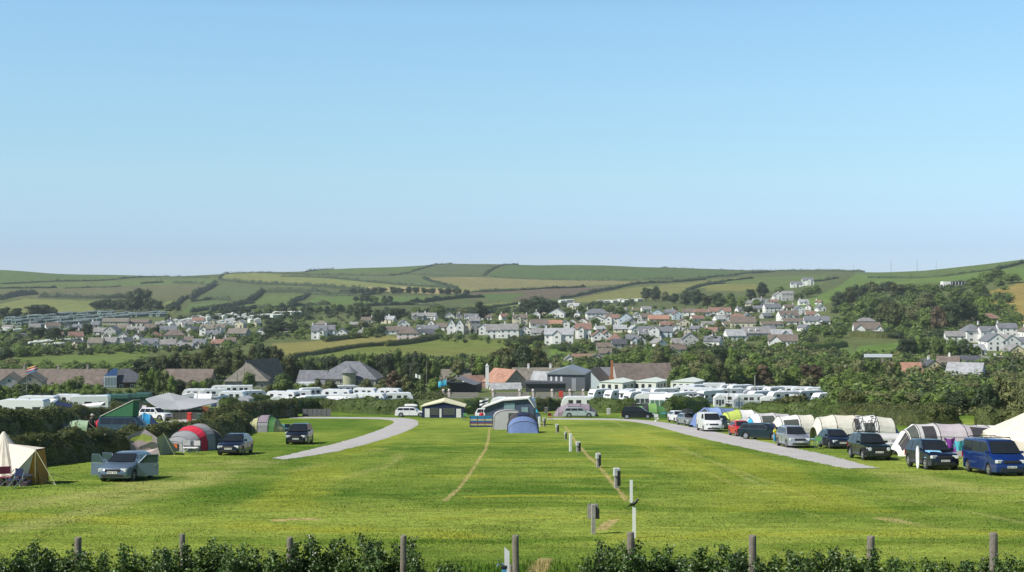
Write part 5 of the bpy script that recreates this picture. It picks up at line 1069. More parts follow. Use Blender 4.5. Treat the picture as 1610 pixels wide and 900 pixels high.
    for k in (-.21,-.15,-.09,-.02,.08,.14,.20): pl.box(f+.031, f+.033, k-.018, k+.018, zb+.255, zb+.32)
    out['number_plate'] = (pl, [PLW, PLC])
    return out
def cargeo(kind): 
    L, W, H, c, rf, rr, tb, bz, hz_, wr, fo, ro_, gc = KIND[kind]; return dict(L=L, W=W, H=H, f=L/2, xf=L/2-fo, xr=-L/2+ro_, wr=wr, bz=bz, hz=hz_, c=c, rf=rf, rr=rr, zb=gc+.04)
WM = {}
def wheel_mesh(r):
    if r in WM: return WM[r]
    a = MB(); a.wheel(0,0,0,r,.21); b = MB(); n = 20
    for sg in (-1, 1):
        y = sg*.108; b.lathe([(r*.62,0),(r*.62,.012),(r*.16,.02)], 20, Matrix.Translation((0,y-.006*(1-sg)/2*2,0)) @ Matrix.Rotation(-sg*math.pi/2,4,'X'))
    c = MB()
    for k in range(5):
        for sg in (-1,1): t = k*2*math.pi/5+.3; c.box(r*.22, r*.56, -.01, .01, -.025, .025, Matrix.Translation((0,sg*.132,0)) @ Matrix.Rotation(t,4,'Y') @ Matrix.Rotation(.0,4,'X'))
    WM[r] = (a.mesh('wheel', TYRE), b.mesh('rim', RIM), c.mesh('spokes', BLK)); return WM[r]
CARC = {}
def car(px, pyb, kind, pm, label, yaw=0.0, opt=(), wpx=None, open_doors=False, Y=None, group=None, ax=None, name='parked_car', cat='car', sc=None):
    """px: centre column of the car, pyb: row where its nearest tyres stand. yaw 0 = nose towards -Y; positive turns the nose to the right in the picture"""
    key = (kind, pm.name, tuple(opt))
    if key not in CARC: CARC[key] = {k: v[0].mesh(k.replace('_b', '') if k.endswith('w_b') else k, v[1], smooth=False) for k, v in car_meshes(kind, pm, opt).items()}
    if key not in CARC or True:
        for k in ('body', 'cabin'):
            me = CARC[key][k]
            if not me.get('done'):
                b = bmesh.new(); b.from_mesh(me); bmesh.ops.recalc_face_normals(b, faces=b.faces); b.to_mesh(me); b.free(); me['done'] = 1
                me.polygons.foreach_set('use_smooth', [True]*len(me.polygons)); me.set_sharp_from_angle(angle=math.radians(38))
    g = cargeo(kind); p = P(px, pyb) if Y is None else AT(px, Y)
    ya = math.radians(yaw-90); off = max(0, abs(math.cos(math.radians(yaw)))*g['f']*.72)
    q = Vector((p.x, p.y+off, 0)); u = (px-CX)/F; q.x = u*q.y; q.z = G(q.x, q.y)
    r = empty(name, q, ya); 
    tilt = math.atan(-.0756)  # the field falls away from the camera
    r.rotation_mode = 'QUATERNION'; nrm = Vector((0, .0631, 1)).normalized() if q.y < 262 else Vector((0,0,1)); r.rotation_quaternion = Vector((0,0,1)).rotation_difference(nrm) @ Matrix.Rotation(ya, 3, 'Z').to_quaternion()
    if sc: r.scale = (sc, sc, sc)
    parts = {k: inst('side_window' if k == 'side_window_b' else k, me, r) for k, me in CARC[key].items()}
    w_, ri, sp = wheel_mesh(g['wr'])
    for x in (g['xf'], g['xr']):
        for sg in (-1, 1):
            wo = inst('wheel', w_, r, (x, sg*(g['W']/2-.12), g['wr'])); inst('rim', ri, wo); inst('wheel_spokes', sp, wo)
    f, W, zb, hz_, bz = g['f'], g['W'], g['zb'], g['hz'], g['bz']
    hk = ('lamps', kind)
    if hk not in WM:
        m = MB(); m.bevbox(-.13,.10,-.20,.18,-.085,.085,.03); m2 = MB(); m2.box(-.02,.03,-.09,.09,-.18,.18); m3 = MB(); m3.bevbox(-.06,.06,-.11,.11,-.07,.08,.02)
        WM[hk] = (m.mesh('headlight', LAMP), m2.mesh('tail_light', TAIL))
        WM['mir'] = m3; 
    for sg in (-1, 1):
        if kind == 'jeep': 
            m = MB(); m.lathe([(.12,-.1),(.12,.03),(.09,.05)],14,Matrix.Rotation(math.pi/2,4,'Y')); m.build('headlight', LAMP, r, (f-.02, sg*(W/2-.30), hz_-.24))
        else: inst('headlight', WM[hk][0], r, (f-.12, sg*(W/2-.30), hz_-.17), sg*-.25)
        inst('tail_light', WM[hk][1], r, (-f+.03, sg*(W/2-.16), bz-.22))
        m = MB(); m.v = list(WM['mir'].v); m.f = list(WM['mir'].f); m.m = list(WM['mir'].m); m.build('wing_mirror', pm if kind != 'van' else pm, r, (f-g['c']-.30, sg*(W/2+.04), bz+.10))
    H = g['H']
    if 'rails' in opt or 'bars' in opt:
        m = MB()
        for sg in (-1, 1): m.tube([(f-g['rf']-.2, sg*(W/2-.30), H+.0), (f-g['rf']-.35, sg*(W/2-.30), H+.06), (-f+g['rr']+.5, sg*(W/2-.30), H+.06), (-f+g['rr']+.35, sg*(W/2-.30), H)], .018, 6)
        if 'bars' in opt:
            for x in (f-g['rf']-.55, -f+g['rr']+.9): m.tube([(x, -W/2+.2, H+.09), (x, W/2-.2, H+.09)], .022, 6)
        m.build('roof_rack', BLK, r)
    if 'box' in opt or 'whitebox' in opt:
        m = MB(); ringed(m, [(.95,H+.12),(.85,H+.28),(.3,H+.42),(-.9,H+.42),(-1.0,H+.30),(-1.0,H+.12)], lambda x,z: .42, lambda x,z: (x*.97, z-.05 if z > H+.3 else z)); m.build('roof_box', BLK if 'box' in opt else TRIM, r, fix=True)
    if open_doors:
        zt = H-.12
        def door(x0, x1, sg, ang, rear=False):
            m = MB(); m.mi = 0; t = .05; y0, y1 = (0, t)
            pr = [(0, zb+.04), (-(x0-x1), zb+.04), (-(x0-x1), bz-.02), (0, bz-.02)]; m.prism(pr, y0, y1)
            d = (x0-x1); fr = [(-.05, bz), (-d*.42 if not rear else -.08, zt), (-d+.03, zt), (-d+.03, bz)]
            for a, b in ((0,1),(1,2),(2,3)): m.tube([(fr[a][0], t/2, fr[a][1]), (fr[b][0], t/2, fr[b][1])], .022, 5)
            o_ = m.build('door', pm, r, (x0, sg*(W/2+.01), 0)); o_.rotation_euler = (0, 0, -sg*math.radians(ang))
            gm_ = MB(); gm_.add([(fr[0][0], t/2, bz), (fr[1][0], t/2, zt-.01), (fr[2][0], t/2, zt-.01), (fr[3][0], t/2, bz)], [(0,1,2,3)]); gm_.build('door_window', mat('clear_door_glass', (.04,.07,.07), .06, 0, .05, 1, 0, .6), o_)
            m2 = MB(); m2.box(-d+.08, -d+.24, t/2+sg*.035-.012, t/2+sg*.035+.012, bz-.16, bz-.13); m2.build('door_handle', CHR, o_)
            m3 = MB(); m3.box(-d+.04, -.06, t/2-sg*.045-.012, t/2-sg*.045+.012, zb+.10, bz-.06); m3.build('door_lining', mat('grey_lining', (.16,.16,.17), .8), o_)
            m4 = MB(); m4.box(x1+.03, x0-.03, -.012, .012, zb+.06, bz-.05); m4.build('interior_shade_panel', BLK, r, (0, sg*(W/2-.005), 0))  # black panel stands in for the shade inside the open door
        xa = f-g['c']-.15; door(xa, xa-1.08, 1, 66); door(xa-1.10, xa-1.98, -1, 62, True); door(xa, xa-1.08, -1, 62)
    tag(r, label, cat, group); return r
silver = paint('silver_blue', (0.16,0.22,0.29), .45, .3); navy = paint('navy', (0.005,0.009,0.024)); blackp = paint('black', (0.006,0.007,0.012)); darkg = paint('dark_green_black', (0.006,0.013,0.013)); deepb = paint('deep_blue', (0.006,0.032,0.17), .3, .25)
whitep = paint('white', (0.72,0.73,0.74)); redp = paint('red', (0.52,0.02,0.03)); teal = paint('dark_teal', (0.010,0.026,0.036), .3); silv = paint('silver', (0.42,0.45,0.49), .55, .3); pgreen = paint('pale_green_silver', (0.50,0.56,0.53), .4, .3); bluegrey = paint('grey_blue', (0.05,0.085,0.15), .3)
car(200,757,'hatch',silver,'silver-blue hatchback with doors wide open on both sides beside the pink tent',yaw=-6,open_doors=True)
car(370,716,'hatch',navy,'dark navy hatchback parked alone right of the red and grey tent',yaw=-3)
car(471,699,'mpv',blackp,'near-black people carrier beside the gravel bend, left of the middle',yaw=0)
car(647,656,'estate',whitep,'white estate car with a white roof box beside the cream awning',yaw=84,opt=('whitebox','bars'))
car(910,656.5,'estate',pgreen,'pale silver-green estate car in front of the lilac tunnel tent',yaw=88,opt=('rails',))
car(1003,659,'mpv',blackp,'near-black people carrier with a black roof box by the green tent',yaw=82,opt=('box','bars'))
car(244,661.5,'suv',whitep,'white sport utility car behind the blue dome tent',yaw=66)
car(370,653,'hatch',bluegrey,'dark blue car half hidden behind the left hedge bank',yaw=70,opt=('rails',))
car(1066,664.5,'hatch',whitep,'white hatchback behind the silver saloon right of centre',yaw=10)
car(1082,669.5,'hatch',silv,'silver hatchback with a dark roof bag, left of the white van',yaw=12,opt=('box',))
car(1115,679,'van',whitep,'white transporter van parked nose-on beside the gravel track',yaw=4,name='parked_van',cat='van',opt=('panel',))
car(1136,675,'hatch',teal,'dark car half hidden behind the white van',yaw=28)
car(1165,686.5,'small',redp,'bright red small car parked in front of the cream tents',yaw=6)
car(1202,692,'estate',teal,'dark teal estate car with its front door open toward the silver car',yaw=50)
car(1247,704.5,'mpv',silv,'silver people carrier in front of the blue windbreak',yaw=3)
car(1313,706,'hatch',navy,'navy hatchback just left of the dark car carrying bicycles',yaw=4,opt=('rails',))
jeep = car(1367,724,'jeep',darkg,'dark green boxy off-roader carrying two bicycles on its roof',yaw=3,opt=('bars',))
suvb = car(1465,739,'suv',navy,'dark navy sport utility car with a towel and surfboard against it',yaw=4,opt=('rails',))
car(1563,748,'van',deepb,'deep blue transporter van with dark windows at the far right',yaw=4,name='parked_van',cat='van',opt=('bars',))
# rainbow-striped camper with tilting roof
r = car(198,688,'van',paint('slate_blue',(0.035,0.07,0.10)),'dark camper van with rainbow stripes and its roof tilted up',yaw=84,name='camper_van',cat='van')
m = MB()
for k, c_ in enumerate(((.55,.03,.02),(.75,.22,.02),(.80,.65,.10),(.75,.75,.72),(.10,.30,.60),(.16,.06,.30))): m.mi = k; m.box(.52+k*.13,.65+k*.13,-.968,-.955,.35,1.15)
m.build('stripes', [mat('stripe_%s' % n_, c_, .4) for n_, c_ in zip(('red','orange','yellow','white','blue','violet'), ((.55,.03,.02),(.75,.22,.02),(.80,.65,.10),(.75,.75,.72),(.10,.30,.60),(.16,.06,.30)))], r)
m = MB(); m.prism([(-2.2,2.0),(-2.2,1.93),(1.0,3.45),(1.0,3.52)],-.85,.85); m.build('pop_up_roof', mat('cream_roof',(.62,.60,.52),.5), r); m = MB(); m.prism([(-2.15,1.95),(.9,1.95),(.95,3.4)],-.80,.80); m.build('roof_canvas', mat('green_canvas',(.03,.14,.06),.8), r)

# caravans and motorhomes
CW = mat('caravan_white', (0.76,0.77,0.78), .35, 0, .03, .5, 0, .4, coat=.4); CWIN = mat('caravan_window', (0.035,0.04,0.045), .1, 0, .1, 1, 0, .6); CST = mat('caravan_stripe', (0.10,0.17,0.30), .5); CGR = mat('caravan_grey', (0.42,0.44,0.46), .5)
def cv_body(L, W, H, nose, mh=False):
    b = MB(); a = L/2
    if mh: pr = [(-a,.45),(-a,H-.25),(-a+.2,H),(a-1.2,H),(a-.55,H-.12),(a-.45,H-.55),(a-1.0,H-.85),(a-.75,1.35),(a-.2,1.15),(a,.9),(a,.4)]
    elif nose: pr = [(-a,.50),(-a-.02,1.2),(-a+.1,H-.45),(-a+.35,H-.1),(-a+.8,H),(a-1.1,H),(a-.6,H-.15),(a-.18,H-.8),(a,1.25),(a,.9),(a-.12,.5)]
    else: pr = [(-a,.5),(-a,H-.15),(-a+.12,H),(a-.12,H),(a,H-.15),(a,.5)]
    ringed(b, pr, lambda x, z: W/2, lambda x, z: (x*.985, z-.04 if z > H-.2 else z)); me = b.mesh('body', CW)
    bb = bmesh.new(); bb.from_mesh(me); bmesh.ops.recalc_face_normals(bb, faces=bb.faces); bb.to_mesh(me); bb.free()
    wl_ = []; w_ = None
    def NW():
        q = MB(); wl_.append(q); return q
    for x0, x1 in (((-a+.6,-a+1.5),(-.5,.35),(a-2.1,a-1.3)) if not mh else ((-a+.5,-a+1.5),(-.6,.5))):
        for sg in (-1, 1): NW().bevbox(x0, x1, -.02, .02, 1.45, 2.05, .01, Matrix.Translation((0, sg*(W/2+.004), 0)))
    NW().bevbox(-a-.028 if nose else -a-.01, -a+.02, -.7, .7, 1.4, 2.0, .01)
    if nose and not mh: NW().add([(a-.155,-.8,H-.86),(a-.155,.8,H-.86),(a+.0,.8,1.42),(a+.0,-.8,1.42)], [(0,3,2,1)])
    if mh:
        NW().add([(a-.98,-.85,H-.88),(a-.98,.85,H-.88),(a-.70,.85,1.38),(a-.70,-.85,1.38)], [(0,3,2,1)])
        for sg in (-1, 1): NW().add([(a-1.65,sg*(W/2+.008),1.35),(a-.85,sg*(W/2+.008),1.35),(a-1.08,sg*(W/2+.008),H-.95),(a-1.65,sg*(W/2+.008),H-.95)], [(0,1,2,3) if sg < 0 else (3,2,1,0)])
    s_ = MB()
    for sg in (-1, 1): s_.box(-a+.2, a-.9, sg*(W/2+.006)-.006, sg*(W/2+.006)+.006, 1.05, 1.16); s_.box(-a+.1, a-.3 if not mh else a-.9, sg*(W/2+.006)-.006, sg*(W/2+.006)+.006, .52, .62)
    s_.box(-a-.034, -a-.022, -.8, .8, 1.05, 1.13)
    h_ = MB(); h_.bevbox(-.9,-.4,-.25,.25,H-.02,H+.09,.03); h_.bevbox(.9,1.3,-.2,.2,H-.02,H+.08,.03)
    d_ = MB()
    if mh: d_.box(-a+.2, a-.3, -W/2+.2, W/2-.2, .25, .48)
    else: d_.tube([(a-.1,-.35,.45),(a+1.15,0,.42)], .04, 5); d_.tube([(a-.1,.35,.45),(a+1.15,0,.42)], .04, 5); d_.tube([(a+1.0,0,.0),(a+1.0,0,.6)], .03, 5); d_.box(-.9,.9,-W/2+.12,W/2-.12,.3,.55)
    return {'body': me, **{'window%d' % i: q.mesh('window', CWIN) for i, q in enumerate(wl_)}, 'stripe': s_.mesh('stripe', CST), 'roof_hatch': h_.mesh('roof_hatch', CGR), 'drawbar' if not mh else 'chassis': d_.mesh('drawbar', BLK)}
CVM = {'caravan': cv_body(6.0,2.25,2.6,True), 'box': cv_body(5.6,2.25,2.6,False), 'motorhome': cv_body(6.4,2.25,2.95,False,True), 'long': cv_body(7.4,2.3,2.6,True)}
VR = random.Random(77)
def vanhome(px, yb, kind, yaw, label=None, zone=None, Y=None, grp='caravans and motorhomes on the pitches'):
    p = P(px, yb) if Y is None else AT(px, Y); k = 'motorhome' if kind == 'motorhome' else 'caravan'
    if zone: yaw += VR.uniform(-24, 24); kind = 'caravan' if (kind == 'long' and VR.random() < .5) else kind
    r = empty(k, p, math.radians(yaw))
    for n_, me in CVM[kind].items(): inst('window' if n_.startswith('window') else n_, me, r)
    w_, ri, sp = wheel_mesh(.33)
    for x in ((-.35,.35) if kind == 'long' else (0,) if k == 'caravan' else (2.3,-1.7)):
        for sg in (-1, 1): wo = inst('wheel', w_, r, (x, sg*1.06, .33)); inst('rim', ri, wo)
    if label: tag(r, label, k, grp)
    else: later(r, 'white motorhome' if k == 'motorhome' else 'white flat-sided touring caravan' if kind == 'box' else 'long white touring caravan' if kind == 'long' else 'white rounded touring caravan', zone, k, grp)
    return r
ZL = 'in the left caravan group'; ZM = 'in the white cluster left of centre'; ZR = 'in the front rows of the right cluster'; ZB = 'in the back row of the right cluster'
for x, yb, k, ya in ((398,632,'long',10),(366,634,'caravan',8),(336,629,'long',172),(308,629,'caravan',176),(380,622,'box',5),(350,622,'caravan',170)): vanhome(x, yb, k, ya, zone=ZL)
for x, yb, k, ya in ((444,634,'long',176),(484,618,'motorhome',178),(490,627,'long',4),(496,643,'caravan',8),(530,630,'long',178),(470,632,'box',2),(546,622,'long',2),(540,640,'box',6),(582,637,'long',4),(628,636.5,'long',2),(612,628,'caravan',176),(575,627,'caravan',4)): vanhome(x, yb, k, ya, zone=ZM)
for x, yb, k, ya in ((944,629,'caravan',232),(968,631,'long',222),(986,634,'motorhome',240),(1000,634.5,'caravan',238),(1016,628,'long',205),(1062,637,'caravan',214),(1090,634,'box',184),(1116,635,'motorhome',196),(1147,639,'box',188),(1179,640,'box',186),(1030,636,'box',200),(1044,628,'long',188),(1088,626,'long',182),(1150,628,'long',184),(1120,627,'box',186),(1195,633,'long',186),(1232,634,'long',184),(1298,637,'caravan',194),(1270,632,'long',188)): vanhome(x, yb, k, ya, zone=ZR)
for x, yb, k, ya in ((1122,620,'motorhome',190),(1146,620,'caravan',196),(1164,621,'long',192),(1192,624,'caravan',200),(1216,625,'caravan',198),(1240,624,'long',190),(1262,625,'caravan',196),(1288,626,'long',188),(1308,624,'long',186),(1102,620,'long',184),(1076,622,'long',186)): vanhome(x, yb, k, ya, zone=ZB)
vanhome(909,647,'caravan',178,'white motor caravan roof and rear window showing behind the lilac tunnel tent')
vanhome(806,650,'long',166,'white caravan behind the blue and grey tents in the middle')
vanhome(140,651,'motorhome',186,'white motorhome with awning above the left hedge')
vanhome(36,664,'motorhome',176,'white camper with raised roof behind the left hedge',grp=None)
vanhome(60,645,'long',174,'long white caravan under the flat awnings at the left edge')
vanhome(104,640,'caravan',170,'white caravan half hidden behind the dark wedge awning')
# holiday cabins
_w = MB(); _w.mi = 0; _w.box(-3.4,3.4,-4.4,4.4,.3,3.0); _w.mi = 1; _w.prism([(-3.6,3.0),(3.6,3.0),(0,3.75)],-4.6,4.6); _w.mi = 2
for x in (-2.2,-.4,1.6): _w.box(x-.45,x+.45,-4.43,-4.402,1.2,2.4)
for y in (-2.5,0,2.5): _w.box(-3.43,-3.402,y-.5,y+.5,1.3,2.3); _w.box(3.402,3.43,y-.5,y+.5,1.3,2.3)
CAB = _w.mesh('cabin', [mat('cabin_cream', (.68,.70,.60), .6), mat('cabin_roof', (.62,.68,.62), .6), CWIN])
for x, yb, lab in ((970,617,'small cream holiday cabin left of the other cabins, before the big grey house'),(1022,616,'cream flat-gabled holiday cabin in the middle of three'),(1081,616,'largest cream holiday cabin right of the other two, by the trees')):
    o_ = inst('holiday_cabin', CAB, None, P(x, yb), math.radians(-26)); tag(o_, lab, 'cabin', 'cream holiday cabins')

# awnings pitched against the caravans
AWN = {}
def caravan_awning(px, yb, w_, h_, d_, m1, label_zone, rz=0, win=True, kind=0):
    r = empty('caravan_awning', P(px, yb), math.radians(rz)); m = MB()
    if kind == 0: m.prism([(-w_/2,0),(w_/2,0),(w_/2,h_*.72),(w_/2-.3,h_*.82),(0,h_),(-w_/2+.3,h_*.82),(-w_/2,h_*.72)], 0, d_)
    else: m.add([(-w_/2,0,0),(w_/2,0,0),(w_/2,0,h_*.62),(-w_/2,0,h_*.62),(-w_/2,d_,0),(w_/2,d_,0),(w_/2,d_,h_),(-w_/2,d_,h_)], [(0,1,2,3),(3,2,6,7),(1,5,6,2),(4,0,3,7),(5,4,7,6)])
    m.build('canvas', m1[0], r, fix=True)
    for i in range(3):
        x0 = -w_/2+.25+i*(w_-.5)/3; m = MB(); m.box(x0+.08, x0+(w_-.5)/3-.08, -.03, -.004, .25 if i == 1 else h_*.22, h_*.58); m.build('window' if i != 1 else 'doorway', m1[1], r)
    m = MB(); m.tube([(-w_/2,-.02,h_*.72 if kind == 0 else h_*.62),(-w_/2-1.2,-1.0,0)], .012, 4); m.tube([(w_/2,-.02,h_*.72 if kind == 0 else h_*.62),(w_/2+1.2,-1.0,0)], .012, 4); m.build('guy_rope', CGR, r)
    later(r, label_zone[0], label_zone[1], 'awning', 'awnings pitched against the caravans')
aw = {'white': mat('awn_white',(.66,.67,.68),.7,0,.06,1,.1,.2), 'grey': mat('awn_grey',(.36,.38,.41),.7,0,.06,1,.1,.2), 'dark': mat('awn_dark',(.05,.06,.08),.7,0,.06,1,.1,.2), 'green': mat('awn_green',(.10,.19,.14),.7,0,.06,1,.1,.2), 'blue': mat('awn_blue',(.12,.19,.30),.7,0,.06,1,.1,.2), 'turq': mat('awn_turquoise',(.12,.42,.48),.5)}
for x, yb, w_, h_, c1, c2, ya, z, k in ((318,638,3.6,2.3,'white','dark',6,ZL,1),(352,639,3.4,2.2,'blue','dark',4,ZL,0),(382,640,2.6,2.2,'grey','dark',-20,ZL,0),(300,634,4.0,2.2,'white','dark',8,ZL,0),
   (456,646,3.6,2.3,'white','turq',4,ZM,1),(474,646,1.8,2.3,'grey','dark',4,ZM,0),(437,641,3.6,2.3,'white','dark',0,ZM,0),(526,645,3.6,2.3,'white','dark',-3,ZM,1),(508,644,2.2,1.9,'green','dark',3,ZM,0),(552,644,2.6,2.3,'white','dark',4,ZM,0),(568,643,2.6,2.2,'grey','dark',-4,ZM,0),(598,641,2.4,1.8,'blue','dark',0,ZM,0),(640,641,2.2,2.0,'grey','dark',0,ZM,0),
   (1010,638,3.4,2.5,'white','dark',-8,ZR,0),(1033,641,3.2,2.5,'white','green',-8,ZR,1),(1082,641,3.2,2.3,'white','blue',-4,ZR,0),(1100,640,2.2,2.4,'grey','dark',0,ZR,0),(1132,640,2.2,2.5,'white','dark',0,ZR,0),(1162,642,2.0,2.2,'grey','blue',0,ZR,0),(1208,641,3.4,2.3,'white','dark',-10,ZR,0),(1226,643,2.4,2.1,'blue','dark',-10,ZR,0),(1252,641,2.6,2.4,'white','grey',-10,ZR,1),(1284,642,2.4,2.1,'grey','dark',-10,ZR,0),
   (1178,629,2.4,2.4,'grey','dark',0,ZB,0),(1204,630,2.4,2.5,'dark','grey',-10,ZB,0),(1228,630,2.6,2.5,'white','dark',-10,ZB,0),(1250,631,2.4,2.4,'blue','dark',-10,ZB,0),(1134,626,2.2,2.4,'blue','dark',-10,ZB,0)):
    nm = {'white':'white','grey':'grey','dark':'dark','green':'dull green','blue':'slate blue'}[c1]; caravan_awning(x, yb, w_, h_, 2.2, (aw[c1], aw[c2]), (f'{nm} awning' if c2 != 'turq' else 'white awning with turquoise window', z), ya, True, k)
# ---------------------------------------------------------------- tents
def cloth(name, col, rough=.75): return mat('canvas_'+name, col, rough, 0, .09, 2.2, .75, .2)
cream = cloth('cream', (0.66,0.60,0.50)); white_c = cloth('white', (0.70,0.69,0.67)); palegrey = cloth('pale_grey', (0.50,0.49,0.49)); grey_c = cloth('grey', (0.24,0.25,0.26)); darkg_c = cloth('charcoal', (0.05,0.05,0.055)); sand = cloth('sand', (0.60,0.58,0.50)); lilac = cloth('lilac', (0.25,0.205,0.245)); pinkc = cloth('pale_pink', (0.52,0.43,0.44))
bluec = cloth('blue', (0.13,0.19,0.36)); skyb = cloth('sky_blue', (0.04,0.32,0.58)); navyc = cloth('navy', (0.02,0.03,0.08)); lime = cloth('lime', (0.42,0.50,0.11)); green_c = cloth('green', (0.10,0.24,0.08)); pgreen_c = cloth('pale_green', (0.30,0.42,0.28)); khaki = cloth('khaki', (0.36,0.37,0.20)); redc = cloth('red', (0.50,0.03,0.06)); orangec = cloth('orange', (0.75,0.14,0.02)); ochre = cloth('ochre', (0.42,0.20,0.03)); purple = cloth('purple', (0.20,0.04,0.30)); cyan_c = cloth('cyan', (0.10,0.50,0.62)); mesh_d = cloth('mesh_window', (0.08,0.09,0.08), .4)
POLE = mat('tent_pole', (0.05,0.05,0.055), .5); GUY = mat('guy_rope', (.50,.50,.30), .8)
def hp(hoop, t):
    x, y, a, h, sh = hoop; return Vector((x, y-a*math.cos(math.pi*t), h*max(0, math.sin(math.pi*t))**sh))
def surf(hoops, u, t):
    k = min(len(hoops)-2, int(u)); a = u-k; return hp(hoops[k], t)*(1-a)+hp(hoops[k+1], t)*a
def hooptent(p, rz, hoops, segm, label, poles=POLE, patches=(), guys=(), name='tunnel_tent', caps=(None, None), slope=True, cat='tent', sub=2, group=None, sag=.03):
    """hoops: (x along tent, half width, height[, exponent]); patches: (u0,u1,t0,t1,material,name)"""
    hs = [(h[0], 0, h[1], h[2], h[3] if len(h) > 3 else .62) for h in hoops]
    r = empty(name, p, math.radians(rz))
    if slope: r.rotation_mode = 'QUATERNION'; r.rotation_quaternion = Vector((0,0,1)).rotation_difference(Vector((0,.0631,1)).normalized()) @ Matrix.Rotation(math.radians(rz), 3, 'Z').to_quaternion()
    n = 13; mb = MB(); mats = []; 
    for k in range(len(hs)-1):
        m = segm[min(k, len(segm)-1)]
        if m not in mats: mats.append(m)
        mb.mi = mats.index(m); vs = []; q = sub+2
        for j in range(q):
            for i in range(n):
                v = surf(hs, k+j/(q-1)*.9999, i/(n-1)); s_ = sag*math.sin(math.pi*j/(q-1))*math.sin(math.pi*i/(n-1)); v.z -= s_*2; v.y *= 1-s_*.6; vs.append(v)
        mb.add(vs, [(j*n+i, (j+1)*n+i, (j+1)*n+i+1, j*n+i+1) for j in range(q-1) for i in range(n-1)])
    for e, cm in ((0, caps[0]), (len(hs)-1, caps[1])):
        if cm is not None:
            if cm not in mats: mats.append(cm)
            mb.mi = mats.index(cm); mb.add([hp(hs[e], i/(n-1)) for i in range(n)], [tuple(range(n)) if e else tuple(reversed(range(n)))])
    mb.build('flysheet', mats, r, smooth=False)
    if poles:
        m = MB()
        for h in hs:
            if h[3] > .4: m.tube([hp(h, i/14)*1.0+Vector((0,0,.012)) for i in range(15)], .028, 5)
        if m.v: m.build('tent_pole', poles, r)
    for (u0, u1, t0, t1, pm, pn) in patches:
        m = MB(); a, b = 5, 5; vs = []
        for j in range(a):
            for i in range(b):
                u = u0+(u1-u0)*j/(a-1); t = t0+(t1-t0)*i/(b-1); v = surf(hs, min(u, len(hs)-1.001), t); c_ = surf(hs, min(u, len(hs)-1.001), .5)*.3; n_ = Vector((0, v.y, v.z*.9)).normalized(); vs.append(v+n_*.03)
        m.add(vs, [(j*b+i, (j+1)*b+i, (j+1)*b+i+1, j*b+i+1) for j in range(a-1) for i in range(b-1)]); m.build(pn, pm, r)
    if guys:
        m = MB()
        for (x0, y0, z0, x1, y1) in guys: m.tube([(x0,y0,z0),(x1,y1,0)], .012, 4)
        m.build('guy_rope', GUY, r)
    tag(r, label, cat, group); return r
def capdoor(r, x, poly, m, name='doorway'):
    """flat panel standing on an end of the tent at x; poly in (y,z)"""
    mb = MB(); vs = [(x, y, z) for y, z in poly]+[(x+(-.02 if x < 0 else .02), y, z) for y, z in poly]; n = len(poly)
    mb.add(vs, [tuple(range(n)), tuple(reversed(range(n, 2*n)))]+[(i, (i+1) % n, n+(i+1) % n, n+i) for i in range(n)]); return mb.build(name, m, r, fix=True)
# front-facing tents use rz=-90 (tent axis +x runs towards the camera)
# pink and green porch tent behind the silver car
t = empty('porch_tent', P(228,716), math.radians(4)); m = MB(); m.mi = 0
A_, B_, C_, D_, E_ = (-1.15,-.45,1.42),(0.05,-.25,1.86),(1.35,-.55,1.62),(.85,-.15,1.28),(-1.4,-.2,0)
m.add([A_,B_,C_,(1.05,2.1,1.2),(.0,2.4,1.45),(-1.1,2.1,1.15)], [(0,1,4,5),(1,2,3,4)]); m.add([A_,B_,D_,(.95,-.25,.55),(1.1,-.3,0),(0,-.42,0),E_,(-1.25,-.3,.7)], [(0,1,2,3,7),(7,3,4,5,6)]); m.build('porch', pinkc, t)
m = MB(); m.add([(-1.45,-.1,0),(-1.15,-.46,1.4),(-1.1,2.1,1.13),(-1.6,2.6,0)], [(0,1,2,3)]); m.build('side_wall', lime, t); m = MB(); m.add([(1.12,-.28,0),(.86,-.14,1.26),(1.3,-.4,1.56),(1.05,2.1,1.18),(1.9,2.6,0),(1.75,.8,0)], [(0,1,2,3),(0,3,4,5)]); m.build('inner_tent', khaki, t)
m = MB(); m.add([(-.95,-.48,1.12),(-.62,-.46,1.04),(-.2,-.46,1.13),(.0,-.46,1.05),(.32,-.44,1.0),(.62,-.40,1.08),(.55,-.40,1.38),(-.05,-.46,1.55),(-.80,-.50,1.30)], [(0,1,2,7,8),(2,3,4,5,6,7)]); m.build('lime_flash', lime, t); m = MB(); m.add([(-.08,-.47,.45),(.06,-.47,.45),(0,-.48,.85)], [(0,1,2)]); m.build('vent', lilac, t)
m = MB(); m.tube([(1.35,-.55,1.62),(2.3,-1.1,0)], .012, 4); m.tube([(1.35,-.55,1.62),(2.6,.8,0)], .012, 4); m.tube([(-1.15,-.45,1.42),(-2.1,-1.0,0)], .012, 4); m.build('guy_rope', GUY, t); tag(t, 'pale pink and lime porch tent behind the silver-blue hatchback', 'tent')
# red and grey tunnel tent
t = hooptent(P(303,708), -114, [(-2.6,.8,.4),(-1.9,1.4,1.5),(-.8,1.55,1.95),(.2,1.55,1.85),(1.0,1.5,1.5),(1.8,1.25,1.1),(2.3,1.05,.75)], [navyc,darkg_c,grey_c,redc,grey_c,grey_c], 'red and grey banded tunnel tent with orange showing in its front window', caps=(None, cloth('mid_grey',(.36,.37,.38))))
capdoor(t, 2.34, [(-.5,.12),(-.5,.62),(.45,.62),(.45,.12)], darkg_c, 'window'); capdoor(t, 2.37, [(-.35,.24),(-.35,.56),(.35,.56),(.35,.24)], orangec, 'orange_towel')
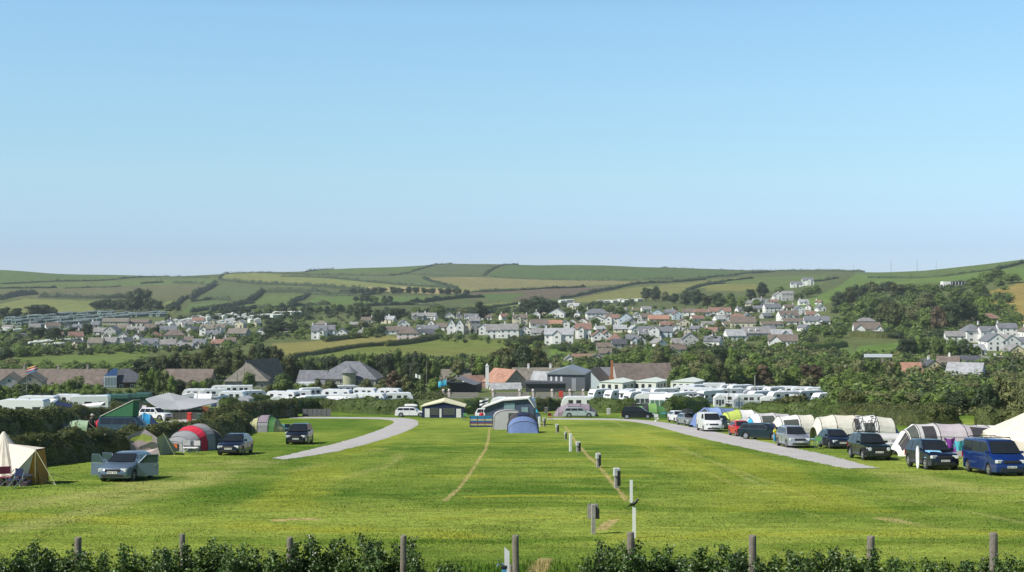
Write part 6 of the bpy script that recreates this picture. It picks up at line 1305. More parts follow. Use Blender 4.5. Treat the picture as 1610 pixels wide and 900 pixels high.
# khaki geodesic tent
hooptent(P(415,679), -4, [(-2.2,.4,.05),(-1.9,1.0,.5),(-1.0,1.5,1.35),(-.35,1.6,1.65),(.75,1.6,1.7),(1.4,1.45,1.25),(2.1,.9,.4),(2.3,.4,.05)], [khaki,khaki,khaki,grey_c,green_c,khaki,khaki], 'khaki dome tent with a grey middle panel in front of the hedge bank', name='dome_tent', patches=[(3.1,3.9,.15,.5,lilac,'door_panel')])
tb = MB(); tb.bevbox(-.35,.35,-.25,.25,0,.55,.05); tb.build('cool_box', cloth('teal_box',(.10,.30,.30)), None, P(448,676)); tag(bpy.data.objects['cool_box'], 'teal box standing at the right end of the khaki tent', 'box')
# green tunnel tent and the lawn behind the hedge
hooptent(P(119,679), 4, [(-2.0,.5,.06),(-1.2,.9,.75),(-.3,1.1,1.15),(.3,1.15,1.25),(1.4,1.1,1.15)], [pgreen_c,pgreen_c,pgreen_c,pgreen_c], 'pale green low tunnel tent on the lawn above the dark hedge', caps=(None, darkg_c), guys=[(1.4,-.6,1.0,2.6,-1.2)])
hooptent(P(229,668), 10, [(-1.6,.5,.06),(-1.1,1.1,.9),(-.2,1.3,1.45),(.6,1.2,1.2),(1.5,.6,.1)], [skyb,skyb,skyb,bluec], 'sky-blue dome tent beside the white sport utility car', name='dome_tent', patches=[(1.2,1.8,.1,.35,darkg_c,'doorway')])
hooptent(P(162,672), 20, [(-1.1,.4,.06),(-.7,.9,.8),(0,1.0,1.25),(.8,.9,.9),(1.2,.4,.1)], [redc,redc,orangec,orangec], 'small red and orange dome tent left of the striped camper', name='dome_tent')
hooptent(P(203,666), 0, [(-1.1,.4,.06),(-.5,.9,.7),(.4,.9,.8),(1.1,.4,.06)], [lime,lime,lime], 'small lime dome tent seen under the tilted camper roof', name='dome_tent')
hooptent(P(216,655), 6, [(-2.2,1.2,.9),(-1.6,1.4,1.8),(0,1.5,1.9),(1.4,1.5,1.6),(2.6,1.2,.9)], [white_c,white_c,palegrey,lilac], 'white awning tent with dark doorway in front of the huge canvas roof', caps=(white_c,None), patches=[(1.9,2.5,.1,.45,darkg_c,'doorway')])
hooptent(P(10,672), 8, [(-2.2,.8,.6),(-1.0,1.3,1.6),(.6,1.4,1.7),(1.9,1.0,.9)], [lilac,lilac,grey_c], 'dull lilac dome tent at the left edge behind the hedge', name='dome_tent')
hooptent(P(64,668), 0, [(-1.9,.8,.5),(-1.3,1.2,1.5),(.3,1.3,1.7),(1.7,1.0,1.1)], [bluec,bluec,navyc], 'slate blue dome tent right of the white camper at the left', name='dome_tent', patches=[(.5,1.5,.3,.36,navyc,'vent')])
hooptent(P(348,640), 0, [(-2.2,.6,.1),(-.8,1.2,1.6),(.8,1.2,1.6),(2.2,.6,.1)], [navyc,grey_c,navyc], 'dark blue dome tent beneath the left white caravans', name='dome_tent')
hooptent(P(391,654), 0, [(-.9,.4,.06),(0,.8,.95),(.9,.4,.06)], [redc,redc], 'small bright red tent right of the dark blue car', name='dome_tent')
# middle group
hooptent(P(822,680), -88, [(-2.6,1.1,1.1),(-1.3,1.5,1.95),(.2,1.62,2.05),(.9,1.58,1.66),(1.9,1.50,1.18),(2.35,1.46,.04)], [navyc,navyc,darkg_c,bluec,bluec], 'blue tent with charcoal crown standing nearest the middle post row', patches=[(2.2,2.8,.38,.62,navyc,'vent')])
t = hooptent(P(800,675), -88, [(-1.6,1.7,2.1,.30),(1.6,1.7,2.1,.30)], [palegrey], 'tall grey cabin-shaped tent left of and behind the blue tent', caps=(grey_c, palegrey), name='cabin_tent'); capdoor(t, 1.64, [(-.1,.05),(-.1,1.8),(1.2,1.8),(1.2,.05)], mesh_d, 'doorway')
# caravan awning, white with navy
r = empty('caravan_awning', P(808,668), math.radians(-6)); m = MB(); m.prism([(-3.8,2.15),(-1.2,3.1),(1.9,3.35),(2.6,2.2),(2.6,2.1),(1.8,3.2),(-1.2,2.95),(-3.8,2.0)],-1.2,1.6); m.build('roof', white_c, r); m = MB(); m.prism([(-3.4,0),(2.5,0),(2.5,2.08),(1.7,3.15),(-1.2,2.93),(-3.4,2.0)],-.9,1.5); m.build('wall', cloth('slate_blue',(.07,.09,.15)), r); m = MB()
m.box(-1.1,.2,-.95,-.91,.2,2.7); m.box(1.0,1.8,-.95,-.91,.2,2.2); m.build('window', cloth('pale_teal',(.20,.30,.34)), r); tag(r, 'white and navy caravan awning rising behind the blue tent', 'awning')
hooptent(P(836,663), -70, [(-1.2,.8,1.4),(.2,1.0,1.9),(1.4,.8,1.2)], [bluec,cyan_c], 'small teal and blue tent behind the right side of the blue tent', caps=(None,bluec), guys=[(1.4,.5,1.1,1.9,2.4)])
r = car(774,662,'mpv',whitep,'white car behind the striped windbreak in the middle',yaw=80)
# cream awning with dark windows, left of centre
r = empty('awning', P(698,657), math.radians(-4)); s = S(P(698,657).y); m = MB()
m.add([(-3.2,-1.3,1.75),(0.1,-1.4,2.5),(3.2,-1.3,1.75),(3.1,1.5,1.85),(0,1.5,2.75),(-3.0,1.5,1.85),(-3.2,-1.3,1.62),(.1,-1.4,2.34),(3.2,-1.3,1.62)], [(0,1,4,5),(1,2,3,4),(6,7,1,0),(7,8,2,1)]); m.build('roof', cloth('awning_cream',(.62,.60,.42)), r)
m = MB(); m.prism([(-3.0,0),(3.0,0),(3.0,1.65),(.1,2.3),(-3.0,1.65)],-1.2,1.4); m.build('wall', navyc, r); m = MB()
for x0, x1 in ((-2.6,-1.9),(-.5,-.2),(1.9,2.6)): m.box(x0,x1,-1.235,-1.205,.15,1.4)
m.build('curtain', white_c, r); m = MB()
for x0, x1 in ((-1.8,-.6),(.0,1.7)): m.box(x0,x1,-1.23,-1.205,.5,1.5)
m.build('window', mesh_d, r); tag(r, 'cream-roofed awning with dark walls and white curtains right of the white estate car', 'awning')
# lilac tunnel
hooptent(P(905,655), 2, [(-3.3,.6,.2),(-2.6,1.3,1.3),(-1.2,1.6,1.95),(.6,1.6,1.95),(2.0,1.5,1.8),(3.0,1.0,.9),(3.4,.6,.1)], [lilac,lilac,lilac,lilac,lilac,navyc], 'dull lilac tunnel tent with navy end behind the pale green estate car')
# green tent
hooptent(P(1018,657), 4, [(-3.0,.5,.1),(-2.0,1.2,1.5),(-.6,1.5,2.1),(1.2,1.5,2.05),(2.4,1.3,1.5),(3.0,.8,.2)], [green_c,green_c,cloth('leaf_green',(.18,.34,.10)),green_c,green_c], 'green tunnel tent behind the near-black people carrier with roof box', patches=[(1.8,2.3,.1,.4,darkg_c,'doorway')], guys=[(-2.0,-1,1.4,-4.6,-2.4),(-2.0,0,1.4,-4.2,-1),(2.4,-1,1.3,4.4,-2.2)])
# right side tents, left to right
hooptent(P(1118,672), 14, [(-2.4,.8,.3),(-1.7,1.4,1.6),(-.7,1.7,2.25),(.8,1.7,2.25),(2.6,1.6,2.1)], [bluec,bluec,cloth('pale_blue',(.24,.34,.58)),bluec], 'tall blue tunnel tent behind the white transporter van', patches=[(1.1,1.8,.08,.42,darkg_c,'window')])
hooptent(P(1157,674), 10, [(-1.9,1.0,.8),(-1.2,1.5,1.8),(.2,1.6,2.1),(1.8,1.6,2.05),(2.9,1.3,1.6)], [lime,lime,white_c,white_c], 'lime and white tunnel tent between the blue tent and the cream tents', patches=[(1.1,1.9,.05,.36,lime,'lime_side')])
hooptent(P(1166,682), 16, [(-1.0,.9,.4),(-.4,1.3,1.5),(.9,1.3,1.6)], [lime,palegrey], 'low lime and grey porch in front of the lime and white tent', guys=[(-.4,-1,1.3,-1.6,-2.0)])
hooptent(P(1204,684), 8, [(-2.4,.9,.3),(-1.6,1.5,1.65),(-.9,1.6,2.1),(.7,1.7,2.15),(2.2,1.6,2.0)], [sand,white_c,palegrey,palegrey], 'pale grey tunnel tent with dark windows behind the red and teal cars', patches=[(2.1,2.85,.06,.3,mesh_d,'window'),(3.15,3.9,.06,.3,mesh_d,'window'),(.4,1.0,.1,.5,skyb,'blue_panel')])
hooptent(P(1252,688), 6, [(-2.2,1.3,1.3),(-1.7,1.5,1.95),(0,1.6,2.1),(1.4,1.6,2.1),(2.2,1.3,1.2)], [sand,white_c,sand,sand], 'cream tunnel tent with round dark doorway behind the blue windbreak', caps=(darkg_c,None), patches=[(1.1,1.9,.06,.26,mesh_d,'window')])
t = hooptent(P(1340,694), 2, [(-3.4,1.2,1.2),(-3.0,1.6,2.1),(-1.7,1.7,2.3),(.1,1.7,2.25),(1.9,1.7,2.25),(3.4,1.5,2.0),(3.9,1.2,.9)], [sand,sand,cream,white_c,sand,bluec], 'very long cream tunnel tent stretching behind the car with bicycles', patches=[(2.1,2.8,.04,.33,sand,'door_panel'),(2.85,3.1,.1,.3,darkg_c,'window'),(3.3,3.8,.05,.2,mesh_d,'window')])
hooptent(P(1404,700), -4, [(-1.8,1.0,1.0,.4),(1.8,1.0,1.0,.4)], [palegrey], 'low pale grey windbreak wall between the long cream tent and the big grey tent', name='windbreak', cat='windbreak', sub=1)
hooptent(P(1490,716), 2, [(-3.9,1.2,.4),(-3.1,1.6,1.75),(-2.4,1.7,2.2),(-1.0,1.8,2.25),(.9,1.8,2.2),(2.8,1.7,2.05),(3.4,1.2,.9)], [white_c,white_c,palegrey,cloth('warm_grey',(.44,.40,.42)),cloth('warm_grey',(.44,.40,.42)),palegrey], 'big pale grey tunnel tent with arched windows behind the navy sport utility car', patches=[(1.1,1.9,.1,.45,mesh_d,'window'),(2.2,2.8,.02,.34,darkg_c,'window'),(4.2,4.9,.02,.34,darkg_c,'window'),(.3,.95,.1,.4,darkg_c,'doorway')], guys=[(-3.1,-1.2,1.6,-5.0,-2.8)])
hooptent(P(1575,708), 0, [(-2.6,1.2,1.2),(-2.0,1.6,1.9),(2.5,1.6,1.9)], [palegrey,white_c], 'pale grey tent end seen behind the big white bell tent')
# bell tents
def bell(p, R, wall, H, label, m=cream, n=24, name='bell_tent', guyn=10, door=None):
    r = empty(name, p, 0); mb = MB(); prof = [(R,0.02),(R,wall)]; 
    for k in range(1, 7): t = k/6; prof.append((R*1.02*(1-t)+.06*t, wall+(H-wall)*(t-.07*math.sin(math.pi*t))))
    vs = []; fs = []
    for k, (rr_, z) in enumerate(prof):
        for i in range(n*2): a = math.pi*i/n; q = rr_*(1-.035*(i % 2)*(1 if 0 < k < 7 else 0)); vs.append((q*math.cos(a), q*math.sin(a), z-.05*(i % 2)*(k == 1)))
    N_ = n*2
    for k in range(len(prof)-1):
        for i in range(N_): fs.append((k*N_+i, k*N_+(i+1) % N_, (k+1)*N_+(i+1) % N_, (k+1)*N_+i))
    fs.append(tuple(range((len(prof)-1)*N_, len(prof)*N_))); mb.add(vs, fs); mb.build('canvas', m, r)
    g = MB()
    for i in range(guyn): a = 2*math.pi*i/guyn+.3; g.tube([(R*math.cos(a), R*math.sin(a), wall),((R+1.5)*math.cos(a), (R+1.5)*math.sin(a), 0)], .010, 4)
    g.build('guy_rope', GUY, r); tag(r, label, 'tent'); return r
def back(p, d): q = Vector((p.x*(p.y+d)/p.y, p.y+d, 0)); q.z = G(q.x, q.y); return q
t = bell(back(P(6,764), 2.0), 1.85, .5, 2.62, 'cream canvas bell tent with an ochre-lined porch at the far left')
m = MB(); m.add([(1.0,-1.6,.75),(2.0,-1.2,1.85),(2.0,.4,1.75),(.9,1.0,1.55),(.35,-.3,2.05)], [(0,1,4),(1,2,4),(2,3,4)]); m.add([(.9,-1.75,.62),(1.95,-1.25,1.80),(2.06,-1.25,1.84),(1.05,-1.85,.62)], [(0,1,2,3)]); m.add([(.9,-1.62,.62),(1.95,-1.2,1.76),(1.55,-1.32,0),(1.0,-1.55,0)], [(0,3,2,1)]); m.build('porch', cream, t)
m = MB(); m.add([(1.6,-1.25,0),(2.1,-.9,0),(1.97,-1.14,1.72),(1.5,-1.30,.6)], [(0,1,2,3)]); m.add([(2.15,-.9,0),(2.2,.4,0),(1.97,.38,1.7),(1.97,-1.13,1.74)], [(0,1,2,3)]); m.build('porch_lining', ochre, t); m = MB(); m.tube([(2.02,-1.2,1.84),(3.25,-1.6,0)], .018, 5); m.tube([(2.02,-1.2,0),(2.02,-1.2,1.86)], .025, 6); m.build('guy_rope', GUY, t)
m = MB(); m.tube([(1.2,-1.6,.02),(1.2,-1.6,.6)], .02, 5); m.tube([(1.9,-1.5,.02),(1.9,-1.5,.6)], .02, 5); m.box(1.1,2.0,-1.8,-1.3,.6,.63)
for x in (1.15,1.95):
    m.tube([(x,-1.75,0),(x,-1.75,.6)], .018, 5)
o_ = m.build('camp_table', mat('dark_table', (.05,.055,.08), .5), loc=t.location); tag(o_, 'small dark folding table before the cream bell tent porch', 'table')
def chair(p, rz, m1, label, grp='folding camp chairs'):
    r = empty('camp_chair', p, math.radians(rz)); f = MB()
    for a, b in (((-.27,-.25,0),(.27,-.25,.45)),((.27,-.25,0),(-.27,-.25,.45)),((-.27,.25,0),(.27,.25,.45)),((.27,.25,0),(-.27,.25,.45)),((-.27,-.25,0),(-.27,.25,.42)),((.27,-.25,0),(.27,.25,.42)),((-.27,.25,.4),(-.30,.38,.92)),((.27,.25,.4),(.30,.38,.92)),((-.28,-.25,.62),(-.28,.3,.62)),((.28,-.25,.62),(.28,.3,.62)),((-.27,-.25,.4),(-.28,-.25,.62)),((.27,-.25,.4),(.28,-.25,.62))): f.tube([a, b], .013, 5)
    f.build('frame', CHR, r); s_ = MB(); s_.box(-.26,.26,-.26,.26,.41,.43); s_.build('seat', m1, r); b_ = MB(); b_.prism([(.0,0)]*0 or [(-.26,.55),(.26,.55),(.26,.92),(-.26,.92)],.30,.33); b_.build('backrest', m1, r); tag(r, label, 'chair', grp); return r
for (x, y, rz, m1, lb) in ((8,764,20,cloth('wine',(.20,.04,.07)),'wine-red folding camp chair at the far left picture edge'),(22,768,-30,navyc,'dark folding camp chair before the cream bell tent'),(32,762,50,white_c,'white folding camp chair beside the small dark table'),(293,713,10,white_c,'left white folding chair in front of the red and grey tent'),(306,714,-20,palegrey,'right folding chair in front of the red and grey tent'),(1410,712,30,white_c,'white folding chair left of the big pale grey tunnel tent')): chair(P(x, y), rz, m1, lb)
bags = MB()
for i in range(9): a = random.Random(i); x = -0.8+i*.17; bags.bevbox(x, x+.28, a.uniform(-.3,0), a.uniform(.1,.4), 0, a.uniform(.2,.5), .05)
o_ = bags.build('luggage_pile', mat('dark_luggage', (.05,.035,.045), .8, 0, .5, 6), loc=P(20,764)); tag(o_, 'heap of dark bags against the cream bell tent wall', 'luggage')
t = bell(back(P(1704,742), 5.0), 5.9, 1.9, 5.3, 'very large cream bell tent cut off by the right picture edge', cream, 14, guyn=14)
# huge canvas roof at the left
def W3(px, py, Y): return ((px-CX)/F*Y, Y, -(py-HY)/F*Y)
o0 = Vector(P(285,652)); r = empty('canvas_marquee', o0, 0); m = MB()
top = [Vector(W3(*q))-o0 for q in ((233,631,209),(247,640,205),(262,643.5,204),(282,644,204),(300,642,204),(322,637,206),(343,632.5,210),(340,629,216),(300,626,222),(266,617.5,226),(243,623,222),(229,627,215))]
c_ = Vector(W3(276,631,213))-o0; n_ = len(top); vs = [tuple(v) for v in top]+[tuple(c_)]; m.add(vs, [(i, (i+1) % n_, n_) for i in range(n_)]); lo = [(v.x,v.y,v.z-.12) for v in top]; m.add([tuple(v) for v in top]+lo, [(i, n_+i, n_+(i+1) % n_, (i+1) % n_) for i in range(n_)])
def striped(name):
    mm = mat(name, (.55,.56,.57), .7, 0, .08, .8, .1, .2); nt = mm.node_tree; N = nt.nodes; L = nt.links; b = N['Principled BSDF']; w_ = N.new('ShaderNodeTexWave'); w_.inputs['Scale'].default_value = .55; w_.inputs['Distortion'].default_value = 3; w_.inputs['Detail'].default_value = 2; tc = N.new('ShaderNodeTexCoord'); mp = N.new('ShaderNodeMapping'); mp.inputs['Rotation'].default_value = (0,0,math.radians(-55)); L.new(tc.outputs['Object'], mp.inputs[0]); L.new(mp.outputs[0], w_.inputs['Vector'])
    cr = N.new('ShaderNodeValToRGB'); cr.color_ramp.elements[0].color = (.22,.25,.28,1); cr.color_ramp.elements[1].color = (.50,.49,.48,1); L.new(w_.outputs[0], cr.inputs[0]); L.new(cr.outputs[0], b.inputs['Base Color']); return mm
m.build('roof', striped('weathered_canvas'), r); m = MB(); m.prism([(-3.4,-.6),(4.6,-.6),(4.6,1.0),(1,.6),(-3.4,.7)],0,1.5); m.build('wall', mat('dark_green_side',(.03,.07,.05),.8), r); m = MB(); m.box(3.4,4.5,-1.0,-.7,-.3,1.35); m.build('side_panel', mat('rust_panel',(.30,.11,.05),.8), r); tag(r, 'huge pale streaked canvas roof sagging over the left pitches', 'marquee')
# dark green sheds
for x, yb, w_, h_, lab in ((178,641,5.6,2.5,'dark green gabled shed left of the huge canvas roof'),(203,639,4.2,2.4,'dark green shed in the middle of the left shed row'),(220,639,3.4,2.6,'small dark green shed with pale roof edge beside the canvas roof')):
    r = empty('shed', P(x, yb), 0); m = MB(); m.box(-w_/2,w_/2,0,2.6,.0,h_*.72); m.build('wall', mat('shed_green',(.025,.07,.06),.8,0,.15,3), r); m = MB(); m.prism([(-w_/2-.2,h_*.725),(w_/2+.2,h_*.725),(w_/2+.05,h_),(-w_/2+.5,h_)],-.3,2.9); m.build('roof', mat('shed_roof_green',(.03,.10,.085),.6,0,.1,2), r); m = MB(); m.box(-w_*.3,w_*.1,-.03,-.003,.3,1.2); m.build('door', darkg_c, r); tag(r, lab, 'shed')
# flat awnings on the left
def flatawn(px, yb, x0, x1, d, z0, z1, mr, label, rz=0, mw=None):
    r = empty('flat_awning', P(px, yb), math.radians(rz)); m = MB(); m.add([(x0,-d/2,z0),(x1,-d/2,z1),(x1,d/2,z1+.25),(x0,d/2,z0+.25),(x0,-d/2,z0-.14),(x1,-d/2,z1-.14),(x1,d/2,z1+.1),(x0,d/2,z0+.1)], [(0,1,2,3),(7,6,5,4),(0,4,5,1),(1,5,6,2),(2,6,7,3),(3,7,4,0)]); m.build('roof', mr, r); m = MB()
    for x in (x0+.2, (x0+x1)/2, x1-.2): m.tube([(x,-d/2+.1,0),(x,-d/2+.1,min(z0,z1)-.05)], .04, 6)
    m.build('pole', CHR, r)
    if mw: m = MB(); m.box(x0+.3,x1-.3,d/2-.3,d/2-.2,0,min(z0,z1)-.2); m.build('back_wall', mw, r)
    tag(r, label, 'awning'); return r
flatawn(48,657,-3.6,3.4,2.6,2.05,2.35,white_c,'long white flat awning roof above the left hedge',0,darkg_c); flatawn(79,657,-.9,.9,2,2.2,2.3,cloth('steel_blue',(.25,.34,.42)),'steel blue upright awning end right of the long white awning',0,cloth('steel_blue',(.25,.34,.42)))
flatawn(106,654,-1.9,1.9,2.2,1.9,1.1,navyc,'dark wedge-shaped awning roof sloping down to the right',0,navyc); flatawn(143,656,-1.7,1.8,2.2,1.5,1.9,white_c,'small white awning roof attached to the left motorhome',0,darkg_c)
def panelbreak(px, yb, w_, h_, m1, label, rz=0, n=4, stripes=None):
    r = empty('windbreak', P(px, yb), math.radians(rz)); 
    if stripes:
        m = MB(); z = .02; k = len(stripes); dz = h_/k
        for i, sm_ in enumerate(stripes): m.mi = i; m.box(-w_/2, w_/2, -.01, .01, z+i*dz, z+(i+1)*dz)
        m.build('cloth', list(stripes), r)
    else: m = MB(); m.box(-w_/2, w_/2, -.01, .01, .02, h_); m.build('cloth', m1, r)
    m = MB()
    for i in range(n+1): x = -w_/2+w_*i/n; m.tube([(x,-.03,-.1),(x,-.03,h_+.12)], .02, 5)
    m.build('stake', POSTW, r); tag(r, label, 'windbreak'); return r
SD = [mat('wb_'+n_, c_, .8, 0, .3, 3) for n_, c_ in (('navy',(.02,.05,.16)),('sandy',(.48,.42,.16)),('maroon',(.16,.05,.12)),('blue2',(.04,.12,.36)),('sandy2',(.50,.46,.22)),('blue',(.02,.17,.42)),('teal',(.02,.20,.38)))]
panelbreak(762,672,3.4,1.28,None,'blue, navy and sand striped windbreak left of the grey cabin tent',0,4,SD)
panelbreak(101,665,3.0,1.1,cloth('patterned',(.52,.50,.46)),'pale patterned windbreak below the dark wedge awning',0,3)
panelbreak(1240,690,2.7,1.0,cloth('strong_blue',(.02,.16,.46)),'plain bright blue windbreak behind the silver people carrier',0,3)
panelbreak(498,655,4.2,1.1,mat('grey_boards',(.16,.16,.17),.8,0,.2,4),'dark grey board fence below the white caravans left of centre',0,6)
panelbreak(292,660,8.0,1.0,mat('dark_boards',(.07,.07,.06),.8,0,.2,4),'long dark low board fence in front of the huge canvas roof',0,10)

chair(P(1285,706), -30, green_c, 'green camp chair left of the navy hatchback at the right')
chair(P(1425,716), 40, redc, 'red camp chair before the big pale grey tunnel tent')
chair(P(1096,664), 0, skyb, 'blue camp chair beside the tall blue tunnel tent')
chair(P(866,661), 30, redc, 'red camp chair left of the pale green estate car')
chair(P(730,661), -20, green_c, 'green camp chair at the right end of the cream awning')
chair(P(452,682), 10, navyc, 'navy camp chair right of the khaki dome tent')
chair(P(1032,663), 0, white_c, 'white camp chair before the green tent')
# ---------------------------------------------------------------- posts, boards, flags, people and small things
UPR = Vector((0,0,1))
WPOST = mat('white_post', (.78,.78,.77), .5, 0, .06, 3); GREYW = mat('silvered_wood', (.33,.31,.28), .85, 0, .25, 8, .4)
def hookup(px, base, top, wpx, label, kind='box', cap=True):
    p = P(px, base); s = S(p.y); h = (base-top)/s; w_ = wpx/s; r = empty('service_post', p, math.radians(8))
    m = MB(); m.bevbox(-w_*.28, w_*.28, -w_*.28, w_*.28, -.2, h*.97, .01); m.build('post', WPOST if kind == 'white' else GREYW, r)
    if kind == 'box': m = MB(); m.bevbox(-w_*.42, w_*.40, -w_*.42, w_*.3, h*.62, h, .02); m.build('socket_box', mat('socket_grey',(.52,.52,.52),.5), r); m = MB(); m.box(w_*.02, w_*.42, -w_*.46, -w_*.2, h*.14, h*.88); m.build('cover', BLK, r)
    tag(r, label, 'post', 'service posts along the pitch line'); return r
hookup(848,671.5,655,6,'white service post just right of the blue tent','white'); hookup(855.5,671.5,657,5,'grey service post second in the row beside the blue tent'); hookup(876,681,667,6,'short grey service post between the blue tent row and the white-topped one'); hookup(889,692,679,4.5,'thin dark service post left of the tall slim white one')
hookup(897,710,681.5,7,'tall slim white service post in the middle of the row','white'); hookup(909,711.5,694.5,8.5,'stubby pale grey service post right of the slim white one'); hookup(940.5,735.5,712.5,9,'grey service post with dark cover, third nearest in the row'); hookup(969.5,768,736,12,'grey service post with dark cover, nearest of the pale row')
# bare-wood box post
p = P(933,840); r = empty('notice_post', p, math.radians(6)); m = MB(); m.box(-.065,.065,-.06,.06,-.3,1.0); m.build('post', GREYW, r); m = MB(); m.box(-.19,.17,.062,.09,.52,1.02); m.build('board', GREYW, r); m = MB(); m.bevbox(.07,.19,.092,.28,.5,.98,.02); m.box(.068,.20,-.05,.061,.52,.86); m.build('box', BLK, r); tag(r, 'weathered wooden post with a square back board and dark box, nearest the camera', 'post')
# white marker boards and the crow
def marker(px, base, top, wpx, label, Y=None, slant=0.0):
    p = P(px, base) if Y is None else AT(px, Y); s = S(p.y); h = (base-top)/s if Y is None else -(top-HY)/s-p.z; w_ = wpx/s; m = MB(); m.prism([(-w_/2,-.3),(w_/2,-.3),(w_/2,h-slant*w_),(w_/2-.005,h-slant*w_),(-w_/2,h)], -.018, .018); o_ = m.build('marker_board', WPOST, loc=p); tag(o_, label, 'marker'); return o_
marker(992.5,791,755,4.6,'slim white marker board behind the one with the crow'); mk = marker(997,846,797,5.4,'white marker board with a black crow perched on top')
marker(797,905,860,8,'white slant-topped marker board beside the water tap in the hedge gap',Y=37.0,slant=.9)
q = mk.location; s = S(q.y); zc = -(797-HY)/s; r = empty('crow', (q.x, q.y, zc), math.radians(-20)); crowm = mat('crow_black', (.012,.012,.014), .45, 0, .1, 4)
m = MB(); vs, fs = ICO2; sk = Matrix.Rotation(math.radians(-42), 4, 'Y')
pts = [Vector((-.17,0,.02)),Vector((-.10,0,.055)),Vector((-.02,0,.10)),Vector((.05,0,.15)),Vector((.09,0,.195)),Vector((.115,0,.235)),Vector((.145,0,.243)),Vector((.185,0,.235))]; m.tube(pts, [.018,.042,.062,.056,.038,.036,.026,.006], 10); m.prism([(-.30,-.06),(-.15,.01),(-.12,.05),(-.27,-.02)], -.028, .028)
for sg in (-1,1): m.add([(.04,sg*.052,.15),(-.02,sg*.07,.06),(-.20,sg*.035,-.02),(-.12,sg*.05,.08)], [(0,1,2,3),(3,2,1,0)])
m.build('body', crowm, r, smooth=True); m = MB()
for sg in (-1,1): m.tube([(0,sg*.02,.06),(0.01,sg*.02,.0)], .006, 4)
m.build('leg', crowm, r); tag(r, 'black crow perched on the white marker board', 'bird')
# standpipe
p = AT(791, 36.6); s = S(36.6); z = -(888-HY)/s-p.z; r = empty('water_tap', p, 0); m = MB(); m.tube([(0,0,-.2),(0,0,z),(-.02,0,z+.03)], .022, 8); m.tube([(0,0,z),(-.12,0,z+.02),(-.16,0,z-.05)], .018, 8); m.build('pipe', CHR, r); m = MB(); m.tube([(-.10,0,z),(-.10,0,z+.10)], .012, 6); m.box(-.14,-.06,-.012,.012,z+.10,z+.12); m.build('handle', CHR, r); m = MB(); m.bevbox(-.03,.09,-.05,.05,0,z-.1,.01); m.build('sleeve', mat('tap_blue',(.08,.32,.60),.5), r); m = MB(); m.bevbox(-.05,.11,-.06,.06,z-.10,z-.03,.01); m.build('collar', BLK, r); tag(r, 'outdoor water tap with blue sleeve in the hedge gap', 'tap')
m = MB(); m.tube([(0,0,-.3),(0,0,.55)], .05, 8); o_ = m.build('stub_post', POSTW, loc=AT(804,36)); tag(o_, 'short dark stub post between the marker board and the round fence post', 'post')
# flags and poles
def flag(px, yb, ytop, fx, fy, fw, fh, mats_, label, Y=None, dirn=1):
    p = P(px, yb) if Y is None else AT(px, Y); s = S(p.y); h = -(ytop-HY)/s-p.z; r = empty('flag_pole', p, 0); m = MB(); m.tube([(0,0,-.2),(0,0,h)], .05, 6, taper=.5); m.build('pole', CHR, r)
    w_ = fw/s*dirn; hh = fh/s; z1 = h-.1; n = 6; m = MB(); k = len(mats_)
    for j in range(k):
        m.mi = j; vs = []
        for i in range(n+1):
            t = i/n; y = .18*math.sin(t*7)*t; dz = -.28*abs(w_)*t*fy
            for zz in (j, j+1): vs.append((w_*t, y, z1-hh+hh*zz/k+dz))
        m.add(vs, [(2*i, 2*i+2, 2*i+3, 2*i+1) for i in range(n)]); m.add([(x, y+.02, z) for x, y, z in vs], [(2*i+1, 2*i+3, 2*i+2, 2*i) for i in range(n)])
    m.build('flag', mats_, r); tag(r, label, 'flag'); return r
flag(42,640,578,0,-1.1,17,9,[skyb,redc,white_c,redc,cloth('flag_yellow',(.70,.55,.2))],'large red, blue and white striped flag flying over the left cottages',Y=300)
flag(768,662,625,0,1.0,14,11,[navyc,white_c,navyc,white_c],'navy and white chequered flag beside the middle awning',dirn=-1); flag(661,640,590,0,-1.3,8,6,[white_c],'small white flag on a tall pole behind the cream awning',Y=300,dirn=-1)
flag(702,628,596,0,1.0,13,9,[skyb,cyan_c,cyan_c],'turquoise flag flying before the dark hedge left of the red-roofed cottage',Y=340,dirn=-1)
def pole(px, Y, yb, ytop, w_, label, m=POSTW, arm=False, name='utility_pole', cat='pole'):
    p = AT(px, Y); s = S(Y); h = -(ytop-HY)/s-p.z; r = empty(name, p, 0); mb = MB(); mb.tube([(0,0,-.4),(0,0,h)], w_, 6, taper=.7); mb.build('pole', m, r)
    if arm: mb = MB(); mb.box(-1.0,1.0,-.06,.06,h-.5,h-.38); mb.build('crossarm', m, r)
    tag(r, label, cat)
pole(671,400,600,566,.12,'tall grey pole rising before the green belt beside the turreted hall'); pole(373,415,616,585,.13,'dark utility pole, left of the pair before the stone house'); pole(384,415,616,580,.13,'dark utility pole, right of the pair before the stone house'); pole(230,380,616,592,.12,'pole with a pale lamp right of the dark timber house')
pole(456,255,655,620,.06,'thin lamp post among the white caravans left of centre',BLK); pole(1146,275,636,601,.07,'thin dark lamp post in the right caravan cluster',BLK); pole(645,420,590,572,.1,'thin pole before the green belt, left of the tall grey one'); pole(310,250,640,614,.06,'thin lamp post above the huge canvas roof',BLK); pole(1187,330,612,590,.14,'pale bare pole among the trees behind the right caravans',PALEBARK)
for x, yt, yb, w_, lab in ((1342,417,428,.2,'leftmost thin mast on the right skyline'),(1401,410,430,.22,'tallest thin mast on the right skyline'),(1442,409,426,.2,'mast with small base on the right skyline, third from the left'),(1472,411,422,.16,'rightmost faint mast on the right skyline')): pole(x, 2050 if x > 1390 else 2350, yb, yt, w_, lab, BLK, name='mast', cat='mast')
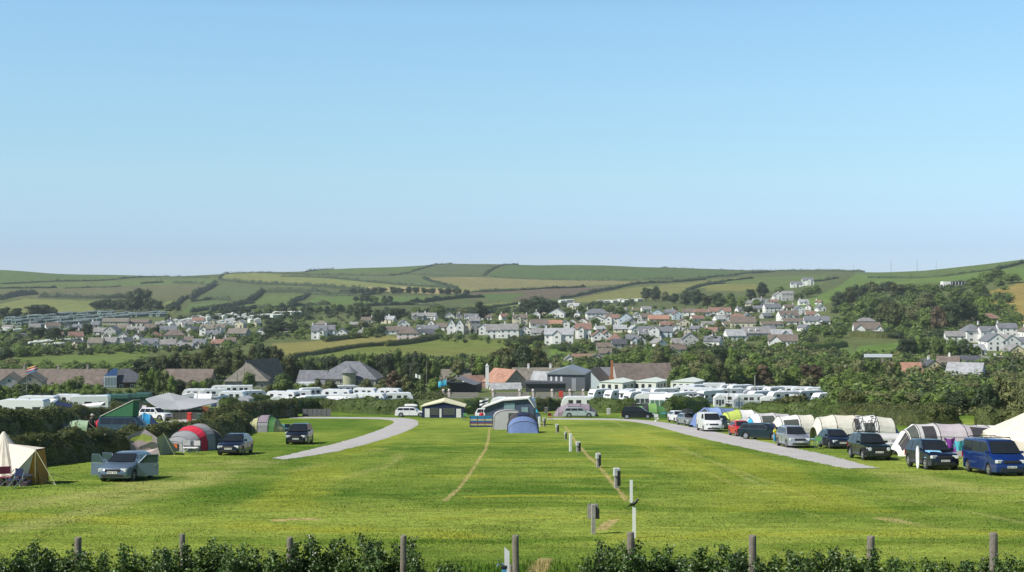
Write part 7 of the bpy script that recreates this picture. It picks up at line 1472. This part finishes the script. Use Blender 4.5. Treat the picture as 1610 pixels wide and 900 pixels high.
# people (small in the picture): one continuous body each
def person(px, pyb, h, label, top, trousers, pose=0, rz=0, hat=None, Y=None):
    p = P(px, pyb) if Y is None else AT(px, Y); r = empty('person', p, math.radians(rz)); k = h/1.75
    me = bpy.data.meshes.new('body'); V = [(0,0,.95),(0,0,1.2),(0,0,1.42),(0,0,1.52),(0,0.0,1.66),(.19,0,1.40),(.27,-.04,1.14),(.24,-.2,.95),(-.19,0,1.40),(-.27,-.04,1.14),(-.24,-.16,.93),(.10,0,.9),(.11,-.02,.5),(.11,.02,.07),(.11,-.14,.03),(-.10,0,.9),(-.12,.03,.5),(-.13,.08,.07),(-.13,-.08,.03)]
    E = [(0,1),(1,2),(2,3),(3,4),(2,5),(5,6),(6,7),(2,8),(8,9),(9,10),(0,11),(11,12),(12,13),(13,14),(0,15),(15,16),(16,17),(17,18)]; R = [.14,.13,.12,.055,.10,.06,.045,.035,.06,.045,.035,.09,.065,.045,.04,.09,.065,.045,.04]
    me.from_pydata([Vector(v)*k for v in V], E, []); b = bpy.data.objects.new('body', me); COL.objects.link(b); b.parent = r
    sk_ = b.modifiers.new('skin', 'SKIN'); 
    for v, rad in zip(me.skin_vertices[0].data if me.skin_vertices else [], R): v.radius = (rad*k, rad*k)
    if not me.skin_vertices:
        bm = bmesh.new(); bm.from_mesh(me); ly = bm.verts.layers.skin.verify()
        for v, rad in zip(bm.verts, R): v[ly].radius = (rad*k, rad*k)
        bm.verts.ensure_lookup_table(); bm.verts[0][ly].use_root = True; bm.to_mesh(me); bm.free()
    b.modifiers.new('sub', 'SUBSURF').levels = 1; me.materials.append(mat('skin', (.42,.26,.19), .6))
    m = MB(); m.lathe([(.155*k,.92*k),(.165*k,1.1*k),(.17*k,1.32*k),(.12*k,1.47*k)], 12, Matrix.Scale(1.25,4,(1,0,0)) @ Matrix.Scale(.85,4,(0,1,0))); 
    for sg in (-1,1): m.tube([(sg*.17*k,0,1.41*k),(sg*.27*k,-.03*k,1.15*k)], .065*k, 8)
    m.build('shirt', top, r); m = MB()
    for sg in (-1,1): m.tube([(sg*.09*k,0,.97*k),(sg*.11*k,0,.5*k),(sg*.12*k,.04*k,.12*k)], [.115*k,.085*k,.07*k], 8)
    m.build('trousers', trousers, r); m = MB(); m.lathe([(.10*k,1.66*k),(.105*k,1.72*k),(.07*k,1.79*k),(.01*k,1.80*k)], 10) if not hat else m.lathe([(.24*k,1.72*k),(.12*k,1.745*k),(.10*k,1.84*k),(.02*k,1.86*k)], 12); m.build('hat' if hat else 'hair', hat or mat('brown_hair', (.05,.03,.02), .8), r); tag(r, label, 'person')
person(145,679,1.75,'person in pale sun hat and dark clothes behind the pale green tunnel tent',darkg_c,navyc,hat=sand,rz=20)
person(757,668,1.70,'person in a red top behind the striped windbreak',redc,navyc,rz=-10); person(1219,696,1.35,'person in a yellow top and light blue trousers beside the dark teal car',cloth('bright_yellow',(.70,.66,.05)),skyb,rz=30)
person(1226,697,1.2,'small person in blue stooping beside the person in yellow',bluec,bluec,rz=-40)
# bicycles on the off-roader
def bike(parent_loc, quat, x, y, z, rz, label, colr):
    r = empty('bicycle', (0,0,0)); r.rotation_mode = 'QUATERNION'; base = Vector(parent_loc)+quat @ Vector((x, y, z)); r.location = base; r.rotation_quaternion = quat @ Matrix.Rotation(math.radians(rz), 3, 'Z').to_quaternion()
    for wx in (-.52, .52):
        m = MB(); n = 24; m.tube([(wx+.34*math.cos(2*math.pi*i/n), 0, .36+.34*math.sin(2*math.pi*i/n)) for i in range(n+1)], .022, 5, caps=False); w_ = m.build('wheel', TYRE, r); m = MB()
        for i in range(9): a = 2*math.pi*i/9; m.tube([(wx,0,.36),(wx+.32*math.cos(a),0,.36+.32*math.sin(a))], .004, 3)
        m.build('spokes', CHR, w_)
    m = MB()
    for a, b in (((-.52,.36),(-.05,.34)),((-.52,.36),(-.18,.82)),((-.05,.34),(-.20,.92)),((-.05,.34),(.36,.82)),((-.18,.82),(.36,.88)),((.38,.95),(.52,.36))): m.tube([(a[0],0,a[1]),(b[0],0,b[1])], .024, 6)
    m.build('frame', colr, r); m = MB(); m.bevbox(-.34,-.06,-.07,.07,.92,.98,.02); m.build('saddle', BLK, r); m = MB(); m.tube([(.36,-.3,1.0),(.38,0,1.02),(.36,.3,1.0)], .016, 6); m.tube([(.38,0,.95),(.38,0,1.03)], .018, 6); m.build('handlebar', BLK, r); m = MB(); m.tube([(-.05,-.12,.18),(-.05,-.05,.34),(-.05,.05,.34),(-.05,.12,.5)], .012, 5); m.build('pedals', BLK, r); tag(r, label, 'bicycle')
jq = jeep.rotation_quaternion; bike(jeep.location, jq, -.35, .40, 1.84, 8, 'dark bicycle standing upright on the off-roader roof, at the right', BLK); bike(jeep.location, jq, -.45, -.50, 1.84, 16, 'dark bicycle on the off-roader roof, at the left and partly behind the roof', paint('bike_grey',(.10,.10,.11)))
# items leaning on the navy sport utility car
sq = suvb.rotation_quaternion; sl = suvb.location
def onto(o_, x, y, z, rz=0, extra=None):
    o_.rotation_mode = 'QUATERNION'; o_.location = Vector(sl)+sq @ Vector((x, y, z)); o_.rotation_quaternion = sq @ (extra or Matrix.Rotation(math.radians(rz), 3, 'Z').to_quaternion())
m = MB(); prof = [(0,.0),(.10,.10),(.15,.35),(.15,.85),(.12,1.15),(.03,1.34),(0,1.36)]; pl_ = [(x, z) for x, z in prof]+[(-x, z) for x, z in reversed(prof[1:-1])]; m.prism(pl_, -.03, .03); o_ = m.build('surfboard', mat('board_white',(.74,.74,.72),.3,0,.08,3), fix=True); onto(o_, .75, -1.12, .02, 14); tag(o_, 'white surfboard standing against the navy sport utility car', 'surfboard')
m = MB(); vs = []
for i in range(7):
    for j in range(6):
        u, v = i/6, j/5; vs.append((1.95-u*1.05, -.93+v*.95, 1.02+.10*u+.03*math.sin(u*9+v*4)-(0 if v > .15 else .36*(1-v/.15))-.02*u))
m.add(vs, [(i*6+j, i*6+j+1, (i+1)*6+j+1, (i+1)*6+j) for i in range(6) for j in range(5)]); m.add([(x,y,z-.015) for x,y,z in vs], [(i*6+j, (i+1)*6+j, (i+1)*6+j+1, i*6+j+1) for i in range(6) for j in range(5)]); o_ = m.build('towel', cloth('pale_blue_towel',(.22,.46,.66))); onto(o_, -.25, .02, .035); tag(o_, 'pale blue towel draped over the bonnet of the navy sport utility car', 'towel')
# purple and cyan towels between the vehicles
def drape(px, yb, x0, z0, w_, h_, m1, label, rz=0):
    p = P(px, yb); m = MB(); vs = []
    for i in range(6):
        for j in range(5): u, v = i/5, j/4; vs.append((x0+w_*(u-.5)*(1-.25*v)+.15*v, .06*math.sin(u*8+v*2), z0+h_*(1-v)-.12*math.sin(math.pi*u)*(1-v)))
    m.add(vs, [(i*5+j, (i+1)*5+j, (i+1)*5+j+1, i*5+j+1) for i in range(5) for j in range(4)]); m.add([(x,y+.02,z) for x,y,z in vs], [(i*5+j, i*5+j+1, (i+1)*5+j+1, (i+1)*5+j) for i in range(5) for j in range(4)]); o_ = m.build('towel', m1, loc=p); o_.rotation_euler = (0,0,math.radians(rz)); tag(o_, label, 'towel', None)
    return o_
drape(1493,722,0,.45,.75,1.0,purple,'purple cloth hanging between the navy car and the blue van'); drape(1506,722,0,.55,.95,.75,cyan_c,'cyan cloth hanging beside the purple one'); drape(1482,722,0,.7,.5,.6,white_c,'white cloth left of the purple one')
m = MB(); m.tube([(-1.4,0,1.5),(1.2,0,1.42)], .015, 5)
for x in (-1.4,1.2): m.tube([(x,0,0),(x,0,1.5)], .02, 5)
o_ = m.build('clothes_line', BLK, loc=P(1496,722)+Vector((0,.04,0))); tag(o_, 'drying line carrying the purple and cyan cloths', 'line')
# tables and small camp things
def table(px, yb, w_, h_, m1, label):
    r = empty('camp_table', P(px, yb), .1); m = MB(); m.box(-w_/2,w_/2,-.3,.3,h_-.03,h_); m.build('tabletop', m1, r)
    for x in (-w_/2+.06, w_/2-.06):
        m = MB(); m.tube([(x,-.25,0),(x,-.25,h_-.03)], .014, 5); m.tube([(x,.25,0),(x,.25,h_-.03)], .014, 5); m.tube([(x,-.25,.2),(x,.25,.2)], .01, 5); m.build('leg', CHR, r)
    tag(r, label, 'table')
table(300,716,.95,.55,white_c,'white folding camp table before the red and grey tent'); table(1406,712,1.1,.7,white_c,'white camp table between the long cream tent and the big grey tent'); table(1044,659,.9,.8,skyb,'bright blue camp table right of the green tent'); table(1272,702,1.0,.6,cloth('teal_top',(.25,.45,.42)),'camp table in front of the very long cream tent')
for x, yb, h_, c_, lab in ((957,652,.95,(.50,.48,.46),'pale grey box-shaped water point before the green hedge'),(859,650,1.0,(.16,.15,.14),'dark grey bin beside the middle hedge'),(258,668,1.1,(.70,.70,.70),'white post beside the white sport utility car'),(313,664,1.1,(.05,.10,.08),'dark green bin below the huge canvas roof'),(298,662,1.1,(.55,.04,.03),'red bin below the huge canvas roof'),(1265,688,.6,(.10,.20,.55),'blue storage box at the end of the long cream tent')):
    s = S(P(x, yb).y); m = MB(); w_ = .28 if h_ > .7 and x not in (258,) else .10 if x == 258 else .3; m.bevbox(-w_,w_,-w_,w_,-.05,h_,.04); m.bevbox(-w_-.03,w_+.03,-w_-.03,w_+.03,h_*.86,h_*.94,.02); o_ = m.build('bin' if x not in (258,957,1265) else 'box', mat('bin_%d' % x, c_, .6), loc=P(x, yb)); tag(o_, lab, 'bin' if 'bin' in lab else 'box')

# ---------------------------------------------------------------- air
hz = MB(); hz.box(-3700, 3700, -95, 4450, float(ZZ.min())-1, 75); hv = bpy.data.materials.new('air'); hv.use_nodes = True
hn = hv.node_tree.nodes; hn.clear(); ho = hn.new('ShaderNodeOutputMaterial'); pv = hn.new('ShaderNodeVolumePrincipled'); pv.inputs['Density'].default_value = 0.00007; pv.inputs['Color'].default_value = (.80,.88,1.0,1); pv.inputs['Anisotropy'].default_value = 0.1
hv.node_tree.links.new(pv.outputs[0], ho.inputs['Volume']); hob = hz.build('haze', hv); tag(hob, 'thin blue air over the valley', kind='stuff'); hob.display_type = 'BOUNDS'
finish_labels()
